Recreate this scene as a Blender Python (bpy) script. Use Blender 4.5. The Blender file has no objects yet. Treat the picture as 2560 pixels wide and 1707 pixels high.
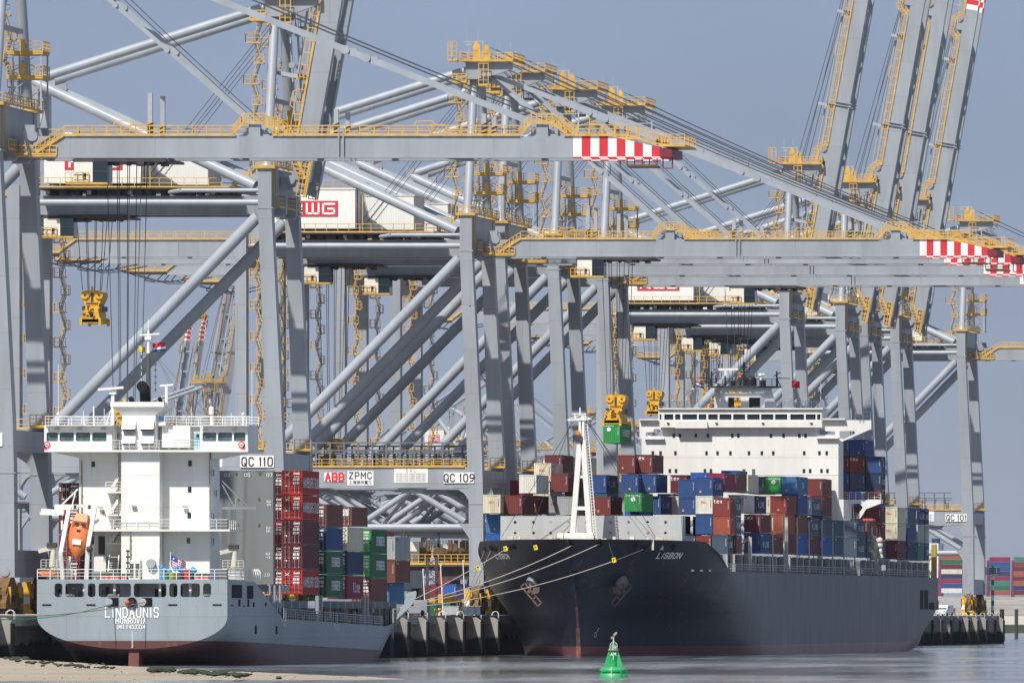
import bpy, math, random
from mathutils import Vector, Matrix
random.seed(7)
R = math.radians
S = bpy.context.scene
C = S.collection
# ------------------------------------------------------------------ camera
F = 28444.0            # focal length in photo pixels (400 mm lens)
VX, VY = 5455.0, 1540.0
cam = bpy.data.cameras.new('camera')
co = bpy.data.objects.new('camera', cam); C.objects.link(co)
cam.sensor_width = 36.0; cam.lens = F / 2560 * 36.0
cam.clip_start = 5; cam.clip_end = 60000
cam.shift_x = -(VX - 1280) / 2560; cam.shift_y = (VY - 853.5) / 2560
co.location = (0, 0, 0); co.rotation_euler = (R(90), 0, 0)
S.camera = co
# ------------------------------------------------------------------ light
SUN = Vector((-0.354, -1.0, 1.32)).normalized()
w = bpy.data.worlds.new('World'); S.world = w; w.use_nodes = True
nt = w.node_tree; N = nt.nodes; L = nt.links
bg = N['Background']
sky = N.new('ShaderNodeTexSky'); sky.sky_type = 'NISHITA'; sky.sun_disc = False
sky.sun_elevation = math.asin(SUN.z); sky.sun_rotation = math.atan2(SUN.x, SUN.y)
sky.air_density = 1.0; sky.dust_density = 1.2; sky.ozone_density = 1.5
tc = N.new('ShaderNodeTexCoord'); sp = N.new('ShaderNodeSeparateXYZ'); L.new(tc.outputs['Generated'], sp.inputs[0])
cr = N.new('ShaderNodeValToRGB'); L.new(sp.outputs['Z'], cr.inputs[0])
e = cr.color_ramp.elements
e[0].position = 0.0; e[0].color = (0.360, 0.395, 0.475, 1)
e[1].position = 0.056; e[1].color = (0.290, 0.372, 0.522, 1)
n2 = cr.color_ramp.elements.new(0.02); n2.color = (0.325, 0.380, 0.490, 1)
n3 = cr.color_ramp.elements.new(0.22); n3.color = (0.40, 0.46, 0.58, 1)
# a cloud bank low over the horizon, clear Nishita sky above it
fac = N.new('ShaderNodeMapRange'); L.new(sp.outputs['Z'], fac.inputs[0])
fac.inputs[1].default_value = 0.15; fac.inputs[2].default_value = 0.45
sc = N.new('ShaderNodeVectorMath'); sc.operation = 'SCALE'; L.new(cr.outputs[0], sc.inputs[0]); sc.inputs['Scale'].default_value = 10.0
cmp_ = N.new('ShaderNodeMapping'); L.new(tc.outputs['Generated'], cmp_.inputs[0]); cmp_.inputs['Scale'].default_value = (9, 9, 38)
cn = N.new('ShaderNodeTexNoise'); L.new(cmp_.outputs[0], cn.inputs[0]); cn.inputs['Scale'].default_value = 1.6; cn.inputs['Detail'].default_value = 5; cn.inputs['Roughness'].default_value = 0.5
cv = N.new('ShaderNodeMapRange'); L.new(cn.outputs[0], cv.inputs[0]); cv.inputs[1].default_value = 0.3; cv.inputs[2].default_value = 0.7; cv.inputs[3].default_value = 0.93; cv.inputs[4].default_value = 1.07
cs = N.new('ShaderNodeVectorMath'); cs.operation = 'SCALE'; L.new(sc.outputs[0], cs.inputs[0]); L.new(cv.outputs[0], cs.inputs['Scale'])
mx = N.new('ShaderNodeMix'); mx.data_type = 'RGBA'; L.new(fac.outputs[0], mx.inputs[0])
L.new(cs.outputs[0], mx.inputs[6]); L.new(sky.outputs[0], mx.inputs[7])
L.new(mx.outputs[2], bg.inputs[0]); bg.inputs[1].default_value = 0.1
sl = bpy.data.lights.new('sun', 'SUN'); sl.energy = 5.0; sl.angle = R(0.7); sl.color = (1.0, 0.955, 0.88)
so = bpy.data.objects.new('sun', sl); C.objects.link(so); so.rotation_euler = SUN.to_track_quat('Z', 'Y').to_euler()
S.view_settings.view_transform = 'Standard'; S.view_settings.look = 'None'
S.view_settings.exposure = 0.0; S.view_settings.gamma = 1.0
S.render.engine = 'CYCLES'
# ------------------------------------------------------------------ helpers
def P(x, y, Z): return Vector(((x - VX) * Z / F, Z, (VY - y) * Z / F))
MAT = {}
def mat(name, col, rough=0.5, dirt=0.15, scale=0.4, streak=0.0, metal=0.0, dcol=None, spec=0.5):
    if name in MAT: return MAT[name]
    m = bpy.data.materials.new(name); m.use_nodes = True; MAT[name] = m
    t = m.node_tree; n = t.nodes; l = t.links; b = n['Principled BSDF']
    b.inputs['Roughness'].default_value = rough; b.inputs['Metallic'].default_value = metal
    b.inputs['Specular IOR Level'].default_value = spec
    c = (*col, 1)
    if dirt <= 0: b.inputs['Base Color'].default_value = c; return m
    g = n.new('ShaderNodeNewGeometry'); mp = n.new('ShaderNodeMapping'); l.new(g.outputs['Position'], mp.inputs[0])
    mp.inputs['Scale'].default_value = (scale, scale, scale * (0.16 if streak else 0.7))
    no = n.new('ShaderNodeTexNoise'); l.new(mp.outputs[0], no.inputs[0]); no.inputs['Scale'].default_value = 1.0
    no.inputs['Detail'].default_value = 8; no.inputs['Roughness'].default_value = 0.65
    rp = n.new('ShaderNodeValToRGB'); l.new(no.outputs[0], rp.inputs[0])
    rp.color_ramp.elements[0].position = 0.38; rp.color_ramp.elements[1].position = 0.66
    mr = n.new('ShaderNodeMath'); mr.operation = 'MULTIPLY'; l.new(rp.outputs[0], mr.inputs[0]); mr.inputs[1].default_value = dirt
    mi = n.new('ShaderNodeMix'); mi.data_type = 'RGBA'; l.new(mr.outputs[0], mi.inputs[0])
    mi.inputs[6].default_value = c
    mi.inputs[7].default_value = (*(dcol or (col[0] * .45, col[1] * .42, col[2] * .38)), 1)
    l.new(mi.outputs[2], b.inputs['Base Color'])
    return m
def seams(m, w_, h_, amt=.25, line=.012, alt=0):
    """plate seams: thin dark weld lines and slightly different plates"""
    t = m.node_tree; n = t.nodes; l = t.links; b = n['Principled BSDF']; src = b.inputs['Base Color'].links[0].from_socket
    g = n.new('ShaderNodeNewGeometry'); s_ = n.new('ShaderNodeSeparateXYZ'); l.new(g.outputs['Position'], s_.inputs[0])
    a = n.new('ShaderNodeMath'); a.operation = 'ADD'; l.new(s_.outputs['X'], a.inputs[0]); l.new(s_.outputs['Y'], a.inputs[1])
    c = n.new('ShaderNodeCombineXYZ'); l.new(a.outputs[0], c.inputs[0]); l.new(s_.outputs['Z'], c.inputs[1])
    k = n.new('ShaderNodeTexBrick'); l.new(c.outputs[0], k.inputs[0]); k.inputs['Scale'].default_value = 1.0; k.inputs['Brick Width'].default_value = w_; k.inputs['Row Height'].default_value = h_
    k.inputs['Mortar Size'].default_value = line * 2; k.inputs['Mortar Smooth'].default_value = .6; k.inputs['Color1'].default_value = (1, 1, 1, 1); k.inputs['Color2'].default_value = (.93, .93, .93, 1); k.inputs['Mortar'].default_value = (1 - amt,) * 3 + (1,)
    x = n.new('ShaderNodeMix'); x.data_type = 'RGBA'; x.blend_type = 'MULTIPLY'; x.inputs[0].default_value = 1; l.new(src, x.inputs[6]); l.new(k.outputs[0], x.inputs[7]); l.new(x.outputs[2], b.inputs['Base Color'])
    return m
def rust(m, amt=.5, thr=.60, sx=.55, sz=.05, col=(.15, .065, .035)):
    """narrow run-down rust and grime streaks"""
    t = m.node_tree; n = t.nodes; l = t.links; b = n['Principled BSDF']; src = b.inputs['Base Color'].links[0].from_socket
    g = n.new('ShaderNodeNewGeometry'); mp = n.new('ShaderNodeMapping'); l.new(g.outputs['Position'], mp.inputs[0]); mp.inputs['Scale'].default_value = (sx, sx, sz)
    q = n.new('ShaderNodeTexNoise'); l.new(mp.outputs[0], q.inputs[0]); q.inputs['Scale'].default_value = 1.7; q.inputs['Detail'].default_value = 6; q.inputs['Roughness'].default_value = .7
    r = n.new('ShaderNodeMapRange'); l.new(q.outputs[0], r.inputs[0]); r.inputs[1].default_value = thr; r.inputs[2].default_value = thr + .09; r.inputs[3].default_value = 0; r.inputs[4].default_value = amt
    x = n.new('ShaderNodeMix'); x.data_type = 'RGBA'; l.new(r.outputs[0], x.inputs[0]); l.new(src, x.inputs[6]); x.inputs[7].default_value = (*col, 1); l.new(x.outputs[2], b.inputs['Base Color'])
    return m
GREY = seams(mat('crane_paint', (0.345, 0.375, 0.41), 0.45, 0.35, 0.3, 1), 9, 6, .22, .03)
GREYD = mat('crane_tube_paint', (0.37, 0.405, 0.45), 0.42, 0.32, 0.35, 1)
YEL = mat('yellow_paint', (0.72, 0.43, 0.085), 0.5, 0.5, 0.9)
YELD = mat('yellow_machine', (0.82, 0.45, 0.02), 0.5, 0.4, 1.6, dcol=(.12, .06, .02))
RED = mat('red_paint', (0.62, 0.03, 0.045), 0.5, 0.15)
WHT = mat('white_paint', (0.80, 0.80, 0.77), 0.5, 0.10, 0.5, 1)
CRM = mat('cream_sheet', (0.78, 0.76, 0.69), 0.55, 0.12, 0.5, 1)
SHIPW = seams(mat('ship_white', (0.86, 0.86, 0.82), 0.45, 0.22, 0.45, 1, dcol=(.50, .44, .36)), 7, 2.9, .16, .02)
BLK = mat('black_rubber', (0.010, 0.010, 0.012), 0.75, 0.3, spec=.15)
DRK = mat('dark_machinery', (0.035, 0.036, 0.042), 0.6, 0.5, 1.5, dcol=(.10, .07, .05))
STEEL = mat('galvanised_steel', (0.42, 0.44, 0.46), 0.4, 0.3, 1)
ROPE = mat('steel_rope', (0.05, 0.055, 0.07), 0.6, 0)
GLS = mat('window_glass', (0.02, 0.035, 0.045), 0.08, 0)
GLB = mat('pale_glass', (0.13, 0.21, 0.22), 0.08, 0.9, .8, dcol=(.04, .06, .07))
BRN = mat('rusty_brown', (0.11, 0.06, 0.03), 0.7, 0.6, 1.5, dcol=(.2, .12, .05))
INK = mat('black_lettering', (0.02, 0.02, 0.02), 0.6, 0)
PWH = mat('white_lettering', (0.82, 0.82, 0.80), 0.6, 0)
PRED = mat('red_lettering', (0.70, 0.03, 0.03), 0.6, 0)
LGR = mat('grey_lettering', (0.45, 0.45, 0.45), 0.6, 0)

rust(GREY, .22, .62, .8, .06, (.16, .13, .10)); rust(SHIPW, .30, .64, .9, .07, (.42, .30, .18)); rust(YEL, .4, .60, 1.5, .5, (.25, .12, .04))
class MB:
    def __init__(s): s.v = []; s.f = []; s.mi = []; s.sm = []; s.m = 0; s.pr = []
    def shift(s, dx, dz): s.v = [(x + dx, y, z + dz) for x, y, z in s.v]
    def add(s, vs, fs, sm=False):
        o = len(s.v); s.v += [tuple(q) for q in vs]; s.pr.append((o, len(s.v), len(s.f), len(s.f) + len(fs)))
        for a in fs: s.f.append([o + i for i in a]); s.mi.append(s.m); s.sm.append(sm)
    def box(s, x0, x1, y0, y1, z0, z1, m=None):
        if m is not None: s.m = m
        s.add([(x0, y0, z0), (x1, y0, z0), (x1, y1, z0), (x0, y1, z0), (x0, y0, z1), (x1, y0, z1), (x1, y1, z1), (x0, y1, z1)],
              [(0, 3, 2, 1), (4, 5, 6, 7), (0, 1, 5, 4), (1, 2, 6, 5), (2, 3, 7, 6), (3, 0, 4, 7)])
    def loft(s, rings, cap=True, sm=False, close=True):
        n = len(rings[0]); vs = [q for r in rings for q in r]; fs = []
        for i in range(len(rings) - 1):
            for j in range(n if close else n - 1):
                k = (j + 1) % n; fs.append((i * n + j, i * n + k, (i + 1) * n + k, (i + 1) * n + j))
        s.add(vs, fs, sm)
        if cap: s.add(rings[0], [tuple(range(n))[::-1]]); s.add(rings[-1], [tuple(range(n))])
    def _fr(s, p, q):
        p = Vector(p); q = Vector(q); d = q - p
        if d.length < 1e-6: d = Vector((0, 0, 1))
        d.normalize()
        up = Vector((0, 0, 1)) if abs(d.z) < 0.95 else Vector((0, 1, 0))
        a = d.cross(up).normalized(); b = a.cross(d).normalized(); return p, q, a, b
    def tube(s, p, q, r, n=12, r2=None, cap=True, m=None):
        if m is not None: s.m = m
        r2 = r if r2 is None else r2; p, q, a, b = s._fr(p, q)
        ra = []; rb = []
        for i in range(n):
            t = 2 * math.pi * i / n; o = a * math.cos(t) + b * math.sin(t); ra.append(p + o * r); rb.append(q + o * r2)
        s.loft([ra, rb], cap, True)
    def bar(s, p, q, w, h=None, m=None):
        if m is not None: s.m = m
        h = h or w; p, q, a, b = s._fr(p, q); w *= .5; h *= .5
        s.loft([[p + a * w + b * h, p - a * w + b * h, p - a * w - b * h, p + a * w - b * h],
                [q + a * w + b * h, q - a * w + b * h, q - a * w - b * h, q + a * w - b * h]])
    def poly(s, pts, w, closed=False):
        for i in range(len(pts) - 1): s.bar(pts[i], pts[i + 1], w)
    def prism(s, xz, y0, y1, m=None):
        if m is not None: s.m = m
        s.loft([[(x, y0, z) for x, z in xz], [(x, y1, z) for x, z in xz]])
    def prismx(s, yz, x0, x1, m=None):
        if m is not None: s.m = m
        s.loft([[(x0, y, z) for y, z in yz], [(x1, y, z) for y, z in yz]])
    def rev(s, prof, c=(0, 0, 0), n=20, m=None):
        if m is not None: s.m = m
        s.loft([[(c[0] + r * math.cos(2 * math.pi * i / n), c[1] + r * math.sin(2 * math.pi * i / n), c[2] + z) for i in range(n)] for r, z in prof], True, True)
    def ball(s, c, r, n=10, sq=1.0, m=None):
        if m is not None: s.m = m
        s.rev([(max(.01, r * math.sin(math.pi * k / 8)), -r * sq * math.cos(math.pi * k / 8)) for k in range(9)], c, n)
    def rail(s, pts, h=1.1, sp=1.9, t=0.09, toe=0.2, mid=1, m=None):
        if m is not None: s.m = m
        for i in range(len(pts) - 1):
            a = Vector(pts[i]); b = Vector(pts[i + 1]); up = Vector((0, 0, h))
            s.bar(a + up, b + up, t); 
            for k in range(mid): s.bar(a + up * (k + 1) / (mid + 1), b + up * (k + 1) / (mid + 1), t * .7)
            if toe: s.bar(a + Vector((0, 0, toe * .5)), b + Vector((0, 0, toe * .5)), .06, toe)
            n = max(1, round((b - a).length / sp))
            for k in range(n + (i == len(pts) - 2)):
                q = a.lerp(b, k / n); s.bar(q, q + up, t)
    def zig(s, x0, x1, y, z0, z1, fh=2.4, t=.09, wd=.8, lean=(0, 0)):
        """zigzag stair: grey flights between railed yellow landings (material 0 yellow, 1 steel)"""
        n = max(1, round((z1 - z0) / fh)); fh = (z1 - z0) / n; w_ = x1 - x0
        for k in range(n):
            f = k / n; ox = lean[0] * f; oy = lean[1] * f; za = z0 + k * fh; zb = za + fh; up = k % 2 == 0
            xa, xb = (x0 + w_ * .42, x0 + w_ * .78) if up else (x0 + w_ * .78, x0 + w_ * .42)
            s.m = 1
            a = Vector((xa + ox, y + oy, za)); b = Vector((xb + ox, y + oy, zb))
            s.bar(a, b, .05, .2); s.bar(a + Vector((0, wd, 0)), b + Vector((0, wd, 0)), .05, .2)
            for q in range(1, 9): c = a.lerp(b, q / 9.0); s.bar(c, c + Vector((0, wd, 0)), .2, .045)
            s.m = 0
            s.bar(a + Vector((0, 0, .95)), b + Vector((0, 0, .95)), t * .7); s.bar(a + Vector((0, wd, .95)), b + Vector((0, wd, .95)), t * .6)
            for q in range(0, 3): c = a.lerp(b, q / 2.0); s.bar(c, c + Vector((0, 0, .95)), t * .5)
            xl, xr = (x0 + w_ * .5, x1) if up else (x0, x0 + w_ * .8)
            s.box(xl + ox, xr + ox, y - .1 + oy, y + wd + .1 + oy, zb - .14, zb)
            s.rail([(xl + ox, y - .1 + oy, zb), (xr + ox, y - .1 + oy, zb)], 1.05, .9, t * .7, 0)
            xe = (x1 if up else x0) + ox
            s.rail([(xe, y - .1 + oy, zb), (xe, y + wd + oy, zb)], 1.05, .9, t * .7, 0)
    def split(s, name, mats, parent=None, loc=None, rot=None, gap=.35):
        """build each group of touching primitives as an object of its own"""
        bb = []
        for a, c, d, e_ in s.pr:
            vs = s.v[a:c]; bb.append(([min(q[i] for q in vs) - gap / 2 for i in range(3)], [max(q[i] for q in vs) + gap / 2 for i in range(3)]))
        g = list(range(len(bb)))
        def fd(i):
            while g[i] != i: i = g[i]
            return i
        for i in range(len(bb)):
            for j in range(i):
                if all(bb[i][0][k] <= bb[j][1][k] and bb[j][0][k] <= bb[i][1][k] for k in range(3)): g[fd(i)] = fd(j)
        out = []
        for r_ in sorted(set(fd(i) for i in range(len(bb)))):
            q = MB()
            for i in range(len(bb)):
                if fd(i) != r_: continue
                a, c, d, e_ = s.pr[i]; o = len(q.v); q.v += s.v[a:c]
                for k in range(d, e_): q.f.append([v - a + o for v in s.f[k]]); q.mi.append(s.mi[k]); q.sm.append(s.sm[k])
            out.append(q.build(name, mats, parent, loc, rot))
        return out[0]
    def build(s, name, mats, parent=None, loc=None, rot=None):
        me = bpy.data.meshes.new(name); me.from_pydata(s.v, [], s.f)
        if not isinstance(mats, (list, tuple)): mats = [mats]
        for q in mats: me.materials.append(q)
        k = len(mats) - 1
        me.polygons.foreach_set('material_index', [min(q, k) for q in s.mi]); me.polygons.foreach_set('use_smooth', s.sm)
        me.update()
        o = bpy.data.objects.new(name, me); C.objects.link(o)
        if parent: o.parent = parent
        if loc: o.location = loc
        if rot: o.rotation_euler = rot
        return o
def tag(o, label=None, cat=None, group=None, kind=None):
    if label: o['label'] = label
    if cat: o['category'] = cat
    if group: o['group'] = group
    if kind: o['kind'] = kind
    return o
def empty(name, loc=(0, 0, 0), label=None, cat=None, group=None, rot=None):
    o = bpy.data.objects.new(name, None); C.objects.link(o); o.location = loc
    if rot: o.rotation_euler = rot
    return tag(o, label, cat, group)
def copy_tree(o, parent=None, kids=None):
    c = o.copy(); C.objects.link(c); c.parent = parent
    for ch in (kids or KIDS).get(o.name, []): copy_tree(ch, c, kids)
    return c
KIDS = {}
def index_kids():
    KIDS.clear()
    for o in bpy.data.objects:
        if o.parent: KIDS.setdefault(o.parent.name, []).append(o)
def curve_mesh(cu):
    t = bpy.data.objects.new('tmp', cu); C.objects.link(t)
    dg = bpy.context.evaluated_depsgraph_get(); dg.update()
    me = bpy.data.meshes.new_from_object(t.evaluated_get(dg)); bpy.data.objects.remove(t)
    return me

SF = {'A': '0,0 .5,1 1,0|.2,.36 .8,.36', 'B': '.8,.5 0,.5 0,1 .8,1 1,.86 1,.64 .8,.5 1,.36 1,.14 .8,0 0,0 0,.5', 'C': '1,.2 .8,0 .2,0 0,.2 0,.8 .2,1 .8,1 1,.8', 'D': '0,0 0,1 .7,1 1,.75 1,.25 .7,0 0,0',
 'E': '1,0 0,0 0,1 1,1|0,.5 .8,.5', 'F': '0,0 0,1 1,1|0,.5 .8,.5', 'G': '1,.8 .8,1 .2,1 0,.8 0,.2 .2,0 .8,0 1,.2 1,.48 .55,.48', 'H': '0,0 0,1|1,0 1,1|0,.5 1,.5', 'I': '.5,0 .5,1', 'K': '0,0 0,1|1,1 0,.42|.3,.55 1,0',
 'L': '0,1 0,0 1,0', 'M': '0,0 0,1 .5,.4 1,1 1,0', 'N': '0,0 0,1 1,0 1,1', 'O': '.2,0 0,.2 0,.8 .2,1 .8,1 1,.8 1,.2 .8,0 .2,0', 'P': '0,0 0,1 .8,1 1,.85 1,.6 .8,.45 0,.45', 'Q': '.2,0 0,.2 0,.8 .2,1 .8,1 1,.8 1,.2 .8,0 .2,0|.6,.3 1,-.08',
 'R': '0,0 0,1 .8,1 1,.85 1,.63 .8,.48 0,.48|.45,.48 1,0', 'S': '1,.82 .8,1 .2,1 0,.82 0,.65 .2,.53 .8,.47 1,.35 1,.18 .8,0 .2,0 0,.18', 'T': '0,1 1,1|.5,1 .5,0', 'U': '0,1 0,.2 .2,0 .8,0 1,.2 1,1', 'V': '0,1 .5,0 1,1', 'W': '0,1 .25,0 .5,.6 .75,0 1,1', 'X': '0,0 1,1|0,1 1,0', 'Y': '0,1 .5,.5 1,1|.5,.5 .5,0', 'Z': '0,1 1,1 0,0 1,0',
 '0': '.2,0 0,.2 0,.8 .2,1 .8,1 1,.8 1,.2 .8,0 .2,0', '1': '.2,.78 .55,1 .55,0', '2': '0,.8 .2,1 .8,1 1,.8 1,.6 0,0 1,0', '3': '0,.85 .2,1 .8,1 1,.8 .8,.52 .4,.52|.8,.52 1,.25 .8,0 .2,0 0,.15', '4': '.8,0 .8,1 0,.3 1,.3', '5': '1,1 .1,1 0,.55 .7,.6 1,.4 1,.2 .8,0 .2,0 0,.15',
 '6': '.9,1 .3,.85 0,.4 0,.2 .2,0 .8,0 1,.2 1,.4 .8,.55 .1,.5', '7': '0,1 1,1 .4,0', '8': '.2,.53 0,.7 0,.85 .2,1 .8,1 1,.85 1,.7 .8,.53 .2,.53 0,.35 0,.15 .2,0 .8,0 1,.15 1,.35 .8,.53', '9': '.1,0 .7,.15 1,.6 1,.8 .8,1 .2,1 0,.8 0,.6 .2,.45 .9,.5',
 't': '.4,1 .4,.1 .6,0 .9,0|.05,.7 .85,.7', 'e': '.0,.38 1,.38 1,.55 .8,.7 .2,.7 0,.5 0,.2 .2,0 .9,0', 'x': '0,0 .95,.7|0,.7 .95,0', 'i': '.5,0 .5,.7', 'n': '0,0 0,.7|0,.5 .3,.7 .8,.7 1,.5 1,0'}
def stroke_mesh(body, size, sx, align, shear, bold, ext):
    H_ = size * .72; wd = H_ * .60 * sx; gap = H_ * .37 * sx; th = H_ * (.15 + bold * 2.2) * .5; vs = []; fs = []; x = 0
    for ch in body:
        if ch == ' ': x += wd * .8; continue
        w_ = wd * (.35 if ch in 'I1i' else (1.15 if ch in 'MW' else 1.0)); tx = min(1.0, sx) if sx < 1 else 1.0
        for pl in SF.get(ch, SF['O']).split('|'):
            pts = [tuple(float(q) for q in p_.split(',')) for p_ in pl.split()]
            pts = [(x + a_ * w_, b_ * H_ - H_ / 2) for a_, b_ in pts]
            for (ax, ay), (bx, by) in zip(pts, pts[1:]):
                d = math.hypot(bx - ax, by - ay) or 1e-6; ux, uy = (bx - ax) / d, (by - ay) / d; ax_, ay_, bx_, by_ = ax - ux * th * .8, ay - uy * th * .8, bx + ux * th * .8, by + uy * th * .8
                o = len(vs)
                for z_ in (0, ext):
                    for (px, py, s_) in ((ax_, ay_, -1), (bx_, by_, -1), (bx_, by_, 1), (ax_, ay_, 1)): vs.append((px - uy * th * s_, py + ux * th * s_, z_))
                fs += [(o, o + 3, o + 2, o + 1), (o + 4, o + 5, o + 6, o + 7)] + [(o + i, o + (i + 1) % 4, o + 4 + (i + 1) % 4, o + 4 + i) for i in range(4)]
                # tiny lift per stroke so that overlapping faces never share a plane
                lift = .0012 * (len(fs) % 7)
                for k in range(o, len(vs)): vs[k] = (vs[k][0], vs[k][1], vs[k][2] + lift)
        x += w_ + gap
    x -= gap; off = x / 2 if align == 'CENTER' else 0
    vs = [(a_ - off + shear * b_, b_, c_) for a_, b_, c_ in vs]
    me = bpy.data.meshes.new('letters'); me.from_pydata(vs, [], fs); me.update(); return me
TXT = {}
def text(name, body, material, size, parent, loc, facing='front', sx=1.0, rot=None, align='CENTER', ext=.015, shear=0, bold=0.0):
    key = (body, size, sx, align, shear, bold)
    if key not in TXT and all(ch in SF or ch == ' ' for ch in body):
        TXT[key] = stroke_mesh(body, size, sx, align, shear, bold, ext)
    if key not in TXT:
        cu = bpy.data.curves.new('t', 'FONT'); cu.body = body; cu.size = size; cu.align_x = align; cu.align_y = 'CENTER'
        cu.extrude = ext; cu.shear = shear; cu.resolution_u = 3; cu.offset = bold
        me = curve_mesh(cu)
        for v in me.vertices: v.co.x *= sx
        TXT[key] = me
    me = TXT[key].copy(); me.materials.clear(); me.materials.append(material)
    o = bpy.data.objects.new(name, me); C.objects.link(o); o.parent = parent; o.location = loc
    o.rotation_euler = rot or ((R(90), 0, 0) if facing == 'front' else (R(90), 0, R(90)))
    return o
def plate(name, outline, holes, y, thick, material, parent=None, circ=()):
    """a flat plate in the xz plane with real holes cut through it"""
    cu = bpy.data.curves.new('p', 'CURVE'); cu.dimensions = '2D'; cu.fill_mode = 'BOTH'; cu.extrude = thick / 2
    def sp_(pts):
        q = cu.splines.new('POLY'); q.points.add(len(pts) - 1)
        for i, (a, b) in enumerate(pts): q.points[i].co = (a, b, 0, 1)
        q.use_cyclic_u = True
    sp_(outline)
    for h in holes: sp_(h)
    for (cx, cz, r) in circ: sp_([(cx + r * math.cos(i * math.pi / 8), cz + r * math.sin(i * math.pi / 8)) for i in range(16)])
    me = curve_mesh(cu); me.materials.clear(); me.materials.append(material)
    for v in me.vertices: x_, z_, t_ = v.co; v.co = (x_, y - t_, z_)
    for p in me.polygons: p.use_smooth = False
    o = bpy.data.objects.new(name, me); C.objects.link(o); o.parent = parent
    return o
def rrect(x0, x1, z0, z1, r):
    o = []
    for cx, cz, a in ((x1 - r, z0 + r, -90), (x1 - r, z1 - r, 0), (x0 + r, z1 - r, 90), (x0 + r, z0 + r, 180)):
        for k in range(4): t = R(a + 30 * k); o.append((cx + r * math.cos(t), cz + r * math.sin(t)))
    return o
def cable(pts, sag=0.0, n=10):
    a, b = Vector(pts[0]), Vector(pts[1]); return [a.lerp(b, k / n) - Vector((0, 0, sag * 4 * (k / n) * (1 - k / n))) for k in range(n + 1)]
# ------------------------------------------------------------------ setting: water, sand, quay, far shore
WL = -5.2
def water_mat():
    m = bpy.data.materials.new('harbour_water'); m.use_nodes = True; t = m.node_tree; n = t.nodes; l = t.links; b = n['Principled BSDF']
    b.inputs['Base Color'].default_value = (0.17, 0.195, 0.22, 1); b.inputs['Roughness'].default_value = 0.16; b.inputs['IOR'].default_value = 1.33
    g = n.new('ShaderNodeNewGeometry')
    def noise(sx, sy, d):
        mp = n.new('ShaderNodeMapping'); l.new(g.outputs['Position'], mp.inputs[0]); mp.inputs['Scale'].default_value = (sx, sy, 1)
        q = n.new('ShaderNodeTexNoise'); l.new(mp.outputs[0], q.inputs[0]); q.inputs['Scale'].default_value = 1; q.inputs['Detail'].default_value = d; return q
    a = noise(.75, .11, 8); c = noise(.16, .022, 6)
    mu = n.new('ShaderNodeMath'); mu.operation = 'MULTIPLY_ADD'; l.new(c.outputs[0], mu.inputs[0]); mu.inputs[1].default_value = 1.6; l.new(a.outputs[0], mu.inputs[2])
    bp = n.new('ShaderNodeBump'); bp.inputs['Strength'].default_value = 1.0; bp.inputs['Distance'].default_value = 0.30
    pt = noise(.012, .007, 5); rp = n.new('ShaderNodeMapRange'); l.new(pt.outputs[0], rp.inputs[0]); rp.inputs[1].default_value = .38; rp.inputs[2].default_value = .62; rp.inputs[3].default_value = .05; rp.inputs[4].default_value = .14; l.new(rp.outputs[0], b.inputs['Roughness'])
    st_ = n.new('ShaderNodeMapRange'); l.new(pt.outputs[0], st_.inputs[0]); st_.inputs[1].default_value = .38; st_.inputs[2].default_value = .62; st_.inputs[3].default_value = .55; st_.inputs[4].default_value = 1.0; l.new(st_.outputs[0], bp.inputs['Strength'])
    fr = noise(.30, .045, 7); fa = n.new('ShaderNodeMath'); fa.operation = 'ADD'; l.new(c.outputs[0], fa.inputs[0]); l.new(fr.outputs[0], fa.inputs[1])
    cm = n.new('ShaderNodeMapRange'); l.new(fa.outputs[0], cm.inputs[0]); cm.inputs[1].default_value = .90; cm.inputs[2].default_value = 1.12
    cx = n.new('ShaderNodeMix'); cx.data_type = 'RGBA'; l.new(cm.outputs[0], cx.inputs[0]); cx.inputs[6].default_value = (.07, .085, .10, 1); cx.inputs[7].default_value = (.30, .33, .37, 1); l.new(cx.outputs[2], b.inputs['Base Color'])  # dark and light ripple reflections painted into the water colour by noise
    l.new(mu.outputs[0], bp.inputs['Height']); l.new(bp.outputs[0], b.inputs['Normal'])
    return m
b = MB(); b.add([(-9000, 300, WL), (9000, 300, WL), (9000, 50000, WL), (-9000, 50000, WL)], [(0, 1, 2, 3)])
tag(b.build('water', water_mat()), kind='structure')
# sand bar
SAND = mat('wet_sand', (0.42, 0.35, 0.26), 0.9, 0.6, 0.06, dcol=(.27, .23, .18))
b = MB(); NX, NY = 90, 26
crest = [(-200, 1150, -3.9), (0, 1122, -4.02), (95, 1085, -4.12), (160, 1060, -4.25), (344, 1010, -4.46), (536, 985, -4.66), (800, 962, -4.93), (930, 950, -5.03), (1060, 940, -5.3)]
rows = []
for i in range(NX + 1):
    px = -200 + 1260 * i / NX
    for k in range(len(crest) - 1):
        if crest[k][0] <= px <= crest[k + 1][0]: break
    f = (px - crest[k][0]) / (crest[k + 1][0] - crest[k][0]); Zc = crest[k][1] + f * (crest[k + 1][1] - crest[k][1]); zc = crest[k][2] + f * (crest[k + 1][2] - crest[k][2])
    zn = 880 + 45 * max(0, (px - 200) / 860.0); row = []
    for j in range(NY + 1):
        t = j / NY; Y = zn + t * (Zc + 22 - zn); X = (px - VX) * Zc / F + (Y - Zc) * 0.02
        if Y < Zc: u = (Y - zn) / (Zc - zn); z = -5.45 + (zc + 5.45) * (u ** .8)
        else: z = zc - (Y - Zc) * .055
        z += .035 * math.sin(X * .5 + Y * .13) * math.sin(Y * .07 + X * .21) + random.uniform(-.015, .015)
        row.append((X, Y, z))
    rows.append(row)
b.loft(rows, False, True, False)
tag(b.build('sand_bar', SAND), kind='structure')
b = MB(); random.seed(3)
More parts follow.
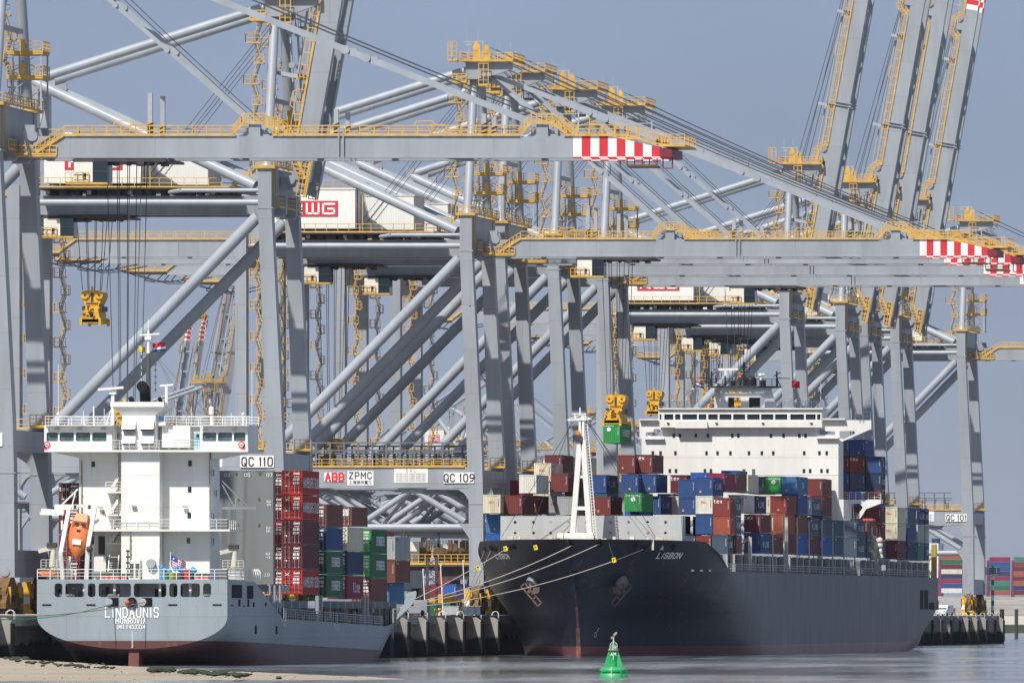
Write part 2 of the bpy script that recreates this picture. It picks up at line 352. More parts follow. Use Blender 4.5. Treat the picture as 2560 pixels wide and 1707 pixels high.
for px, py, n_, sp_, sc_ in ((40, 1646, 26, 22, .45), (110, 1655, 18, 50, .3), (180, 1661, 30, 60, .28), (250, 1666, 22, 60, .25), (405, 1673, 40, 28, .5), (480, 1678, 34, 30, .45), (545, 1683, 24, 25, .45), (600, 1686, 26, 22, .42), (500, 1680, 30, 90, .25), (697, 1694, 5, 5, .3)):
    for _ in range(n_):
        x = px + random.gauss(0, sp_ * .6); y = py + random.gauss(0, 1.5)
        for k in range(len(crest) - 1):
            if crest[k][0] <= x <= crest[k + 1][0]: break
        f = (x - crest[k][0]) / (crest[k + 1][0] - crest[k][0]); zc = crest[k][2] + f * (crest[k + 1][2] - crest[k][2]) - .06
        Z = -zc * F / (y - VY); c = P(x, y, Z); r = sc_ * random.uniform(.35, 1)
        b.ball((c.x, c.y, c.z), r, 6, .45)
tag(b.build('seaweed', mat('dark_seaweed', (.035, .045, .022), .8, .5, 3)), 'clumps of dark seaweed strewn along the crest of the sand bar', 'seaweed', kind='stuff')
b = MB(); random.seed(8)
for _ in range(150):
    x = random.uniform(-20, 960)
    for k in range(len(crest) - 1):
        if crest[k][0] <= x <= crest[k + 1][0]: break
    f = (x - crest[k][0]) / (crest[k + 1][0] - crest[k][0]); Zc = crest[k][1] + f * (crest[k + 1][1] - crest[k][1]); zc = crest[k][2] + f * (crest[k + 1][2] - crest[k][2])
    u = random.random() ** .5; zn = 880 + 45 * max(0, (x - 200) / 860.0); Y = zn + u * (Zc - zn); z = -5.45 + (zc + 5.45) * (u ** .8)
    X = (x - VX) * Zc / F + (Y - Zc) * .02; b.ball((X, Y, z + .02), random.uniform(.02, .08), 5, .6, m=random.choice((0, 0, 1)))
tag(b.build('pebbles', [mat('dark_stone', (.06, .055, .05), .9, .3, 3), mat('pale_shell', (.6, .57, .5), .8, .1)]), 'pebbles and shells scattered on the wet sand', 'pebbles', kind='stuff')
# quay
def tide_mat(name, col, lim=-2.7):
    m = mat(name, col, .85, .55, .5, 1); t = m.node_tree; n = t.nodes; l = t.links; bs = n['Principled BSDF']
    src = bs.inputs['Base Color'].links[0].from_socket
    g = n.new('ShaderNodeNewGeometry'); s_ = n.new('ShaderNodeSeparateXYZ'); l.new(g.outputs['Position'], s_.inputs[0])
    no = n.new('ShaderNodeTexNoise'); l.new(g.outputs['Position'], no.inputs[0]); no.inputs['Scale'].default_value = .25; no.inputs['Detail'].default_value = 5
    a = n.new('ShaderNodeMath'); a.operation = 'MULTIPLY_ADD'; l.new(no.outputs[0], a.inputs[0]); a.inputs[1].default_value = 3.0; l.new(s_.outputs['Z'], a.inputs[2])
    r = n.new('ShaderNodeMapRange'); l.new(a.outputs[0], r.inputs[0]); r.inputs[1].default_value = lim + 1.2; r.inputs[2].default_value = lim + 1.7
    x = n.new('ShaderNodeMix'); x.data_type = 'RGBA'; l.new(r.outputs[0], x.inputs[0]); x.inputs[6].default_value = (.012, .016, .016, 1); l.new(src, x.inputs[7]); l.new(x.outputs[2], bs.inputs['Base Color'])
    return m
CONC = tide_mat('quay_concrete', (.36, .34, .31)); CONT = mat('concrete_top', (.30, .29, .27), .85, .4, .3)
QX = -227.5; Y0, Y1 = 1090, 2189
b = MB(); b.box(-3200, QX - 1.3, Y0, Y1 - .5, -14, .02, 0); b.box(-3200, QX, Y0, Y1, -.02 - 1.0, .12, 1)
tag(b.build('quay', [CONC, CONT]), kind='structure')
y = Y1 - 4; piles = []
while y > 1130: piles.append(y); y -= 15.6
pm = MB(); pm.box(-.6, 1.15, -.4, .4, -6.5, -.55, 0); pm.prism([(-.6, -.55), (1.15, -.55), (.5, -.12), (-.6, -.12)], -.4, .4, 0); pm.box(1.15, 1.38, -.7, .7, -4.8, -.7, 1)
pm2 = pm
chainm = MB(); chainm.bar((0, 0, -1), (0, 0, -4.6), .09)
for k in range(4): chainm.bar((-.7, -2.6 + k * 1.3, -1.9 - .1 * (k % 2)), (-.7, -1.3 + k * 1.3, -1.9 - .1 * ((k + 1) % 2)), .07)
hnd = MB()
for sgn in (-1, 1): hnd.poly([(.1, sgn * .3, -1.2), (.1, sgn * .3, .35), (-.05, sgn * .3, .62), (-.35, sgn * .3, .7), (-.7, sgn * .3, .5), (-.8, sgn * .3, .12)], .045)
for z_ in (-4.4, -3.9, -3.4, -2.9, -2.4, -1.9, -1.4): hnd.bar((.1, -.35, z_), (.1, .35, z_), .06)
p0 = pm.build('fender_pile', [CONC, BLK]); l0 = hnd.build('quay_ladder', WHT); first = True
vis = [q for q in piles if (q < 1200 or 1395 < q < 1545 or q > 1690)]
def place_label(i, n): return 'first' if i == 0 else ['second', 'third', 'fourth', 'fifth', 'sixth', 'seventh', 'eighth', 'ninth', 'tenth', 'eleventh', 'twelfth', 'thirteenth', 'fourteenth', 'fifteenth', 'sixteenth', 'seventeenth', 'eighteenth', 'nineteenth', 'twentieth', 'twenty-first', 'twenty-second', 'twenty-third', 'twenty-fourth', 'twenty-fifth', 'twenty-sixth', 'twenty-seventh', 'twenty-eighth', 'twenty-ninth', 'thirtieth', 'thirty-first', 'thirty-second', 'thirty-third', 'thirty-fourth', 'thirty-fifth', 'thirty-sixth', 'thirty-seventh', 'thirty-eighth', 'thirty-ninth', 'fortieth'][i - 1]
secs = [('from left beside the grey stern', [q for q in vis if q < 1200][::-1]), ('from left between the two ships', [q for q in vis if 1395 < q < 1545][::-1]), ('from left beyond the black stern', [q for q in vis if q > 1690][::-1])]
for where, lst in secs:
    for i, q in enumerate(lst):
        for o0, oy, nm in ((p0, 0, 'black-faced fender pile'), (l0, 7.0, 'white handrailed ladder')):
            o = o0 if first and o0 is p0 else (o0 if o0 is l0 and 'category' not in o0 else o0.copy())
            if o is not o0: C.objects.link(o)
            o.location = (QX, q + oy, 0)
            tag(o, '%s on quay wall, %s %s' % (nm, place_label(i, 0), where), 'fender' if o0 is p0 else 'ladder', 'fender piles along the quay' if o0 is p0 else 'ladders on the quay wall')
        first = False
# bollards / end post of the quay
b = MB(); b.rev([(.45, 0), (.35, .25), (.3, .55), (.55, .7), (.55, .85), (.2, .95)], (0, 0, 0), 12)
b0 = b.build('bollard', mat('bollard_yellow', (.75, .5, .08), .6, .5, 2))
for i, q in enumerate((1166, 1402, 1424, 1447, 1458, 1470, 1492, 2150, 2174)):
    o = b0 if i == 0 else b0.copy()
    if i: C.objects.link(o)
    o.location = (QX - 1.2, q, .12)
    tag(o, 'squat yellow mooring bollard on the quay edge, %s from the left' % place_label(i, 9), 'bollard', 'bollards along the quay edge')
# light pole with green and white bands at the end of the quay
t_ = empty('harbour_beacon', (QX - .7, 2183, .12), 'slim pole banded green and white with a railed top at the end of the quay', 'beacon')
b = MB()
for k in range(8): b.tube((0, 0, k * .98), (0, 0, (k + 1) * .98), .30, 12, m=k % 2)
b.build('pole', [mat('beacon_green', (.02, .22, .09), .5, .1), WHT], t_)
b = MB(); b.rev([(1.3, 7.85), (1.3, 7.95)], n=12)
for k in range(10):
    a0, a1 = k * math.pi / 5, (k + 1) * math.pi / 5; A = (1.3 * math.cos(a0), 1.3 * math.sin(a0), 7.9); B_ = (1.3 * math.cos(a1), 1.3 * math.sin(a1), 7.9); b.rail([A, B_], 1.4, 2, .09, 0, 2)
b.build('railing', WHT, t_)
b = MB(); b.rev([(.2, 8), (.45, 8.4), (.45, 9.2), (.1, 9.6)]); b.build('lamp', MAT['beacon_green'], t_)
# mooring piles past the end of the quay
mp_ = MB(); mp_.tube((0, 0, -9), (0, 0, 1.4), .42, 12); m0 = mp_.build('mooring_pile', mat('dark_timber', (.05, .05, .05), .8, .4))
for i, (x, Z, h) in enumerate(((2505, 2196, 0), (2541, 2660, .3))):
    o = m0 if i == 0 else m0.copy()
    if i: C.objects.link(o)
    o.location = ((x - VX) * Z / F, Z, h); tag(o, ['dark mooring pile standing just off the corner of the quay', 'lone dark mooring pile in front of the pale far wall'][i], 'pile', 'mooring piles past the quay')
# far shore
b = MB()
rub = mat('rubble_stone', (.42, .38, .33), .9, .85, .05, dcol=(.2, .18, .16))
b.box(-900, 700, 3600, 3640, -9, .1, 0); b.box(-900, 700, 3599, 3600, -9, -2.6, 1)
tag(b.build('sea_wall', [mat('pale_concrete', (.62, .58, .50), .9, .15, .02), mat('algae_band', (.05, .07, .045), .9, .3, .1)]), 'long pale concrete sea wall with a dark green tide band across the far water', 'wall')
b = MB(); g = []
for i in range(161):
    X = -900 + i * 10; r = []
    for j in range(13):
        Y = 3640 + j * 26; z = [.1, .3, 1.6, 1.8, 2.6, 3.4, 4.2, 5.2, 6.0, 6.5, 6.7, 6.6, 3][j]
        r.append((X, Y, z + (random.uniform(-.35, .35) if 3 < j < 11 else random.uniform(-.08, .08))))
    g.append(r)
b.loft(g, False, False, False)
tag(b.build('rubble_slope', rub), kind='structure')
# ------------------------------------------------------------------ ship-to-shore cranes
ST = mat('hazard_black', (.03, .03, .03), .6, 0)
RWGW = mat('house_sheet', (0.80, 0.80, 0.76), 0.5, 0.1, .4, 1)
VF = 19.5; G1, G2 = 6.0, 13.5
HX, HZ = 1.43, 51.28
BA, BC = 1.65, -.38        # boom steel relative to the hinge pin
def rect(cx, cy, wx, wy, z): return [(cx - wx / 2, cy - wy / 2, z), (cx + wx / 2, cy - wy / 2, z), (cx + wx / 2, cy + wy / 2, z), (cx - wx / 2, cy + wy / 2, z)]
def build_crane():
    root = empty('quay_crane')
    for v in (0, VF):
        b = MB(); b.loft([rect(1.45, v, 1.95, 2.0, 4.0), rect(1.35, v, 1.95, 2.0, 16), rect(1.2, v, 2.0, 2.0, 21), rect(0, v, 1.62, 2.0, 49.3), rect(0, v, 1.62, 2.0, 54)])
        b.box(-1.0, 1.0, v - 1.05, v + 1.05, 49.1, 49.3); b.box(.35, 2.55, v - 1.06, v + 1.06, 15.0, 15.12)
        for z_ in (4.6, 7.6): b.tube((1.4, v - 1.0, z_), (1.4, v - 1.12, z_), .5 if z_ < 5 else .01, 16)
        b.build('leg', GREY, root)
        b = MB(); b.loft([rect(-30.4, v, 1.6, 2.0, 4.0), rect(-30.4, v, 1.5, 2.0, 52)]); b.build('leg', GREY, root)
        # portal beam with curved gussets
        b = MB(); b.box(-31.3, .45, v - .95, v + .95, 17.2, 20)
        for s_, x in ((1, -29.7), (-1, .55)):
            pts = [(x, 17.2)] + [(x + s_ * (2.6 - 2.6 * math.sin(R(a))), 17.2 - 2.6 * (1 - math.cos(R(a)))) for a in (0, 22, 45, 68, 90)]
            b.prism(pts, v - .9, v + .9)
            pts = [(x, 12.4), (x + s_ * 1.5, 12.4), (x, 10.2)]; b.prism(pts, v - .5, v + .5)
        pb = b.build('portal_beam', GREY, root)
        if v == 0:
            for x0, x1, z0, z1, nm in ((-16.0, -12.45, 17.55, 19.5, 'maker_sign'), (-9.7, -5.1, 17.9, 19.85, 'load_sign'), (-20.3, -16.3, 17.6, 19.5, 'logo_sign')):
                if nm == 'logo_sign':
                    sg = MB(); sg.box(x0 + 1.2, x1 - .05, -1.0, -.95, 18.1, 19.3); so_ = sg.build(nm, WHT, pb)
                    text('lettering', 'ABB', PRED, 1.35, so_, ((x0 + x1) / 2 + .6, -1.02, 18.68), sx=.95, bold=.05); continue
                sg = MB(); sg.box(x0, x1, -1.0, -.95, z0, z1); so_ = sg.build(nm, WHT, pb)
                cx = (x0 + x1) / 2
                if nm == 'maker_sign':
                    text('lettering', 'ZPMC', INK, 1.15, so_, (cx, -1.02, 18.88), sx=1.0, bold=.0); text('lettering', '上海振华重工', INK, .52, so_, (cx, -1.02, 17.92), sx=1.0)
                else:
                    text('lettering', 'S W L', LGR, .5, so_, (cx, -1.02, 19.55)); 
                    for k in range(4): text('lettering', 'RATED LOAD UNDER SPREADER', LGR, .24, so_, (cx, -1.02, 19.1 - k * .3), sx=1.0)
        b = MB()
        for p_, q_, r_ in (((-7.4, 17.0), (-.3, 12.7), .42), ((-7.4, 17.0), (-14.6, 12.1), .42), ((-14.8, 12.1), (-22.3, 17.0), .42), ((-22.3, 17.0), (-29.6, 12.6), .42), ((-29.8, 11.9), (.55, 11.9), .47)):
            b.tube((p_[0], v, p_[1]), (q_[0], v, q_[1]), r_, 14)
        b.prism([(-9.5, 17.25), (-5.3, 17.25), (-6.2, 16.5), (-8.6, 16.5)], v - .3, v + .3); b.prism([(-24.4, 17.25), (-20.2, 17.25), (-21.2, 16.5), (-23.4, 16.5)], v - .3, v + .3)
        b.build('truss', GREYD, root)
        b = MB(); b.tube((-1.0, v, 48.2), (-29.8, v, 18.6), .72, 16); b.build('diagonal_brace', GREYD, root)
        b = MB(); b.tube((-.8, v, 49.9), (-29.8, v, 49.9), .38, 16); b.build('top_tie', GREYD, root)
        b = MB(); b.tube((-.8, v, 51.35), (-10.2, v, 51.35), .25, 12); b.tube((-10.2, v, 51.35), (-12, v + 2, 51.2), .25, 12); b.build('upper_tie', GREYD, root)
    # horizontal bracing between the frames
    b = MB()
    for z_, r_ in ((12.0, .38),):
        for i, x in enumerate((-29.8, -22.3, -14.8, -7.4)):
            x2 = x + 7.4; va, vb = (0, VF) if i % 2 else (VF, 0); b.tube((x, va, z_), (x2, vb, z_), r_, 12)
        b.tube((-14.8, 0, z_), (-14.8, VF, z_), r_, 12)
    b.tube((-14.8, VF, 12), (-7.4, 0, 17), .3, 12); b.tube((-22.3, 0, 17), (-14.8, VF, 12), .3, 12)
    b.build('plan_bracing', GREYD, root)
    for x, n_ in ((1.4, 'sill_beam'), (-30.4, 'sill_beam')):
        b = MB(); b.box(x - .8, x + .8, -.9, VF + .9, 4.05, 6.9); b.box(x + .8, x + .86, 7, 9.2, 4.9, 6.2) 
        b.build(n_, GREY, root)
        for v in (0, VF):
            b = MB(); b.m = 3
            b.prismx([(v - 1, 4.0), (v + 1, 4.0), (v + 3.6, 2.6), (v + 3.6, 2.1), (v - 3.6, 2.1), (v - 3.6, 2.6)], x - .6, x + .6)
            for q in (-2.7, 2.7):
                b.prismx([(v + q - .5, 2.4), (v + q + .5, 2.4), (v + q + 1.8, 1.3), (v + q + 1.8, .7), (v + q - 1.8, .7), (v + q - 1.8, 1.3)], x - .75, x + .75)
                for r in (-1.25, -.4, .4, 1.25): b.tube((x - .5, v + q + r, .5), (x + .5, v + q + r, .5), .36, 12, m=1)
                b.m = 3; b.box(x - 1.0, x + 1.0, v + q - .3, v + q + .3, 1.0, 1.9); b.m = 0; b.box(x - .85, x - .1, v + q - 1.2, v + q - .6, 1.4, 3.4); b.box(x + .3, x + .9, v + q + .2, v + q + .7, 1.2, 3.0); b.m = 3
            b.m = 0; b.box(x - .95, x - .2, v - 5.2, v - 4.7, .3, 3.6); b.m = 2; b.box(x - .9, x - .25, v - 5.3, v - 5.2, 1.2, 2.0); b.m = 0
            b.box(x - .7, x + .2, v - 6.3, v - 5.3, .15, .6)
            b.build('bogie', [YELD, DRK, WHT, mat('bogie_brown', (.20, .11, .03), .6, .6, 1.2, dcol=(.05, .03, .02))], root)
    b = MB(); b.box(-.72, .72, 1, VF - 1, 49.35, 54.02); b.build('top_crossbeam', GREY, root)
    b = MB(); b.box(-31.1, -29.7, 1, VF - 1, 47.0, 50.2); b.build('top_crossbeam', GREY, root)
    b = MB(); b.box(.6, 2.2, 1, VF - 1, 17.4, 19.6); b.build('portal_crossbeam', GREY, root)
    b = MB(); b.box(-31.0, -29.8, 1, VF - 1, 17.4, 19.6); b.build('portal_crossbeam', GREY, root)
    # fixed girder
    for v in (G1, G2):
        b = MB(); b.box(-53.6, 1.5, v - .55, v + .55, 48.7, 50.9); b.prism([(-56.0, 48.7), (-53.6, 48.7), (-53.6, 50.9), (-54.0, 50.9), (-56.0, 49.2)], v - .54, v + .54); b.box(-56.0, 1.4, v - .7, v + .7, 48.58, 48.70)
        b.box(-.9, 1.2, v - .75, v + .75, 48.3, 48.6)
        for x in range(-50, 0, 10): b.box(x, x + .1, v - .62, v + .62, 48.8, 50.85)
        b.build('girder', GREY, root)
    b = MB()
    for x in range(-49, 0, 9): b.bar((x, G1, 50), (x, G2, 50), .5)
    b.split('girder_tie', GREY, root)
    b = MB(); b.m = 0
    for v in (G1 - .75, G2 + .75):
        b.rail([(-30.5, v, 50.9), (-53.8, v, 50.9)], 1.1, 1.9, .09, .2)
        b.rail([(-53.8, v, 50.9), (-56.2, v, 49.1), (-62.4, v, 49.1)], 1.1, 1.6, .09, .25)
    b.rail([(-62.4, G1 - 1, 49.1), (-62.4, G2 + 1, 49.1)], 1.1, 1.6, .09, .25)
    b.build('girder_walkway', YEL, root)
    b = MB(); b.box(-62.4, -56.2, G1 - 1, G2 + 1, 48.9, 49.05); b.poly([(-61.5, G1, 48.8), (-57.5, G1, 47.6), (-55.5, G1, 47.6), (-51, G1, 48.5)], .12); b.poly([(-61.5, G2, 48.8), (-57.5, G2, 47.6), (-55.5, G2, 47.6), (-51, G2, 48.5)], .12)
    for x in (-59.3, -57.5, -56.5, -55.5, -54): b.bar((x, G1, 47.9), (x + .8, G1, 48.7), .12); b.bar((x, G1, 47.8), (x, G2, 47.8), .12)
    b.build('tail_truss', DRK, root)
    # tower, backstay, strut
    for v0, v1 in ((.4, 6.5), (VF - .4, 13)):
        b = MB(); b.tube((0, v0, 54), (0, v1, 73.2), .60, 16, .56); b.tube((0, v0, 53.95), (0, v0 * .97 + v1 * .03, 54.8), .85, 16, .62); b.build('tower_leg', GREYD, root)
        vn = 6 if v0 < 5 else 13.5
        b = MB(); b.tube((-.5, vn, 74.0), (-28.9, vn, 65.0), .56, 16); b.build('backstay', GREYD, root)
        b = MB(); b.tube((-29.2, vn, 64.7), (-1.4, v0, 51.9), .66, 16); b.build('strut', GREYD, root)
        b = MB(); b.loft([rect(-29.2, vn, 1.3, 1.4, 50), rect(-29.2, vn, 1.2, 1.2, 65.8)]); b.prism([(-29.8, 65.8), (-28.4, 65.8), (-26.6, 65.0), (-26.6, 64), (-28.4, 63.0), (-29.8, 63)], vn - .2, vn + .2); b.build('landside_post', GREY, root)
    b = MB(); b.bar((-29.2, 6, 64), (-29.2, 13.5, 64), .8); b.bar((-29.2, 6, 57), (-29.2, 13.5, 63), .3); b.build('post_tie', GREY, root)
    b = MB(); b.box(-.9, .9, 4.8, 14.8, 72.6, 74.9)
    b.bar((0, 4.2, 62.5), (0, 15.2, 62.5), .5)
    for v in (5.2, 14): b.prism([(.9, 74.9), (5.4, 74.9), (5.4, 74.0), (3.2, 73.2), (.9, 72.7)], v - .4, v + .4)
    b.split('tower_head', GREY, root)
    b = MB()
    b.box(-1.5, 5.6, 4.0, 4.9, 74.95, 75.15)
    for v in (4.0, 15.4):
        b.rail([(-1.5, v, 75.0), (5.6, v, 75.0)], 1.2, 1.0, .08, .22, 2); 
        b.box(-2.6, -.7, v, v + .9, 72.0, 72.25); b.rail([(-2.6, v, 72.1), (-.7, v, 72.1)], 1.2, .7, .1, .25, 2); b.rail([(-2.6, v, 72.1), (-2.6, v + 1, 72.1)], 1.2, .7, .1, .25, 2)
        b.box(1.0, 2.3, v, v + .9, 71.6, 71.9); b.rail([(1.0, v, 71.7), (2.3, v, 71.7)], 3.0, .6, .1, .25, 3)
    b.rail([(5.6, 4, 75), (5.6, 15.4, 75)], 1.2, 1.2, .09, .3, 2); b.rail([(-1.5, 4, 75), (-1.5, 15.4, 75)], 1.2, 1.2, .09, .3, 2)
    for v in (5.4, 14.2):
        b.prism([(.0, 75), (1.1, 75), (.95, 77.2), (.7, 77.7), (.3, 77.7), (.1, 77)], v - .1, v + .1); b.tube((.4, v - .15, 76.9), (.4, v + .15, 76.9), .42, 14)
    b.box(-3.2, -2.0, 4.2, 6, 75, 75.2); b.rail([(-3.2, 4.2, 75.1), (-2, 4.2, 75.1)], 2.6, .5, .1, .2, 3); b.bar((-2.6, 4.2, 75.2), (-2.9, 4.2, 77.6), .1)
    b.build('tower_platform', YEL, root)
    b = MB(); b.bar((1.3, 6, 75.2), (1.3, 6, 77.9), .2); b.bar((-1.4, 6, 77.7), (1.4, 6, 77.8), .13); b.bar((-.6, 6, 75), (-.6, 6, 77.7), .1); b.bar((-1.0, 6, 77.3), (-.2, 6, 77.3), .2)
    for x in (-.9, .6): b.bar((x, 6, 77.7), (x, 6, 79.2), .05)
    b.split('antenna_frame', STEEL, root)
    # machinery house
    mh = MB(); 
    x = -27.4
    while x < -15.65: mh.box(x, x + .26, 3.0, 17, 52.3, 57.6); mh.box(x + .26, min(x + .33, -15.6), 3.04, 16.9, 52.3, 57.6); x += .33
    mh.box(-27.5, -15.5, 2.9, 17.1, 57.6, 57.75)
    x = -15.6
    while x < -8.4: mh.box(x, x + .26, 7.6, 17, 52.3, 56.9); mh.box(x + .26, x + .33, 7.64, 16.9, 52.3, 56.9); x += .33
    mh.box(-15.6, -8.2, 7.5, 17.1, 56.9, 57.0); mh.box(-26, -24.5, 8, 10, 57.7, 58.7)
    mho = mh.build('machinery_house', RWGW, root)
    b = MB(); b.box(-24.9, -17.9, 2.93, 2.97, 53.95, 56.05); sgn = b.build('sign', RED, mho)
    b = MB()
    def stroke(x0, z0, lines, w=.27):
        for (a, c, d, e_) in lines: b.box(x0 + min(a, d) - w / 2, x0 + max(a, d) + w / 2, 2.895, 2.92, z0 + min(c, e_) - w / 2, z0 + max(c, e_) + w / 2)
    stroke(-24.3, 54.35, [(0, 0, 0, 1.3), (0, 1.3, 1.5, 1.3), (1.5, .65, 1.5, 1.3), (0, .6, 1.5, .6), (1.1, 0, 1.1, .6), (1.1, 0, 1.5, 0)])
    stroke(-22.1, 54.35, [(0, 0, 0, 1.3), (0, 0, 1.6, 0), (.8, 0, .8, 1.3), (1.6, 0, 1.6, 1.3)])
    stroke(-19.9, 54.35, [(0, 0, 0, 1.3), (0, 0, 1.5, 0), (0, 1.3, 1.5, 1.3), (1.5, 0, 1.5, .65), (.7, .65, 1.5, .65)])
    b.build('lettering', PWH, sgn)
    b = MB(); 
    b.rail([(-28.2, 1.6, 51.75), (-4.2, 1.6, 51.75)], 1.15, 1.5, .08, .18, 1); b.rail([(-4.2, 1.6, 51.75), (-4.2, 18, 51.75)], 1.15, 1.5, .09, .3, 1); b.rail([(-28.2, 18, 51.75), (-4.2, 18, 51.75)], 1.15, 1.5, .09, .3, 1)
    b.rail([(-27.4, 3.1, 57.75), (-15.6, 3.1, 57.75)], 1.1, 1.5, .08, .1, 1); b.rail([(-15.7, 3.1, 57.75), (-15.7, 17, 57.75)], 1.1, 1.5, .08, .1, 1)
    for z_ in range(12): b.bar((-15.0, 3.4, 52.2 + z_ * .5), (-15.0, 4.2, 52.2 + z_ * .5), .06)
    b.rail([(-15.3, 3.2, 51.8), (-15.3, 3.2, 58.8)], .01, 9, .1, 0, 0); b.bar((-14.6, 3.2, 51.8), (-14.6, 3.2, 58.8), .1); b.bar((-15.3, 3.2, 51.8), (-15.3, 3.2, 58.8), .1)
    # stair down towards the leg
    b.bar((-4.2, 1.2, 51.9), (-.9, 1.2, 54.2), .1, .35); b.rail([(-4.2, 1.1, 51.9), (-.9, 1.1, 54.2)], 1.0, .8, .08, 0)
    b.build('house_walkway', YEL, root)
    b = MB(); b.box(-28.2, -4.2, 1.65, 17.95, 51.56, 51.72)
    for x in (-27, -22, -17, -12, -7): b.box(x, x + .5, 1.8, 17.6, 50.92, 51.54)
    for k in range(16): x = -27 + k * 1.5; b.box(x, x + random.uniform(.5, 1.2), 2.4 + random.random() * 2, 6, 50.93 - random.random() * .1, 51.5)
    b.build('house_support', DRK, root)
    # walkways on leg heads and portal
    for v in (0, VF):
        b = MB(); b.box(-1.3, 1.3, v - 1.3, v + 1.3, 53.95, 54.1); b.rail([(-1.3, v - 1.3, 54.1), (1.3, v - 1.3, 54.1)], 1.15, .8, .09, .2)
        if v == 0: b.rail([(1.3, -1.3, 54.1), (1.3, VF + 1.3, 54.1)], 1.15, 1.6, .09, .22, 2)
        b.build('leg_head_walkway', YEL, root)
    b = MB(); b.rail([(1.4, 1, 49.3), (1.4, VF - 1, 49.3)], 1.15, 1.6, .09, .25, 1); b.build('crossbeam_walkway', YEL, root)
    b = MB(); b.bar((.95, .3, 49.5), (.95, .3, 54), .1); b.bar((.95, 1.2, 49.5), (.95, 1.2, 54), .1)
    for k in range(9): b.bar((.95, .3, 49.7 + k * .5), (.95, 1.2, 49.7 + k * .5), .07)
    b.build('ladder', YEL, root)
    for v, sg_, sp_ in ((0, -1, 1.35), (VF, 1, 1.9)):
        b = MB(); b.rail([(-29, v + sg_ * 1.1, 20), (-.2, v + sg_ * 1.1, 20)], 1.1, sp_, .09, .22, 1); b.box(-29, -.2, min(v + sg_ * 1.15, v + sg_ * .9), max(v + sg_ * 1.15, v + sg_ * .9), 19.98, 20.06); b.build('portal_walkway', YEL, root)
    b = MB(); b.box(.6, 2.6, VF - 2.3, VF - 1.1, 20.1, 20.25); b.rail([(.6, VF - 2.3, 20.2), (2.6, VF - 2.3, 20.2)], 1.3, .6, .09, .2, 2); b.build('landing', YEL, root)
    b = MB(); 
    for k in range(14): x = -28 + k * 1.9; b.bar((x, .2, 20), (x, .2, 23.4), .22); b.bar((x, 1.5, 20), (x, 1.5, 22.4), .18)
    b.bar((-28.5, .2, 23.3), (-2, .2, 23.3), .2); b.bar((-28.5, 1.5, 22.3), (-2, 1.5, 22.3), .2); b.bar((-28.5, 1.0, 21.9), (-2, 1.0, 21.9), .14)
    for k in range(20): x = -28 + random.random() * 26; b.box(x, x + random.uniform(.3, 1.2), .5, 1.2, 20, 20.5 + random.random() * 1.4)
    b.build('pipe_rack', mat('rack_steel', (.16, .17, .19), .5, .5, 1.2), root)
    # boom forestay ropes and stair towers
    b = MB(); b.zig(-3.1, -.8, .2, 54.2, 72.0, 2.4, .1, .9, (0, 5)); b.build('stair', [YEL, mat('stair_steel', (.20, .20, .20), .6, .3, 1)], root)
    b = MB(); b.zig(-3.1, -.8, VF - 1.6, 54.2, 72.0, 2.4, .1, .9, (0, -5)); b.build('stair', [YEL, mat('stair_steel', (.20, .20, .20), .6, .3, 1)], root)
    b = MB(); b.zig(-29.3, -27.4, -.4, 20.2, 50.0, 2.1, .1, .9); b.build('stair', [YEL, mat('stair_steel', (.20, .20, .20), .6, .3, 1)], root)
    b = MB(); b.zig(-29.3, -27.4, VF - .4, 20.2, 50.0, 2.1, .1, .9); b.build('stair', [YEL, mat('stair_steel', (.20, .20, .20), .6, .3, 1)], root)
    b = MB()
    for z_ in (57.4, 60.0):
        for v in (9.5,):
            b = MB(); b.box(-.4, 3.4, v, v + 4, z_ - .2, z_); b.rail([(-.4, v, z_), (3.4, v, z_)], 1.2, .8, .08, .2, 2); b.rail([(3.4, v, z_), (3.4, v + 4, z_)], 1.2, .8, .08, .2, 2); b.box(1.0, 1.5, v - .1, v, z_ + .1, z_ + 1.4); b.build('service_platform', YEL, root)
    b = MB()
    for x in (.2, 3.2):
        for v in (9.7, 13.4): b.bar((x, v, 54), (x, v, 60.6), .16)
    for z_ in range(54, 60, 2): b.bar((.2, 9.7, z_), (3.2, 9.7, z_ + 2), .08); b.bar((3.2, 9.7, z_), (.2, 9.7, z_ + 2), .08)
    b.build('service_frame', STEEL, root)
    # cable reel platform under the portal
    b = MB(); b.m = 0; b.box(-8.6, 2.0, 2, 7, 6.6, 6.85); b.rail([(-8.6, 2, 6.85), (2.0, 2, 6.85)], 1.4, .9, .09, .3, 2, m=1)
    b.m = 2
    for x in (-6.6, -4.2, -2.6, -1.6): b.tube((x, 3.2, 8.3), (x, 6.2, 8.3), .9, 14)
    for x in (-6, -3, -2.2, -1.2, -.6): b.box(x, x + .5, 3, 3.4, 6.9, 10.2)
    b.box(-8.3, -6.9, 3, 6, 6.9, 10.0, 3); b.box(-8.7, 1.8, 3, 7, 6.1, 6.6, 0)
    b.bar((-8.8, 2.2, 6.6), (-8.8, 2.2, 12), .3, m=0); b.bar((1.2, 2.2, 6.6), (1.2, 2.2, 12), .3)
    b.box(-4, .5, 3, 6, 4.9, 6.1, 0)
    b.build('reel_platform', [DRK, YEL, BRN, CRM], root)
    return root
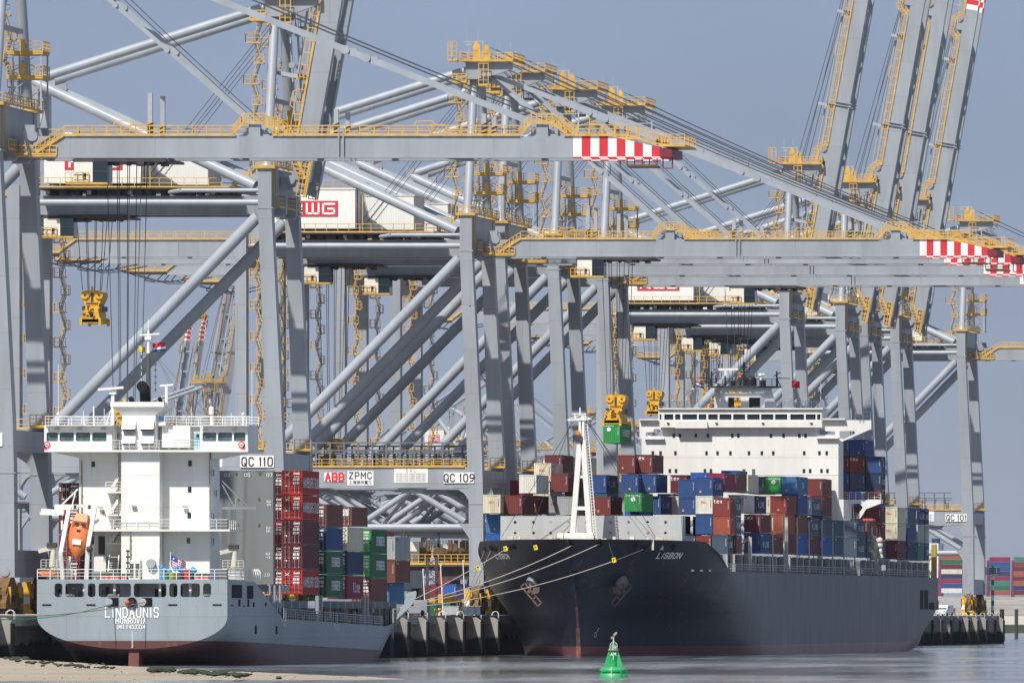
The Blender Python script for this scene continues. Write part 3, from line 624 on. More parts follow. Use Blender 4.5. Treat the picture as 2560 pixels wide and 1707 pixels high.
def build_boom(root, raised):
    ang = R(80) if raised else 0
    piv = (HX, 0, HZ); rot = (0, -ang, 0)
    def sh(o):
        for q in o.data.vertices: q.co.x += BA; q.co.z += BC
        return o
    for v in (G1, G2):
        b = MB(); b.m = 0
        b.box(.1, 57.5, v - .55, v + .55, -2.2, 0); b.box(.1, 57.5, v - .72, v + .72, -2.33, -2.2)
        for k in range(10):
            a0, a1 = 57.5 + k * .93, 57.5 + (k + 1) * .93
            top = lambda a: 0 if a < 61.3 else -(a - 61.3) / 5.5 * 1.15
            b.prism([(a0, -2.2), (a1, -2.2), (a1, top(a1)), (a0, top(a0))], v - .55, v + .55, 1 + k % 2)
            b.box(a0, a1, v - .72, v + .72, -2.33, -2.2, 1 + (k + 1) % 2)
        for a in (23.6, 54.2): b.prism([(a - .62, 0), (a + .62, 0), (a + .6, 1.25), (a - .6, 1.25)], v - .45, v + .45, 0); b.prism([(a - 1.7, 0), (a - .6, 0), (a - .6, .9)], v + .1, v + .2); b.prism([(a + .6, 0), (a + 1.7, 0), (a + .6, .9)], v + .1, v + .2)
        b.prism([(-1.6, -2.0), (.2, -2.2), (.2, 1.2), (-1.0, 1.2)], v - .35, v + .35, 0)
        b.tube((0, v - .7, 0), (0, v + .7, 0), .55, 16)
        for a in (32.6,): b.bar((a, v - .75, .9), (a, v - .75, -2.7), .16); b.bar((a + .5, v - .75, .9), (a + .5, v - .75, -2.7), .16)
        sh(b.build('boom_girder', [GREY, WHT, RED], root, piv, rot))
    b = MB()
    for a in list(range(5, 60, 8)): b.bar((a, G1, -.5), (a, G2, -.5), .6)
    b.m = 1; b.box(66.7, 68.0, G1 - .6, G2 + .6, -2.2, -1.3); b.bar((67, G1, -2.2), (67, G1, -3.4), .12); b.bar((68, G1, -2.2), (68, G1, -3.4), .12); b.bar((67, G1, -3.4), (68, G1, -3.4), .12)
    b.box(63.2, 66.4, G1 - .2, G1 + 2.5, -3.3, -3.15, 2); b.rail([(63.2, G1 - .2, -3.2), (66.4, G1 - .2, -3.2)], .9, .8, .09, .2, 1)
    b.shift(BA, BC); b.split('boom_tie', [GREY, mat('dark_red_paint', (.22, .02, .03), .5, .2), BRN], root, piv, rot)
    b = MB(); b.m = 0
    for v in (G1 - .72, G2 + .72):
        b.rail([(3.4, v, .02), (21.6, v, .02)], 1.1, 1.55, .1, .24); b.rail([(25.6, v, .02), (51.8, v, .02)], 1.1, 1.55, .1, .24); b.rail([(56.6, v, .02), (63.4, v, .02)], 1.15, 1.3, .1, .24, 2)
        for a in (23.6, 54.2): b.rail([(a - 2.2, v, .1), (a - 1.1, v, 1.35), (a + 1.1, v, 1.35), (a + 2.6, v, .1)], 1.05, .6, .1, .2, 2)
        b.rail([(63.4, v, .0), (65.2, v, -.6), (67, v, -1.0), (69.4, v, -1.0)], 1.2, .9, .08, .18, 1)
        b.rail([(3.4, v, .0), (.4, v, -1.9)], 1.0, .6, .1, .3); b.rail([(.4, v, -2.0), (2.6, v, -2.0)], 1.0, .7, .1, .2); b.rail([(.4, v, -2.0), (-1.8, v, -2.0)], 1.0, .7, .1, .2); b.box(-1.8, 2.6, v - .1, v + .8 if v < 8 else v + .1, -2.2, -2.05)
        b.poly([(8.6, v, 1.1), (8.9, v, 1.6), (10.6, v, 1.6), (10.9, v, 1.1)], .1); b.poly([(40.6, v, 1.1), (40.9, v, 1.6), (42.6, v, 1.6), (42.9, v, 1.1)], .1)
    b.box(67, 69.5, G1 - .8, G2 + .8, -1.12, -1.05); b.rail([(69.4, G1 - .7, -1.05), (69.4, G2 + .7, -1.05)], 1.25, 1.8, .08, .15, 1)
    for k in range(5): a = 65.5 + random.random() * 3; b.box(a, a + .25, G1, G1 + 1, -.9, -.5 + random.random() * .5)
    for a, h in ((12.5, 1.5), (32.3, 1.3), (48, .9)):
        for v in (G1 - .3, G2 - .3): b.box(a - .27, a + .27, v - .27, v + .27, 0, h)
    sh(b.build('boom_walkway', YEL, root, piv, rot))
    b = MB()
    for a, h in ((12.5, 4.6), (32.3, 2.9), (48, 2.4)):
        for v in (G1 - .3, G2 - .3):
            b.box(a - .24, a + .24, v - .24, v + .24, .0, h, 0)
            for k in range(3): b.prism([(a - .28, .1 + k * .45), (a + .28, .35 + k * .45), (a + .28, .55 + k * .45), (a - .28, .3 + k * .45)], v - .285, v + .285, 1)
    for a in (58, 65.8): b.bar((a, G1, 0), (a, G1, 2.6 - (a > 60) * 1.0), .16, m=0); b.bar((a, G1, 2.4 - (a > 60)), (a - 4, G1, 2.3 - (a > 60)), .09)
    for k in range(14): a = 8 + random.random() * 44; b.box(a, a + random.uniform(.4, 1.6), G1 + .7, G1 + 2, .0, random.uniform(.15, .5))
    b.bar((4, G1 + 1, .25), (52, G1 + 1, .25), .2)
    sh(b.build('boom_post', [STEEL, ST], root, piv, rot))
    # forestays
    def bw(a, c):
        a += BA; c += BC
        return Vector((HX + a * math.cos(ang) - c * math.sin(ang), 0, HZ + a * math.sin(ang) + c * math.cos(ang)))
    for v in (7.0, 12.6):
        ap = Vector((1.6, v, 73.6))
        if not raised:
            for a, wd in ((23.6, .42), (54.2, .62)):
                b = MB(); q = bw(a, 1.0); q.y = v; b.bar(ap, q, .22, wd); n_ = (q - ap)
                for f in (.25, .29, .33, .62, .66) if a > 30 else (.35, .4, .62): c = ap.lerp(q, f); b.tube(c - Vector((0, .3, 0)), c + Vector((0, .3, 0)), wd * .75, 14)
                b.build('forestay', GREYD, root)
            b = MB()
            for dz in (0, .35, 1.2): 
                p_ = ap + Vector((.5, 0, 2.2 + dz)); q = bw(54.2 if dz else 23.6, 1.6 + dz * .6); q.y = v
                pts = cable([p_, q], .4 + dz * .3, 8)
                for i in range(8): b.bar(pts[i], pts[i + 1], .085)
            b.build('boom_rope', ROPE, root)
        else:
            b = MB(); q = bw(23.6, 1.0); q.y = v; mid = Vector((2.4, v, 60.0)); b.bar(ap, mid, .2, .5); b.bar(mid + Vector((.5, 0, 0)), q, .2, .4)
            p2, q2 = bw(24.5, 1.9), bw(56, 1.5); p2.y = q2.y = v; b.bar(p2, q2, .2, .55)
            p2, q2 = bw(12, 1.6), bw(23, 1.9); p2.y = q2.y = v; b.bar(p2, q2, .2, .5)
            for f in (.2, .5, .8): c = ap.lerp(mid, f); b.tube(c - Vector((0, .3, 0)), c + Vector((0, .3, 0)), .4, 12)
            b.bar((4.2, v, 56), (4.2, v, 72.5), .3); b.bar((1.5, v, 58.5), (4.6, v, 58.5), .35)
            b.build('forestay', GREYD, root)
            b = MB()
            for k, a in enumerate((57, 56)): 
                q = bw(a, 1.5); q.y = v; b.bar(ap + Vector((-.4 + k * 1.1, 0, 2.4)), q, .1)
            b.build('boom_rope', ROPE, root)
    b = MB(); 
    for v in (G1 + 1, G2 - 1): 
        q = [(.2, v, 73), (-16.5, v, 52)]; b.bar(q[0], q[1], .07); b.bar((.6, v, 73), (-15.6, v, 52), .07)
    b.split('hoist_rope', ROPE, root)
def build_trolley(root):
    t = MB(); t.box(0, 10.3, 5.2, 14.3, 48.2, 48.45, 0)
    for k in range(34): x = random.random() * 9.6; y_ = 4.9 + random.random() * 2; t.box(x, x + random.uniform(.25, .9), y_, y_ + 1, 48.0 - random.random() * .3, 48.3, random.choice((0, 0, 1)))
    for x in (2, 4.5, 7): t.tube((x, 5.2, 48.1), (x, 6, 48.1), .4, 12, m=0)
    t.box(.2, 10, 4.9, 5.2, 48.15, 48.5, 0)
    to = t.build('trolley', [DRK, BRN], root)
    c = MB(); c.box(.3, 2.3, 4.4, 7, 46.0, 48.1, 0); c.box(-.6, 3.9, 4.2, 7.2, 45.75, 45.95, 1); c.rail([(-.6, 4.2, 45.9), (1.9, 4.2, 45.9)], 1.1, .7, .08, .15, 1, m=1)
    c.box(2.3, 3.9, 4.3, 7.1, 46.0, 48.2, 2); c.box(2.3, 3.95, 4.25, 4.3, 47.05, 47.15, 3); c.box(1.2, 1.6, 4.36, 4.4, 46.3, 46.9, 2)
    c.build('operator_cab', [CRM, YEL, GLS, DRK], to)
    return to
def spreader_mesh(root, ropes_to=40.0, hl=2.8):
    b = MB(); b.m = 0
    b.box(-1.0, 1.0, -hl, hl, .1, .5)
    for v in (-hl, hl - .3):
        b.box(-1.18, 1.18, v, v + .3, 0, .7)
        for x in (-1.3, 1.0): b.box(x, x + .3, v - .1, v + .4, -.25, .6)
    b.prism([(-1.15, .5), (1.15, .5), (1.0, 1.5), (.75, 2.3), (-.75, 2.3), (-1.0, 1.5)], -1.7, 1.7)
    b.prism([(-1.1, .5), (-.1, .5), (-.1, 1.7), (-.9, 1.7)], -hl + .1, -1.7); b.prism([(.35, .5), (1.1, .5), (.9, 1.8), (.35, 1.8)], -hl + .1, -1.7)
    b.m = 1
    for x in (-1.2, .95): b.box(x, x + .28, -1.9, 1.9, 1.5, 2.1)
    for k in range(16): x = random.uniform(-1.0, .8); z = .4 + random.random() * 1.5; b.box(x, x + random.uniform(.08, .25), -hl - .02, -hl + .3, z, z + random.uniform(.06, .3))
    b.box(-.4, .4, -1.75, -1.7, .9, 1.4)
    b.build('spreader_frame', [YELD, DRK], root)
    b = MB(); b.m = 0
    b.prism([(-.8, 2.2), (.8, 2.2), (1.15, 2.9), (1.3, 3.3), (1.25, 3.8), (.8, 4.0), (-.8, 4.0), (-1.25, 3.8), (-1.3, 3.3), (-1.15, 2.9)], -1.75, 1.75)
    for x in (-.85, .85):
        b.tube((x, -1.95, 3.45), (x, -1.75, 3.45), .5, 16, m=0); b.tube((x, -2.0, 3.45), (x, -1.95, 3.45), .14, 12, m=1)
    b.box(-.12, .12, -1.8, -1.6, 3.9, 4.5, 0); b.box(-.75, .75, -1.8, -1.75, 2.35, 2.5, 1); b.box(-.15, .15, -1.8, -1.75, 2.6, 3.7, 1)
    b.build('head_block', [YELD, DRK], root)
    b = MB()
    for x in (-1.15, -.35, .35, 1.15):
        b.bar((x, -1.8, 4.0), (x * 1.6, -1.8, ropes_to), .075); b.bar((x, 1.8, 4.0), (x * 1.4 + .2, 1.8, ropes_to), .075)
    b.build('hoist_rope', ROPE, root)
CR = [(111, 1204.6), (110, 1375.9), (109, 1537.0), (108, 1567.3), (107, 1619.3), (106, 1669.8), (105, 1887.0), (104, 1965.7), (103, 1999.7), (102, 2048.8), (101, 2160.0)]
RAISED = {110, 105, 104, 103, 102}
TRO = {111: 7.4, 110: -28.0, 109: 14.0, 108: -28.0, 107: -28.0, 106: 17.8, 105: -26, 104: -28.4, 103: -28, 102: -28, 101: -28}
base = build_crane(); index_kids()
rz = copy_tree(base)
build_boom(base, False); build_trolley(base); build_boom(rz, True); build_trolley(rz); index_kids()
LBL = {111: 'grey quay crane with lowered boom and red-white tip, nearest, at the left edge',
 110: 'grey quay crane with raised boom standing behind the stern of the grey ship, numbered 110',
 109: 'grey lowered-boom quay crane between the ships, numbered 109, holding a green container',
 108: 'grey lowered-boom quay crane standing directly behind the crane numbered 109',
 107: 'grey lowered-boom quay crane behind the foremast, two behind the crane numbered 109',
 106: 'grey lowered-boom quay crane whose cab hangs above the white bridge of the black ship',
 105: 'grey quay crane with leftmost of the four raised booms above the black ship',
 104: 'grey quay crane with second from left of the four raised booms above the black ship',
 103: 'grey quay crane with third from left of the four raised booms above the black ship',
 102: 'grey quay crane with rightmost raised boom, its red and white tip at the top edge',
 101: 'grey lowered-boom quay crane at the far end of the quay, numbered 101'}
cranes = {}
used = set()
for num, Z in CR:
    src = rz if num in RAISED else base
    o = src if src.name not in used else copy_tree(src); used.add(src.name)
    cranes[num] = o; o.location = (-231.7, Z, 0.12)
for q in [q for q in bpy.data.objects if q.parent in (cranes[101], cranes[102], cranes[103], cranes[104], cranes[105]) and q.name.startswith('reel_platform')]: bpy.data.objects.remove(q)
for num, o in cranes.items():
    tag(o, LBL[num], 'crane', 'quay cranes along the terminal')
    for ch in [q for q in bpy.data.objects if q.parent is o]:
        if ch.name.startswith('trolley'): ch.location.x = TRO[num]
    if num in (111, 110, 109, 106, 101):
        pbm = [q for q in bpy.data.objects if q.parent is o and q.name.startswith('portal_beam')][0]
        b = MB(); b.box(-2.95, 1.15, -1.12, -1.07, 17.85, 19.3); sg = b.build('number_plate', WHT, pbm)
        text('lettering', 'QC %d' % num, INK, 1.35, sg, (-.88, -1.14, 18.56), sx=.90, bold=.0)
index_kids()
# far cranes of the next basin
for i, (num, px, Z, rt) in enumerate(((110, 545, 3650, 40), (109, 1150, 3500, -52), (110, 470, 4500, 55), (109, 960, 4300, -60), (109, 1440, 4200, -48), (109, 1560, 4500, -55))):
    o = copy_tree(cranes[num]); o.location = ((px - VX) * Z / F, Z, 0); o.rotation_euler = (0, 0, R(rt))
    tag(o, ['far crane with raised red-tipped boom between the struts behind the grey ship', 'far crane with lowered boom seen just left of the crane numbered 109', 'smaller far crane just left of the far raised boom behind the grey ship', 'far crane with red-signed white house above the portal of the crane numbered 109', 'faint far crane seen left of the white foremast', 'faint far crane seen behind the white foremast, right of it'][i], 'crane', 'far cranes of the next basin')
# spreaders
def spreader(num, u, zb, label, first=None):
    Z = dict(CR)[num]
    if first is None:
        o = empty('spreader'); spreader_mesh(o, 48.2 - zb, 5.6 if num == 109 else 2.9)
    else: o = first
    o.location = (-231.7 + u, Z + 9.75, zb); return tag(o, label, 'spreader', 'spreaders hanging from the cranes')
spreader(110, -22.5, 35.6, 'yellow spreader with rope sheaves hanging empty against the sky, upper left')
spreader(111, 12.4, 18.7, 'yellow spreader hanging just behind the black funnel of the grey ship')
spreader(109, 19.0, 26.05, 'yellow spreader locked onto the hanging green container beside the white bridge')
spreader(108, -24.4, 20.6, 'yellow-brown spreader hanging low over the yellow portal walkway behind the grey stack')
spreader(105, -22.8, 33.6, 'yellow spreader hanging behind the left bridge wing of the black ship')
spreader(106, 18.7, 29.3, 'yellow spreader seen through the mast house opening of the white bridge')
spreader(104, -23.5, 35, 'yellow spreader just right of the mast house on the white bridge')
# ------------------------------------------------------------------ containers
CB = {}
def ribbed(b, p0, ux, n, wd, z0, z1, nrm, dep=.045):
    """vertical corrugation between frame posts, from p0 along ux"""
    p0 = Vector(p0); ux = Vector(ux); nr = Vector(nrm); st = wd / n
    for k in range(n):
        a = p0 + ux * (k * st); q = [a, a + ux * st * .35, a + ux * st * .5, a + ux * st * .85, a + ux * st]
        d = [0, 0, dep, dep, 0]
        for i in range(4):
            A = q[i] - nr * d[i]; B_ = q[i + 1] - nr * d[i + 1]
            b.add([(A.x, A.y, z0), (B_.x, B_.y, z0), (B_.x, B_.y, z1), (A.x, A.y, z1)], [(0, 1, 2, 3)])
def cont_body(L_, H):
    if (L_, H) in CB: return CB[(L_, H)]
    W_ = 2.27; b = MB()
    b.box(.06, W_ - .06, .06, L_ - .06, .05, H - .04)
    for x in (0, W_ - .13):
        for y in (0, L_ - .13): b.box(x, x + .13, y, y + .13, 0, H)
    for y in (0, L_ - .1):
        b.box(.13, W_ - .13, y, y + .1, .02, .16); b.box(.13, W_ - .13, y, y + .1, H - .13, H - .01)
    for x in (0.0, W_ - .09): b.box(x, x + .09, .13, L_ - .13, .02, .15); b.box(x, x + .09, .13, L_ - .13, H - .11, H - .005)
    ribbed(b, (.13, .02, 0), (1, 0, 0), 8, W_ - .26, .16, H - .13, (0, -1, 0))
    ribbed(b, (W_ - .02, .13, 0), (0, 1, 0), int(L_ / .27), L_ - .26, .15, H - .11, (1, 0, 0), .035)
    o = b.build('tmpc', GREY); me = o.data; me.name = 'container_body'; bpy.data.objects.remove(o)
    CB[(L_, H)] = me; return me
CCOL = dict(red=(.25, .05, .042), brick=(.20, .05, .042), maroon=(.15, .03, .04), bright=(.50, .035, .03), crimson=(.28, .025, .07), brown=(.20, .07, .05),
            orange=(.38, .10, .055), navy=(.022, .045, .12), blue=(.03, .085, .24), royal=(.03, .12, .42), light=(.05, .20, .42), slate=(.07, .11, .16), teal=(.03, .13, .20),
            cream=(.72, .66, .50), white=(.76, .74, .66), grey=(.42, .44, .44), green=(.03, .30, .07), dgreen=(.02, .16, .06), lime=(.06, .46, .09), aqua=(.05, .22, .17))
CNAME = dict(red='brick red', brick='rust red', maroon='dark maroon', bright='bright red', crimson='crimson', brown='red-brown', orange='orange', navy='navy blue', blue='blue', royal='bright blue', light='light blue', slate='slate blue', teal='dark teal', cream='cream', white='off-white', grey='light grey', green='bright green', dgreen='dark green', lime='lime green', aqua='sea green')
def cmat(k): return mat('container_' + CNAME[k].replace(' ', '_').replace('-', '_'), CCOL[k], .55, .62, .9, 1, dcol=tuple(c * .55 + (.03 if i == 0 else .012) for i, c in enumerate(CCOL[k])), spec=.3)
DOORS = {}
def door_mesh(H):
    if H in DOORS: return DOORS[H]
    b = MB(); b.m = 0
    for x in (.38, .82, 1.45, 1.89): b.bar((x, -.05, .12), (x, -.05, H - .1), .045)
    for x in (.38, .82, 1.45, 1.89):
        for z in (.2, H - .25, .95, 1.2): b.box(x - .09, x + .09, -.075, -.02, z, z + .05)
    b.m = 2
    for z in (.55, 1.15, 1.75, H - .35): b.box(.15, 1.1, -.035, .02, z, z + .05); b.box(1.17, 2.12, -.035, .02, z, z + .05)
    b.m = 1
    for x, z, w_, h_ in ((1.3, H - .45, .7, .16), (1.25, 1.55, .32, .26), (1.65, 1.55, .3, .26), (1.25, 1.15, .32, .26), (1.65, 1.15, .3, .26), (1.35, H - .75, .6, .08), (.3, .9, .3, .14)):
        b.box(x, x + w_, -.045, .02, z, z + h_)
    o = b.build('tmpd', [mat('door_rods', (.42, .36, .34), .5, .4, 2), PWH, mat('door_edge', (.10, .03, .03), .7, 0)]); DOORS[H] = o.data; bpy.data.objects.remove(o); return DOORS[H]
ALLC = []
CODES = ['CRXU 431207', 'TEXU 720951', 'KLTU 118364', 'GATU 903418', 'TRLU 556027', 'FCIU 284490']
def container(X, Y, z, col, L_=11.34, H=2.41, door=False, front=None, side=None, label='', group=None, fcol=PWH, scol=PWH, dot=None):
    me = cont_body(L_, H); o = bpy.data.objects.new('container', me); C.objects.link(o)
    o.location = (X, Y, z); o.material_slots[0].link = 'OBJECT'; o.material_slots[0].material = cmat(col)
    tag(o, label or 'container', 'container', group)
    if door: d = bpy.data.objects.new('door_fittings', door_mesh(H)); C.objects.link(d); d.parent = o
    if front: text('marking', front[0], fcol, front[1], o, (front[2], -.01, front[3]), bold=.01, ext=.01)
    if side: text('marking', side[0], scol, side[1], o, (2.29, L_ * side[3] if len(side) > 3 else L_ / 2, side[2]), 'side', sx=side[4] if len(side) > 4 else 1.0, bold=.012, ext=.01)
    mk = INK if col in ('cream', 'white', 'grey') else PWH
    if not door and Y < 3000:
        text('number_marking', CODES[int(abs(X * 7 + z * 3)) % len(CODES)], mk, .15, o, (2.02, -.01, H * .60), rot=(R(90), R(90), 0), ext=.01)
        text('code_marking', CODES[int(abs(X * 5 + z * 9)) % len(CODES)][:7], mk, .22, o, (2.29, 1.6, H - .4), 'side', sx=1.6, ext=.01)
    ALLC.append(o); return o
# ------------------------------------------------------------------ grey feeder ship (stern towards the camera)
def hull_paint(name, top, bot, zline, k, y0, rough=.35, dirt=.25, spec=.3, dcol=None):
    m = mat(name, top, rough, dirt, .5, 1, spec=spec, dcol=dcol); t = m.node_tree; n = t.nodes; l = t.links; bs = n['Principled BSDF']; src = bs.inputs['Base Color'].links[0].from_socket
    g = n.new('ShaderNodeNewGeometry'); s_ = n.new('ShaderNodeSeparateXYZ'); l.new(g.outputs['Position'], s_.inputs[0])
    a = n.new('ShaderNodeMath'); a.operation = 'MULTIPLY_ADD'; l.new(s_.outputs['Y'], a.inputs[0]); a.inputs[1].default_value = k; l.new(s_.outputs['Z'], a.inputs[2])
    c = n.new('ShaderNodeMath'); c.operation = 'GREATER_THAN'; l.new(a.outputs[0], c.inputs[0]); c.inputs[1].default_value = zline + k * y0
    no = n.new('ShaderNodeTexNoise'); l.new(g.outputs['Position'], no.inputs[0]); no.inputs['Scale'].default_value = .35; no.inputs['Detail'].default_value = 8; no.inputs['Roughness'].default_value = .7
    r2 = n.new('ShaderNodeMix'); r2.data_type = 'RGBA'; l.new(no.outputs[0], r2.inputs[0]); r2.inputs[6].default_value = (*bot, 1); r2.inputs[7].default_value = (bot[0] * .55 + .02, bot[1] * .9 + .02, bot[2] * .9 + .02, 1)
    x = n.new('ShaderNodeMix'); x.data_type = 'RGBA'; l.new(c.outputs[0], x.inputs[0]); l.new(r2.outputs[2], x.inputs[6]); l.new(src, x.inputs[7]); l.new(x.outputs[2], bs.inputs['Base Color'])
    return m
YS = 1199.0; XC = -216.0; KS = .0125
def LP(x, y, Z): return P(x, y, Z) - Vector((XC, YS, 0))        # photo point at depth Z -> ship coordinates
ship1 = empty('feeder_ship', (XC, YS, 0), 'grey-hulled container feeder with white stern house, moored stern towards the viewer', 'ship')
HG = seams(hull_paint('feeder_hull_paint', (.32, .37, .40), (.15, .045, .042), -2.56, KS, YS, .5, .4, dcol=(.24, .27, .28)), 8, 2.4, .22, .025)
def section1(Y):
    """half outline (x, z) from keel to rail"""
    ztop = 3.9 if Y < 17 else (3.9 - (Y - 17) * 3.7 / 18 if Y < 35 else .2)
    if Y < 17: ztop = 3.9
    if Y > 106: ztop = .2 + min(1, (Y - 106) / 70) * 5.1
    b_ = 10.03
    zk = -3.44 - 8 * min(1, (Y / 34.0)) ** 1.0
    nn = 2.1 + 2.5 * min(1, Y / 60)
    if Y <= 80: fl = lambda z: 1.0
    else:
        def fl(z):
            zz = max(-9, min(5.5, z)); Yf = 97 + (zz + 3.9) * 2.85; Ye = Yf + 63.5
            t = (Y - Yf) / (Ye - Yf); 
            if t <= 0: return 1.0
            if t >= 1: return .004
            return max(.004, (1 - t ** (1.06 + max(0, zz - .2) * .11)))
    zs = 0.0 if Y < 30 else 0.0 - min(4.5, (Y - 30) * .15)
    out = []
    for i in range(15):
        z = zk + (zs - zk) * (1 - math.cos(math.pi / 2 * i / 14)); u = (zs - z) / (zs - zk)
        x = b_ * max(0.0, 1 - u ** nn) ** (1 / nn); out.append((x * fl(z), z))
    for k in range(1, 7): z = zs + (ztop - zs) * k / 6; out.append((b_ * fl(z), z))
    return out
b = MB(); rings = []
Ys = [0, .6, 2, 4, 7, 10, 14, 17, 20, 24, 30, 35, 45, 60, 80, 86, 92, 97, 102, 106, 110, 115, 120, 126, 132, 138, 144, 150, 156, 161, 165, 169, 173, 177, 180, 183, 186, 188]
for Y in Ys:
    s_ = section1(Y); pts = [(-x, Y, z - KS * Y) for x, z in s_[::-1]] + [(x, Y, z - KS * Y) for x, z in s_[1:]]
    def ye_(z): return 97 + (min(5.5, z) + 3.9) * 2.85 + 63.0
    pts = [(x, min(y, max(100, ye_(z + KS * Y))), z) for x, y, z in pts]
    rings.append(pts)
b.loft(rings, False, False, False)
for f_ in range(len(b.sm)): b.sm[f_] = True
rust(HG, .35, .60, .7, .06, (.22, .16, .08)); hull1 = b.build('hull', HG, ship1)
b = MB()    # decks inside the bulwark
b.box(-9.9, 9.9, .5, 17, 3.55, 3.65); b.add([(-9.95, 17, -.25), (9.95, 17, -.25), (9.95, 104, -1.3), (-9.95, 104, -1.3)], [(0, 1, 2, 3)])
b.add([(-9, 104, -1.2), (9, 104, -1.2), (2, 150, -.8), (-2, 150, -.8)], [(0, 1, 2, 3)])
b.box(-9.9, 9.9, 4.6, 4.8, -.4, 3.55); b.box(-9.9, 9.9, .3, 5, -.5, -.4)
b.build('deck', mat('deck_green_grey', (.20, .24, .24), .7, .3), ship1)
# transom with real openings
tr = [(x, z) for x, z in section1(0)]; outline = [(-x, z) for x, z in tr[::-1]] + [(x, z) for x, z in tr[1:]]
ops = []
for a, c in ((357, 408), (428, 553), (575, 625), (645, 857), (875, 1088), (1107, 1160), (1180, 1307), (1328, 1380)):
    q0 = LP(a * .38265, 0, YS).x; q1 = LP(c * .38265, 0, YS).x; ops.append(rrect(q0, q1, 2.04, 3.48, .28))
plate('transom', outline, ops, -.02, .16, HG, ship1)
b = MB(); random.seed(5)
b.box(-9.6, 9.6, 4.3, 4.5, -.4, 3.5, 0)
for x in (-8.6, -5.4, -2.2, 2.6, 5.8, 8.8): b.box(x, x + .25, 1.0, 1.3, -.4, 3.5, 0)
b.box(-1.7, -.2, 2.0, 4.0, -.4, 3.5, 1); b.box(3.6, 4.5, 4.2, 4.29, 1.4, 3.2, 2); b.box(-5.8, -5.0, 3, 4, -.4, 2.6, 2)
for x in (-7.9, -2.9, 6.9): b.tube((x, 1.5, 1.9), (x + 1.3, 1.5, 1.9), .42, 12, m=0)
for k in range(18): x = random.uniform(-9, 9); b.box(x, x + random.uniform(.1, .5), 4.15, 4.28, random.uniform(1.6, 2.6), random.uniform(2.7, 3.3), random.choice((1, 2, 3)))
b.box(-6.5, -6.2, .8, 1.1, 1.8, 3, 3)
b.build('mooring_deck_gear', [SHIPW, STEEL, DRK, BRN], ship1)
b = MB(); b.prismx([(0.3, -3.3), (2.6, -3.6), (2.9, -8), (-.4, -8)], -.42, .65); b.build('rudder', mat('rudder_antifouling', (.16, .045, .04), .7, .4), ship1)
b = MB(); b.m = 0
for a in (735, 955): q = LP(a * .38265, 1504, YS); b.box(q.x - .45, q.x + .65, -.2, .1, q.z - .45, q.z + .45, 0); b.tube((q.x - .35, -.28, q.z), (q.x - .35, -.1, q.z), .4, 14, m=1)
for a in (307, 595, 1130, 1420): q = LP(a * .38265, 1511, YS); b.box(q.x - .48, q.x + .48, -.16, -.05, q.z - .07, q.z + .07, 0)
q = LP(865 * .38265, 1504, YS)
for k in range(12): a0, a1 = k * math.pi / 6, (k + 1) * math.pi / 6; b.m = 0; b.bar((q.x + .4 * math.cos(a0), -.35, q.z + .4 * math.sin(a0)), (q.x + .4 * math.cos(a1), -.35, q.z + .4 * math.sin(a1)), .22)
b.ball((q.x - .45, -.3, q.z - .05), .3, 10, 1, 2)
b.split('fairlead', [BLK, STEEL, mat('float_orange', (.55, .12, .03), .6, .3, 2)], ship1)
text('ship_name', 'LINDAUNIS', PWH, 1.34, hull1, (.0, -.14, -.02 - .2), sx=.76, bold=.0).location = (LP(330.5, 0, YS).x, -.14, .42)
text('home_port', 'MONROVIA', PWH, .80, hull1, (LP(328, 0, YS).x, -.14, -.46), sx=.78, bold=.01)
text('ship_number', 'IMO 9483334', PWH, .58, hull1, (LP(328.5, 0, YS).x, -.14, -1.1), sx=.74, bold=.01)
b = MB(); 
for k in range(14): b.box(-.06, .1, -.13, -.1, -3.3 + k * .13, -3.24 + k * .13)
b.build('draught_marks', PWH, ship1)
# side marks, openings on the starboard quarter
b = MB()
for a, c, t, bt in ((1512, 1578, 925, 1012), (1612, 1652, 930, 1016)):
    x0 = a * .38265; x1 = c * .38265; Za = -206 * -F / (VX - x0); Zb = 206 * F / (VX - x1); za = (VY - (1107 + t * .38265)) * Za / F; zb = (VY - (1107 + bt * .38265)) * Za / F
    b.box(9.9, 10.06, Za - YS, Zb - YS, zb, za)
for x0, t, bt, dz in ((1555, 1020, 1065, 1.2), (1615, 1018, 1068, .9), (1650, 1040, 1070, .9), (1505, 1055, 1062, 1.5), (1585, 1060, 1068, 1.2), (1665, 1188, 1245, .9), (1800, 1193, 1247, .9), (1730, 1040, 1066, .8)):
    x0 *= .38265; Za = 206 * F / (VX - x0); za = (VY - (1107 + t * .38265)) * Za / F; zb = (VY - (1107 + bt * .38265)) * Za / F
    b.box(9.95, 10.07, Za - YS, Za - YS + dz, zb, za)
b.split('side_opening', BLK, ship1)
for x0, y0 in ((1847, 1175), (2190, 1200)):
    x0 *= .38265; y0 = 1107 + y0 * .38265; Z = 206 * F / (VX - x0); text('tug_mark', 'TUG', PWH, .9, hull1, (10.09, Z - YS, (VY - y0) * Z / F), 'side', sx=1.9); 
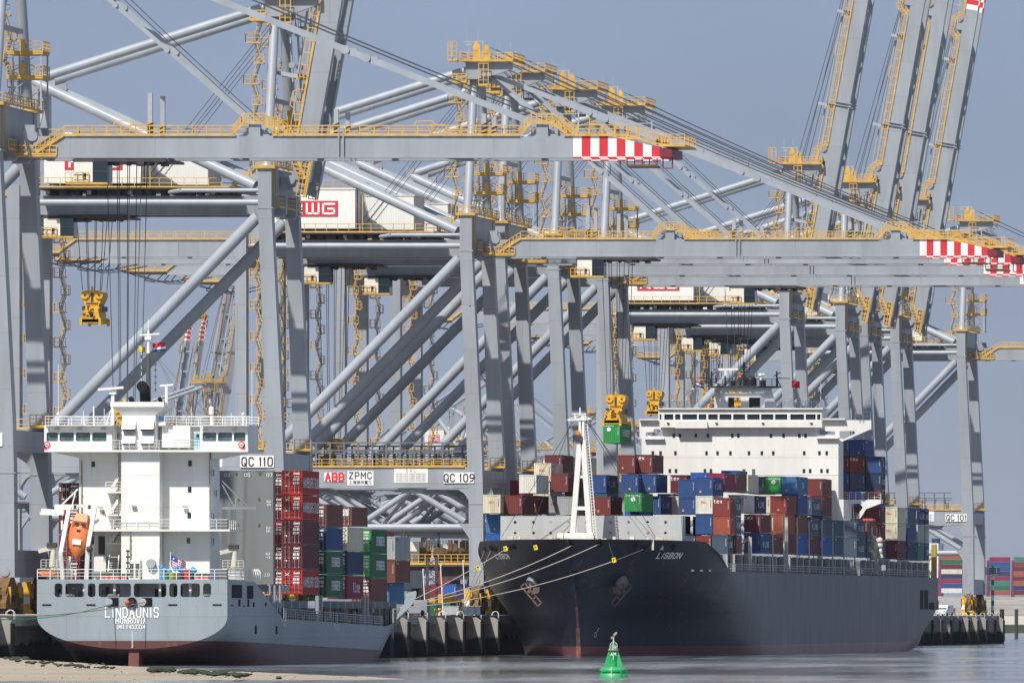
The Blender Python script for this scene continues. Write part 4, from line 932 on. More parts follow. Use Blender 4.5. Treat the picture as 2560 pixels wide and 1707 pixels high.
# stanchions and hatch coaming along the starboard side
b = MB(); b.m = 0
for x0 in (676, 686, 698, 802, 810, 917, 925): Z = 206 * F / (VX - x0); b.box(9.4, 9.75, Z - YS, Z - YS + .7, -1, 2.3)
b.box(7.6, 8.2, 36, 122, -1.5, 1.6, 2)
for k in range(16): b.box(8.2, 9.6, 38 + k * 5.2, 38.4 + k * 5.2, .9, 1.7, 0)
for k in range(22): Yk = 37 + k * 3.9; b.box(8.9, 9.1, Yk, Yk + .5, -1.4, 1.4 - random.random(), 1 if k % 3 == 0 else 2)
for k in range(40): Yk = 37 + k * 2.1; b.box(8.2, 8.4, Yk, Yk + random.uniform(.3, 1.2), -1.2, random.uniform(-.6, 1.0), random.choice((0, 3, 3, 2)))
b.build('side_structure', [GREY, mat('dull_yellow', (.42, .30, .05), .6, .4, 2), DRK, STEEL], ship1)
b = MB(); b.rail([(9.95, 36, -.2), (9.95, 104, -1.1)], 1.05, 1.5, .07, 0, 3); b.build('side_rail', STEEL, ship1)
b = MB()
b.rail([(-10, -.0, 3.9), (10, .0, 3.9)], 1.05, 1.35, .07, 0, 2); b.rail([(10, 0, 3.9), (10, 15, 3.9)], 1.05, .8, .07, 0, 2); b.build('stern_rail', WHT, ship1)
# house
ZH = 1208.0; sH = F / ZH
def H1(x, y, Z=ZH): q = LP(x, y, Z); return q.x, q.z
def hb(b, x0, x1, yt, yb, Z=ZH, dep=7.4, m=None, gap=0):
    a, zt = H1(x0, yt, Z); c, zb = H1(x1, yb, Z); b.box(a, c, Z - YS + gap, Z - YS + dep, zb, zt, m)
b = MB(); b.m = 0
hb(b, 197.3, 305, 1126, 1325, ZH + 1.2, 6.2); hb(b, 303, 399, 1124, 1448, ZH - .8, 8.2); hb(b, 397, 524, 1126, 1448, ZH + 1.2, 6.2)
hb(b, 235, 305, 1325, 1448, ZH + 4.4, 3.0); hb(b, 230, 265, 1390, 1448, ZH + 1.5, 4)
for yy in (1186, 1260): hb(b, 303, 399, yy, yy + 1, ZH - .82, .1); hb(b, 398, 524, yy + 2, yy + 3, ZH + 1.17, .1); hb(b, 198, 303, yy + 2, yy + 3, ZH + 1.17, .1)
b.build('deckhouse', SHIPW, ship1)
b = MB(); 
hb(b, 111, 620, 1124.5, 1129.5, ZH - 1.6, 10); hb(b, 232, 574, 1322.5, 1327.5, ZH - 1.2, 8); 
b.prism([H1(125, 1129.6), H1(199, 1129.6), H1(199, 1145), ], ZH - YS + 1.3, ZH - YS + 5); b.prism([H1(523, 1129.6), H1(612, 1129.6), H1(523, 1147)], ZH - YS + 1.3, ZH - YS + 5)
hb(b, 265, 305, 1285, 1289, ZH + .1, 2); hb(b, 265, 305, 1228, 1232, ZH + .1, 2); hb(b, 265, 302, 1356, 1360, ZH + .5, 3)
b.build('bridge_deck', SHIPW, ship1)
# bridge wings with windows
for (x0, x1, wins, sx_, nm) in ((113.5, 283, ((232, 345), (360, 500), (520, 660), (680, 820)), 0, 'wheelhouse'), (503.5, 622, ((1760, 1895), (1912, 2050), (2068, 2180)), 1, 'wheelhouse')):
    ol = [H1(x0, 1124.5), H1(x1, 1124.5), H1(x1, 1063), H1(x0, 1063)]
    hs = []
    for a, c in wins: xa, zt = H1(60 + a * .2551, 1081); xb, zb = H1(60 + c * .2551, 1103); hs.append(rrect(xa, xb, zb, zt, .12))
    wh = plate(nm, ol, hs, ZH - YS - .6, .15, SHIPW, ship1)
    b = MB(); hb(b, x0 + .3, x1 - .3, 1078, 1107, ZH - .45, .05); b.build('window_glass', GLB, wh)
    b = MB(); hb(b, x0, x1, 1061.5, 1064, ZH - 1.4, 8.4); hb(b, x0 + .5, x0 + 3, 1064, 1124.5, ZH - .5, 6); hb(b, x1 - 3, x1 - .5, 1064, 1124.5, ZH - .5, 6); hb(b, x0 + 1, x1 - 1, 1066, 1124, ZH + 1.5, .2)
    b.build('wheelhouse_shell', SHIPW, wh)
    b = MB(); cx = 121 if not sx_ else 607; xa, za = H1(cx, 1112)
    n_ = 16; b.m = 0; b.tube((xa, ZH - YS - .8, za), (xa, ZH - YS - .72, za), .36, 18); b.box(xa - .36 if not sx_ else xa + .05, xa - .05 if not sx_ else xa + .36, ZH - YS - .8, ZH - YS - .72, za - .48, za); b.m = 1; b.tube((xa, ZH - YS - .84, za), (xa, ZH - YS - .8, za), .22, 16); b.m = 2; b.box(xa - .15, xa + .15, ZH - YS - .87, ZH - YS - .84, za - .05, za + .05)
    b.build('emblem', [PRED, PWH, INK], wh)
b = MB(); hb(b, 283, 503.5, 1066, 1124.4, ZH + 2.2, 5); hb(b, 405, 475, 1064, 1118, ZH + 1.0, 1.2); hb(b, 281, 505, 1063, 1066, ZH + 1.8, 6); b.build('bridge_front', SHIPW, ship1)
for x0 in (283, 485.5): b = MB(); hb(b, x0, x0 + 17, 1081, 1124, ZH + 2.1 if x0 < 400 else ZH + .9, .1); o = b.build('door', mat('pale_blue_door', (.30, .52, .60), .5, .1), ship1); b = MB(); hb(b, x0 + 5, x0 + 12, 1085, 1093, ZH + 2.05 if x0 < 400 else ZH + .85, .05); b.build('pane', GLS, o)
# funnel casing
b = MB(); b.m = 0; hb(b, 305, 389, 1037, 1124, ZH - .2, 5); 
a0, z0 = H1(279, 1017); a1, z1 = H1(413, 1004.6); b.box(a0, a1, ZH - YS - .8, ZH - YS + 6, z0, z1)
p0_, zz = H1(306, 1038); p1_, _ = H1(389, 1038); b.loft([[(p0_, ZH - YS - .2, zz), (p1_, ZH - YS - .2, zz), (p1_, ZH - YS + 4.8, zz), (p0_, ZH - YS + 4.8, zz)], [(a0 + .2, ZH - YS - .7, z0), (a1 - .2, ZH - YS - .7, z0), (a1 - .2, ZH - YS + 5.8, z0), (a0 + .2, ZH - YS + 5.8, z0)]])
fc = b.build('funnel_casing', SHIPW, ship1)
for x0, x1 in ((307.5, 341), (353, 387)):
    for yt, yb in ((1047, 1073), (1079, 1108)):
        b = MB(); a, zt = H1(x0, yt); c, zb = H1(x1, yb); b.prismx([(ZH - YS - .2, zt), (ZH - YS - 1.0, zb), (ZH - YS - .25, zb)], a, c, 0); b.box(a + .1, c - .05, ZH - YS - .95, ZH - YS - .2, zb - .16, zb - .01, 1); b.build('ventilator_hood', [SHIPW, BLK], fc)
b = MB(); hb(b, 395, 413, 1040, 1052, ZH + .4, .1, 0); hb(b, 393, 414, 1052, 1064, ZH + .4, .1, 1); b.build('funnel_panel', [mat('light_blue_panel', (.16, .36, .62), .5, 0), SHIPW], fc)
b = MB(); q = H1(350.5, 1005); b.m = 0
b.tube((q[0], ZH - YS + 3, q[1]), (q[0], ZH - YS + 2.6, q[1] + 1.4), .56, 16); b.tube((q[0], ZH - YS + 2.6, q[1] + 1.4), (q[0] - .1, ZH - YS + 1.5, q[1] + 1.75), .56, 16, .58)
for x0, r_ in ((322, .26), (394, .2)): q = H1(x0, 1004); b.tube((q[0], ZH - YS + 2, q[1]), (q[0] - .1, ZH - YS + 1.6, q[1] + .42), r_, 12)
b.split('funnel', BLK, ship1)
# top rails, radars, mast
b = MB()
for x0, x1 in ((117, 281), (415, 627)):
    a, z_ = H1(x0, 1063); c, _ = H1(x1, 1063); b.rail([(a, ZH - YS - .9, z_), (c, ZH - YS - .9, z_)], .95, 1.3, .06, 0, 2); b.rail([(a, ZH - YS + 5, z_), (c, ZH - YS + 5, z_)], .95, 1.3, .06, 0, 2)
a, z_ = H1(232, 1322); c, _ = H1(574, 1322); b.rail([(a, ZH - YS - 1.1, z_), (c, ZH - YS - 1.1, z_)], 1.0, 1.2, .06, 0, 2); b.rail([(c, ZH - YS - 1.1, z_), (c, ZH - YS + 6, z_)], 1.0, 1.2, .06, 0, 2)
a, z_ = H1(280, 1124.5); c, _ = H1(503, 1124); b.rail([(a, ZH - YS - 1.5, z_), (c, ZH - YS - 1.5, z_)], 1.0, 1.0, .05, 0, 2)
for yy in (1228, 1285, 1356): a, z_ = H1(264, yy); c, _ = H1(303, yy); b.rail([(a, ZH - YS + .1, z_), (c, ZH - YS + .1, z_)], 1.0, .7, .06, 0, 2)
for yy in (1232, 1289, 1360): a, z_ = H1(270, yy); c, z2 = H1(293, yy - 40); b.bar((a, ZH - YS + .6, z_), (c, ZH - YS + .6, z2), .1, .3)
b.split('railing', WHT, ship1)
b = MB(); b.m = 0; yv = ZH - YS + 1
a, z_ = H1(278, 1063); _, z2 = H1(278, 985); b.bar((a, yv, z_), (a, yv, z2), .3); b.box(a - .35, a + .35, yv - .3, yv + .3, z2, z2 + .45); b.bar((a - 1.5, yv - .4, z2 + .5), (a + 1.2, yv - .4, z2 + .72), .25); b.bar((a - .8, yv, z_), (a, yv, z_ + 2.2), .08); b.bar((a + .8, yv, z_), (a, yv, z_ + 1.8), .08)
a, z_ = H1(412, 1004); _, z2 = H1(412, 966); b.bar((a, yv, z_ - 1), (a, yv, z2), .28); b.bar((a - .7, yv, z2 + .1), (a + .75, yv, z2 + .22), .2)
a, z_ = H1(524.5, 1063); _, z2 = H1(0, 1035); b.tube((a, yv, z_), (a, yv, z2), .15, 10); b.tube((a, yv, z2), (a, yv, z2 + .5), .28, 14); b.ball((a, yv, z2 + .55), .3, 14)
for x0, hh in ((141, 1.2), (604, 1.2), (230, 1.9)): a, z_ = H1(x0, 1063); b.tube((a, yv, z_), (a, yv, z_ + hh), .09, 8); b.ball((a, yv, z_ + hh), .2 if hh < 1.5 else .12, 10)
for x0, hh in ((137, 6.5), (200, 1.6), (252, 1.8), (470, 2.0), (622, 6), (570, 1.4)): a, z_ = H1(x0, 1063); b.bar((a, yv + 1, z_), (a, yv + 1, z_ + hh), .05)
b.split('bridge_antenna', WHT, ship1)
b = MB(); b.m = 0; yv = ZH - YS + 5
a, z0 = H1(371, 1005, ZH + 5); _, z1 = H1(0, 826, ZH + 5); b.tube((a, yv, z0), (a, yv, z0 + 5.2), .28, 12, .2, m=1); b.tube((a, yv, z0 + 5.2), (a, yv, z1), .2, 10, .12, m=0); b.bar((a, yv, z1), (a, yv, z1 + 1.2), .06)
b.bar((a - 1.0, yv, z1 - .5), (a + 1.2, yv, z1 - .35), .16, m=0); b.bar((a - .9, yv, z0 + 5), (a + .9, yv, z0 + 5), .08, m=1); b.bar((a - .9, yv, z0 + 3.9), (a + .9, yv, z0 + 3.9), .08); b.box(a - .35, a + .35, yv - .3, yv + .3, z1 - 1.0, z1 - .6, 0)
for s_ in (-.75, .75): 
    b.bar((a + s_, yv, z0 + 1), (a + s_, yv, z0 + 5.2), .05)
    for k in range(6): b.box(a + s_ - .1, a + s_ + .1, yv - .1, yv + .1, z0 + 1.2 + k * .7, z0 + 1.45 + k * .7, 1)
for k in range(24): b.bar((a + .2, yv, z0 + k * .3), (a + .45, yv, z0 + k * .3), .04, m=1)
for s_ in (-1, 1): b.bar((a, yv, z1 - 1), (a + s_ * 4.2, yv, z0 - 2), .03, m=1); 
b.bar((a + .8, yv, z0 + 5), (a + 7.2, yv, z0 - 2.3), .03); b.bar((a + .8, yv, z0 + 5), (a + 5, yv, z0 - 2.3), .03)
b.build('mast', [SHIPW, mat('mast_grey', (.10, .10, .10), .6, .3)], ship1)
def flag(name, label, x, y, Z, wd, ht, stripes, tilt=0, canton=None, parent=None, droop=.35, star=False):
    b = MB(); n_ = 10; q = P(x, y, Z); ms = []
    k = len(stripes)
    for i in range(n_):
        for j in range(k):
            def pt(u, v): 
                ang = tilt; xx = u * wd; zz = -v * ht - droop * u * wd
                return (q.x + xx, q.y + .18 * math.sin(u * 7 + v) * (1 + u), q.z + zz)
            inc = canton and i < n_ * .42 and j < canton[1]
            b.m = canton[0] if inc else stripes[j]
            b.add([pt(i / n_, j / k), pt((i + 1) / n_, j / k), pt((i + 1) / n_, (j + 1) / k), pt(i / n_, (j + 1) / k)], [(0, 1, 2, 3)])
    if star:
        c = (q.x + wd * .2, q.y - .15, q.z - ht * .2 - droop * .2 * wd); b.m = 1
        b.add([(c[0] + (.15 if t % 2 == 0 else .06) * math.sin(t * math.pi / 5), c[1], c[2] + (.15 if t % 2 == 0 else .06) * math.cos(t * math.pi / 5)) for t in range(10)], [tuple(range(10))])
    o = b.build(name, [mat('flag_red', (.60, .03, .05), .8, 0), PWH, mat('flag_blue', (.03, .08, .35), .8, 0), mat('flag_yellow', (.7, .55, .06), .8, 0)])
    return tag(o, label, 'flag')
flag('flag', 'striped one-star flag flying over the stern rail of the grey ship', 427, 1386, 1203, 1.55, 1.25, [0, 1] * 5 + [0], canton=(2, 5), droop=.5, star=True)
flag('flag', 'small yellow signal flag on the mast of the grey ship', 345, 863, 1214, .75, .6, [3], droop=.3)
flag('flag', 'red, white and blue flag furled beside the mast of the grey ship', 381, 858, 1214, 1.35, .95, [0, 0, 1, 2], droop=-.1)
b = MB(); q = LP(426.5, 1448, 1203); b.tube(q, q + Vector((0, 0, 2.9)), .05, 8); b.build('flagstaff', WHT, ship1)
# ladders, pipes and stair platforms on the house front
STW = mat('weathered_rail', (.30, .27, .22), .7, .4, 2)
b = MB(); yl = ZH - YS + 1.1
for xa, yt, yb in ((292, 1132, 1235), (300, 1132, 1235)): a, z0 = H1(xa, yb); _, z1 = H1(xa, yt); b.bar((a, yl, z0), (a, yl, z1), .06)
for k in range(15): a, z_ = H1(292, 1135 + k * 6.8); c, _ = H1(300, 0); b.bar((a, yl, z_), (c, yl, z_), .07)
b.build('ladder', STW, ship1)
for yt, yb in ((1235, 1289), (1289, 1324), (1328, 1360)):
    b = MB(); a, z0 = H1(275, yb); c, z1 = H1(298, yt); n_ = 12
    for k in range(n_): f = k / n_; b.box(a + (c - a) * f - .12, a + (c - a) * f + .12, yl - .2, yl + .5, z0 + (z1 - z0) * f, z0 + (z1 - z0) * f + .05)
    b.bar((a, yl - .25, z0), (c, yl - .25, z1), .05, .22); b.bar((a, yl - .25, z0 + .9), (c, yl - .25, z1 + .9), .05); b.build('stair', STW, ship1)
for px_, yt, yb, dy in ((300.5, 1240, 1322, -.95), (396.5, 1132, 1322, 1.08), (520, 1132, 1322, 1.08), (402, 1330, 1440, 1.08), (199.5, 1150, 1324, 1.08), (330, 1330, 1400, -.95)):
    b = MB(); a, z0 = H1(px_, yb); _, z1 = H1(px_, yt); b.tube((a, ZH - YS + dy, z0), (a, ZH - YS + dy, z1), .06, 8)
    for k in range(4): b.box(a - .1, a + .1, ZH - YS + dy - .08, ZH - YS + dy + .1, z0 + (z1 - z0) * k / 4, z0 + (z1 - z0) * k / 4 + .06)
    b.build('pipe', STW, ship1)
for px_, py_, w2, h2 in ((256, 1278, 5, 8), (262, 1285, 3, 5), (270, 1400, 4, 7), (345, 1430, 4, 6), (500, 1432, 5, 5), (512, 1432, 4, 5), (440, 1436, 5, 4), (360, 1305, 12, 1)):
    b = MB(); hb(b, px_, px_ + w2, py_, py_ + h2, ZH + (-.86 if 303 < px_ < 399 else 1.12), .08); b.build('notice_board', STW, ship1)
# windows, lamps
for cx, cy in ((233, 1160), (475, 1158), (474, 1223), (473, 1288), (471, 1351)):
    b = MB(); hb(b, cx - 4.4, cx + 4.4, cy - 7, cy + 7, ZH + 1.15, .2); b.split('window', GLS if cy != 1351 else GLB, ship1)
for cy in (1181, 1231, 1290, 1352):
    for cx in (531, 546):
        Z_ = (VX - 524) and 0
    Yd = 2.2 if cy != 1231 else 4; qx = H1(524, 0)[0]; b = MB(); z_ = H1(0, cy)[1]; b.box(qx - .02, qx + .05, ZH - YS + Yd, ZH - YS + Yd + .5, z_ - .35, z_ + .35); b.split('window', GLS, ship1)
b = MB(); 
for cx, cy in ((339, 1265), (459, 1266), (248, 1268), (147, 1072), (203, 1072), (262, 1072), (515, 1074), (590, 1074)):
    a, z_ = H1(cx, cy); dy = -.9 if cx in (339,) else (1.0 if cy > 1200 else -.75); b.box(a - .25, a + .25, ZH - YS + dy - .3, ZH - YS + dy, z_ - .08, z_ + .08)
b.split('floodlight', STEEL, ship1)
# deck gear on the stern: vents, drums, winch house, stair
b = MB(); b.m = 0; Zf = 1203.5
hb(b, 322, 350, 1400, 1447, Zf, 1.4, 0); hb(b, 357, 398, 1395, 1447, Zf + .4, 2, 0)
for k in range(9):
    hb(b, 324, 333.5, 1408 + k * 4, 1410 + k * 4, Zf - .06, .08, 1); hb(b, 338.5, 348, 1408 + k * 4, 1410 + k * 4, Zf - .06, .08, 1)
a, z_ = H1(335.5, 1448, Zf); b.bar((a, .8, z_), (a, .8, z_ + 3.0), .12, m=1)
for k in range(5): b.box(a - .18, a + .18, .7, .9, z_ + .4 + k * .62, z_ + .62 + k * .62, 1)
a, z_ = H1(377, 1408, Zf); b.tube((a, Zf - YS - .1, z_), (a, Zf - YS + .4, z_), .5, 14, m=2)
b.split('deck_locker', [SHIPW, DRK, STEEL], ship1)
random.seed(9)
dg_ = mat('drum_green', (.03, .14, .06), .5, .2); drums = []
dm = MB(); dm.tube((0, 0, 0), (0, 0, .86), .29, 16, m=0); dm.tube((0, 0, .25), (0, 0, .62), .296, 16, m=1, cap=False); dm.tube((0, 0, .34), (0, 0, .52), .30, 16, m=2, cap=False)
for i, x0 in enumerate((258, 266.5, 276, 292, 311, 371 + 0, 0)): pass
xs = [257, 268, 281, 293.5, 311, 495, 506.5, 518]
d0 = None
for i, x0 in enumerate(xs):
    q = P(x0, 1448, 1201.5); o = dm.build('oil_drum', [dg_, SHIPW, PRED]) if d0 is None else d0.copy()
    if d0 is None: d0 = o
    else: C.objects.link(o)
    o.location = (q.x, q.y, 3.66)
    tag(o, 'green drum with red-white band on the stern deck, %s %s' % (place_label(i if i < 5 else i - 5, 0), 'from left' if i < 5 else 'right of the blue bags'), 'drum', 'drums on the stern deck')
for i, (x0, col, nm) in enumerate(((408, (.05, .3, .6), 'blue'), (417.5, (.03, .16, .07), 'green'), (429, (.35, .33, .06), 'olive yellow'), (440, (.10, .14, .08), 'dark olive'), (455, (.02, .02, .03), 'black'), (467, (.60, .02, .03), 'bright red'), (479, (.025, .025, .04), 'navy'))):
    q = P(x0, 1448, 1202); b = MB(); b.tube((0, 0, 0), (0, 0, .95 if i != 5 else 1.3), .31, 14); b.tube((0, 0, .3), (0, 0, .36), .33, 14); b.tube((0, 0, .62), (0, 0, .68), .33, 14)
    o = b.build('drum', mat('drum_' + nm.replace(' ', '_'), col, .5, .2)); o.location = (q.x, q.y, 3.66); tag(o, '%s drum under the blue bags by the stern rail' % nm, 'drum')
bagm = mat('blue_bag', (.03, .30, .62), .45, .3, 4)
for i, (x0, y0) in enumerate(((404, 1417), (413, 1424), (423, 1428), (441, 1420), (452, 1425), (461, 1424), (473, 1427), (484, 1424))):
    q = P(x0, y0, 1202.4); b = MB(); 
    for k in range(4): b.ball((random.uniform(-.15, .15), random.uniform(-.1, .1), random.uniform(-.12, .12)), random.uniform(.18, .28), 9, .9)
    o = b.build('bag', bagm); o.location = q; tag(o, 'knotted blue rubbish bag piled on the drums, %s from the left' % place_label(i, 0), 'bag', 'blue bags on the stern deck')
# lifeboat and its frame
FO = mat('lifeboat_orange', (.72, .20, .055), .45, .2, 1.5, dcol=(.45, .16, .07))
lb = empty('lifeboat', P(199, 1345, 1202.5), 'orange enclosed free-fall lifeboat hanging bow down at the left of the white house', 'lifeboat', rot=(R(-14), R(7), 0))
b = MB(); rings = []
for t, r_, rd in ((-2.35, .03, .05), (-2.1, .25, .3), (-1.7, .62, .6), (-1.1, .98, .85), (-.2, 1.18, 1.0), (.8, 1.2, 1.0), (1.6, 1.12, .95), (2.1, .95, .8), (2.25, .6, .5)):
    rings.append([(r_ * math.cos(a) * (1 if math.sin(a) > -.2 else 1), rd * (math.sin(a) * (1.0 if math.sin(a) < 0 else .7)), t) for a in [2 * math.pi * k / 18 for k in range(18)]])
b.loft(rings, True, True)
b.build('hull', FO, lb)
b = MB(); b.loft([[(-.85, -.85, 1.0), (.85, -.85, 1.0), (.9, 0, .9), (-.9, 0, .9)], [(-.72, -1.25, 1.55), (.72, -1.25, 1.55), (.8, 0, 1.6), (-.8, 0, 1.6)], [(-.6, -1.0, 2.45), (.6, -1.0, 2.45), (.7, 0, 2.5), (-.7, 0, 2.5)]]); cn = b.build('canopy', FO, lb)
b = MB(); b.box(-.55, -.15, -1.15, -1.1, 1.15, 1.5); b.box(.15, .55, -1.15, -1.1, 1.15, 1.5); b.box(-.25, .15, -1.05, -.95, .45, .68); b.split('window', GLS, cn)
b = MB(); b.box(-.5, .4, -1.04, -.9, -.95, -.4); b.build('hatch', SHIPW, lb)
b = MB(); b.m = 0
def q1(x, y, Z=1202): return LP(x, y, Z)
b.bar(q1(174, 1266, 1204), q1(152, 1384, 1200.3), .38); b.bar(q1(238, 1266, 1204), q1(220, 1368, 1200.3), .38); b.bar(q1(152, 1384, 1200.3), q1(157, 1447, 1201), .42); b.bar(q1(220, 1368, 1200.3), q1(216, 1447, 1201), .42)
b.bar(q1(138, 1264, 1204), q1(240, 1264, 1204), .3); b.bar(q1(137, 1268, 1206), q1(195, 1268, 1206), .5); b.bar(q1(104, 1277, 1203), q1(160, 1281, 1203), .55); b.bar(q1(100, 1283, 1202), q1(140, 1284, 1202), .3)
b.bar(q1(168, 1447), q1(174, 1390), .3); b.bar(q1(178, 1447), q1(172, 1390), .2); b.bar(q1(228, 1310, 1203), q1(244, 1300, 1205), .3); b.bar(q1(155, 1300, 1205), q1(155, 1447, 1205), .2); b.bar(q1(232, 1360, 1205), q1(232, 1447, 1205), .2)
b.bar(q1(152, 1264, 1207), q1(195, 1222, 1207), .16); b.bar(q1(180, 1264, 1207), q1(190, 1225, 1207), .12)
b.m = 1; b.bar(q1(188, 1262, 1203), q1(187, 1272, 1203), .25); b.bar(q1(224, 1262, 1203), q1(223, 1272, 1203), .25); b.ball(q1(224, 1372, 1200), .35, 8)
b.build('lifeboat_frame', [SHIPW, DRK], ship1)
rb = empty('rescue_boat', P(118, 1432, 1201), 'small orange rescue boat in its cradle at the left end of the stern deck', 'boat')
b = MB(); b.loft([[(-1.0, -.3, .15), (-.9, -.5, 0), (-.9, .5, 0), (-1.0, .3, .15)], [(-.4, -.55, .25), (-.35, -.5, -.3), (-.35, .5, -.3), (-.4, .55, .25)], [(.9, -.5, .25), (.9, -.4, -.2), (.9, .4, -.2), (.9, .5, .25)]]); b.build('hull', FO, rb)
b = MB(); b.box(-.05, .3, -.3, .2, .2, .65); b.bar((.1, 0, .5), (.1, 0, 1.0), .15); b.build('console', mat('dark_green_cover', (.02, .10, .08), .6, .2), rb)
def deck_crane(parent, x, y, Z, s_=1.0, flip=1):
    b = MB(); b.m = 0; q = LP(x, y, Z); 
    b.tube(q, q + Vector((0, 0, 1.1 * s_)), .55 * s_, 14); b.tube(q + Vector((0, 0, 1.1 * s_)), q + Vector((.2 * flip, 0, 3.4 * s_)), .36 * s_, 12, .26 * s_); b.bar(q + Vector((.2 * flip, 0, 3.3 * s_)), q + Vector((-1.4 * flip, -.3, 2.9 * s_)), .35 * s_, .45 * s_)
    b.box(q.x - .5, q.x + .5, q.y - .4, q.y + .4, q.z + 3.3 * s_, q.z + 3.8 * s_, 1); b.m = 0; b.rail([(q.x - 1.0, q.y - .9, q.z + 1.1 * s_), (q.x + 1.2, q.y - .9, q.z + 1.1 * s_)], .9, .5, .06, .05, 2)
    b.build('stores_crane', [mat('cream_paint', (.68, .64, .54), .6, .35, 2), DRK], parent)
deck_crane(ship1, 130, 1446, 1202, 1.0, 1); deck_crane(ship1, 584, 1446, 1208, .95, 1)
b = MB(); hb(b, 555, 640, 1266, 1272.5, ZH + 3, .5, 0); q = LP(588, 1266, ZH + 3); b.bar(q, q + Vector((.15, 0, 1.2)), .15); b.bar(q + Vector((.15, 0, 1.2)), q + Vector((1.4, 0, 0)), .1); b.bar(q + Vector((.15, 0, 1.2)), LP(556, 1203, ZH + 3), .12); b.bar(q + Vector((-.1, 0, 0)), LP(556, 1212, ZH + 3), .12); b.build('provision_boom', SHIPW, ship1)
b = MB(); random.seed(4)
for k in range(9): q = LP(596 + k * 5.4, 1447, 1212 + k * .4); b.poly([q, q + Vector((0, 0, .85)), q + Vector((.2, .1, 1.05)), q + Vector((.45, .1, .8)), q + Vector((.45, .1, 0))], .12)
b.split('vent_pipe', SHIPW, ship1)
b = MB(); b.m = 0; hb(b, 271, 300, 1388, 1447, ZH + .6, .1, 1)
a, z0 = H1(286, 1447); _, z1 = H1(0, 1388)
for k in range(14): b.box(a - .55, a + .35, ZH - YS - .8 + k * .1, ZH - YS - .6 + k * .1, z0 + (z1 - z0) * k / 14, z0 + (z1 - z0) * k / 14 + .05, 0)
b.bar((a - .6, ZH - YS - .8, z0), (a - .6, ZH - YS + .5, z1), .08, .2); b.bar((a + .4, ZH - YS - .8, z0), (a + .4, ZH - YS + .5, z1), .08, .2, m=0); hb(b, 246, 262, 1340, 1385, ZH + 4.3, .1, 1); 
b.split('stairwell', [SHIPW, DRK], ship1)
# dark grey steel bulkhead ahead of the house
ZB = 1234.0
b = MB(); hb(b, 480, 683, 1176, 1460, ZB, 1.0); 
bk = b.build('breakwater_bulkhead', mat('bulkhead_grey', (.20, .215, .215), .6, .25, .4, 1), ship1)
for s_, x0, y0 in (('03', 568, 1187), ('05', 618, 1187), ('07', 674, 1187)): a, z_ = H1(x0, y0, ZB); text('marking', s_, PWH, .5, bk, (a, ZB - YS - .03, z_), bold=.01)
for s_, x0, y0 in (('25', 672, 1257), ('26', 671, 1323), ('27', 670, 1388)): a, z_ = H1(x0, y0, ZB); text('marking', s_, PWH, .5, bk, (a, ZB - YS - .03, z_), rot=(R(90), R(90), 0), bold=.01)
a, z_ = H1(668, 1436, ZB); text('marking', '07', PWH, .45, bk, (a, ZB - YS - .03, z_), rot=(R(90), R(180), 0))
b = MB()
for x0, y0 in ((591, 1183), (650, 1183), (597, 1247), (648, 1247), (588, 1311), (596, 1311), (648, 1311)): a, z_ = H1(x0, y0, ZB); b.box(a - .11, a + .11, ZB - YS - .08, ZB - YS - .02, z_ - .14, z_ + .14)
b.split('lashing_eye', mat('eye_yellow', (.16, .12, .03), .7, .3), bk)
b = MB(); hb(b, 560, 700, 1462, 1478, ZB + 4, 6); 
for x0 in (672, 684, 697): hb(b, x0, x0 + 4, 1462, 1530, ZB - 4, .5)
b.split('lashing_bridge', GREY, ship1)
# containers on the grey ship
XR = -207.6 - 2.27; sA = 2.73
def lc(px_right, ybot, Z, col, lab, H=2.70, X=None, **k):
    X_ = XR if X is None else X
    return container(X_, Z, (VY - ybot) * Z / F, col, H=H, label=lab, group='containers on the grey ship', **k)
ZA = 1256.6
for r_, (col, fr, sd) in enumerate((('bright', None, 'HAMBURG SUD'), ('maroon', None, None), ('maroon', ('tex', .5, .55, 2.15), None), ('bright', None, 'HAMBURG SUD'), ('bright', None, 'HAMBURG SUD'))):
    o = lc(0, 1485 - r_ * 62.2, ZA, col, '%s container in the tall door-end stack beside the grey bulkhead, %s from bottom' % (CNAME[col], place_label(r_, 0)), door=True, side=(sd, 1.35, 1.35, .5, 1.05) if sd else None)
    if r_ == 4 or r_ == 3 or r_ == 0: 
        b = MB(); b.bar((.35, -.03, 2.35), (.85, -.03, 2.05), .07); b.bar((.4, -.03, 2.05), (.85, -.03, 2.4), .06); b.build('marking', PWH, o)
b = MB()
for r_, col in enumerate(('maroon', 'maroon', 'bright', 'maroon', 'brown')):
    lc(0, 1484.5 - r_ * 61.3, ZA + 3.0, col, '%s container half hidden beside the grey bulkhead edge, %s from bottom' % (CNAME[col], place_label(r_, 0)), X=XR - 2.42, H=2.68, door=True)
ZBy = [1273.0, 1287.5, 1304.6, 1321.8]
for r_, (col, sd) in enumerate((('dgreen', 'EVERGREEN'), ('dgreen', 'EVERGREEN'), ('blue', None), ('brown', None))):
    lc(0, 1493 - r_ * 59 + (r_ == 3) * 1, ZBy[0], col, '%s container just right of the tall red stack, %s from bottom' % (CNAME[col], place_label(r_, 0)), H=2.58, door=True, side=(sd, 1.25, 1.35, .55, .75) if sd else None)
for r_, (col, sd) in enumerate((('crimson', 'K Line'), ('navy', None), ('cream', None))):
    lc(0, 1497 - r_ * 60.5, ZBy[1], col, '%s container in third stack from grey bulkhead, %s from bottom' % (CNAME[col], place_label(r_, 0)), H=2.68, door=True, side=(sd, 1.4, 1.35, .55, .95) if sd else None)
lc(0, 1314.5, ZBy[1] + 3.0, 'brown', 'red-brown container with white door lettering on top of the cream one', H=2.2, door=True)
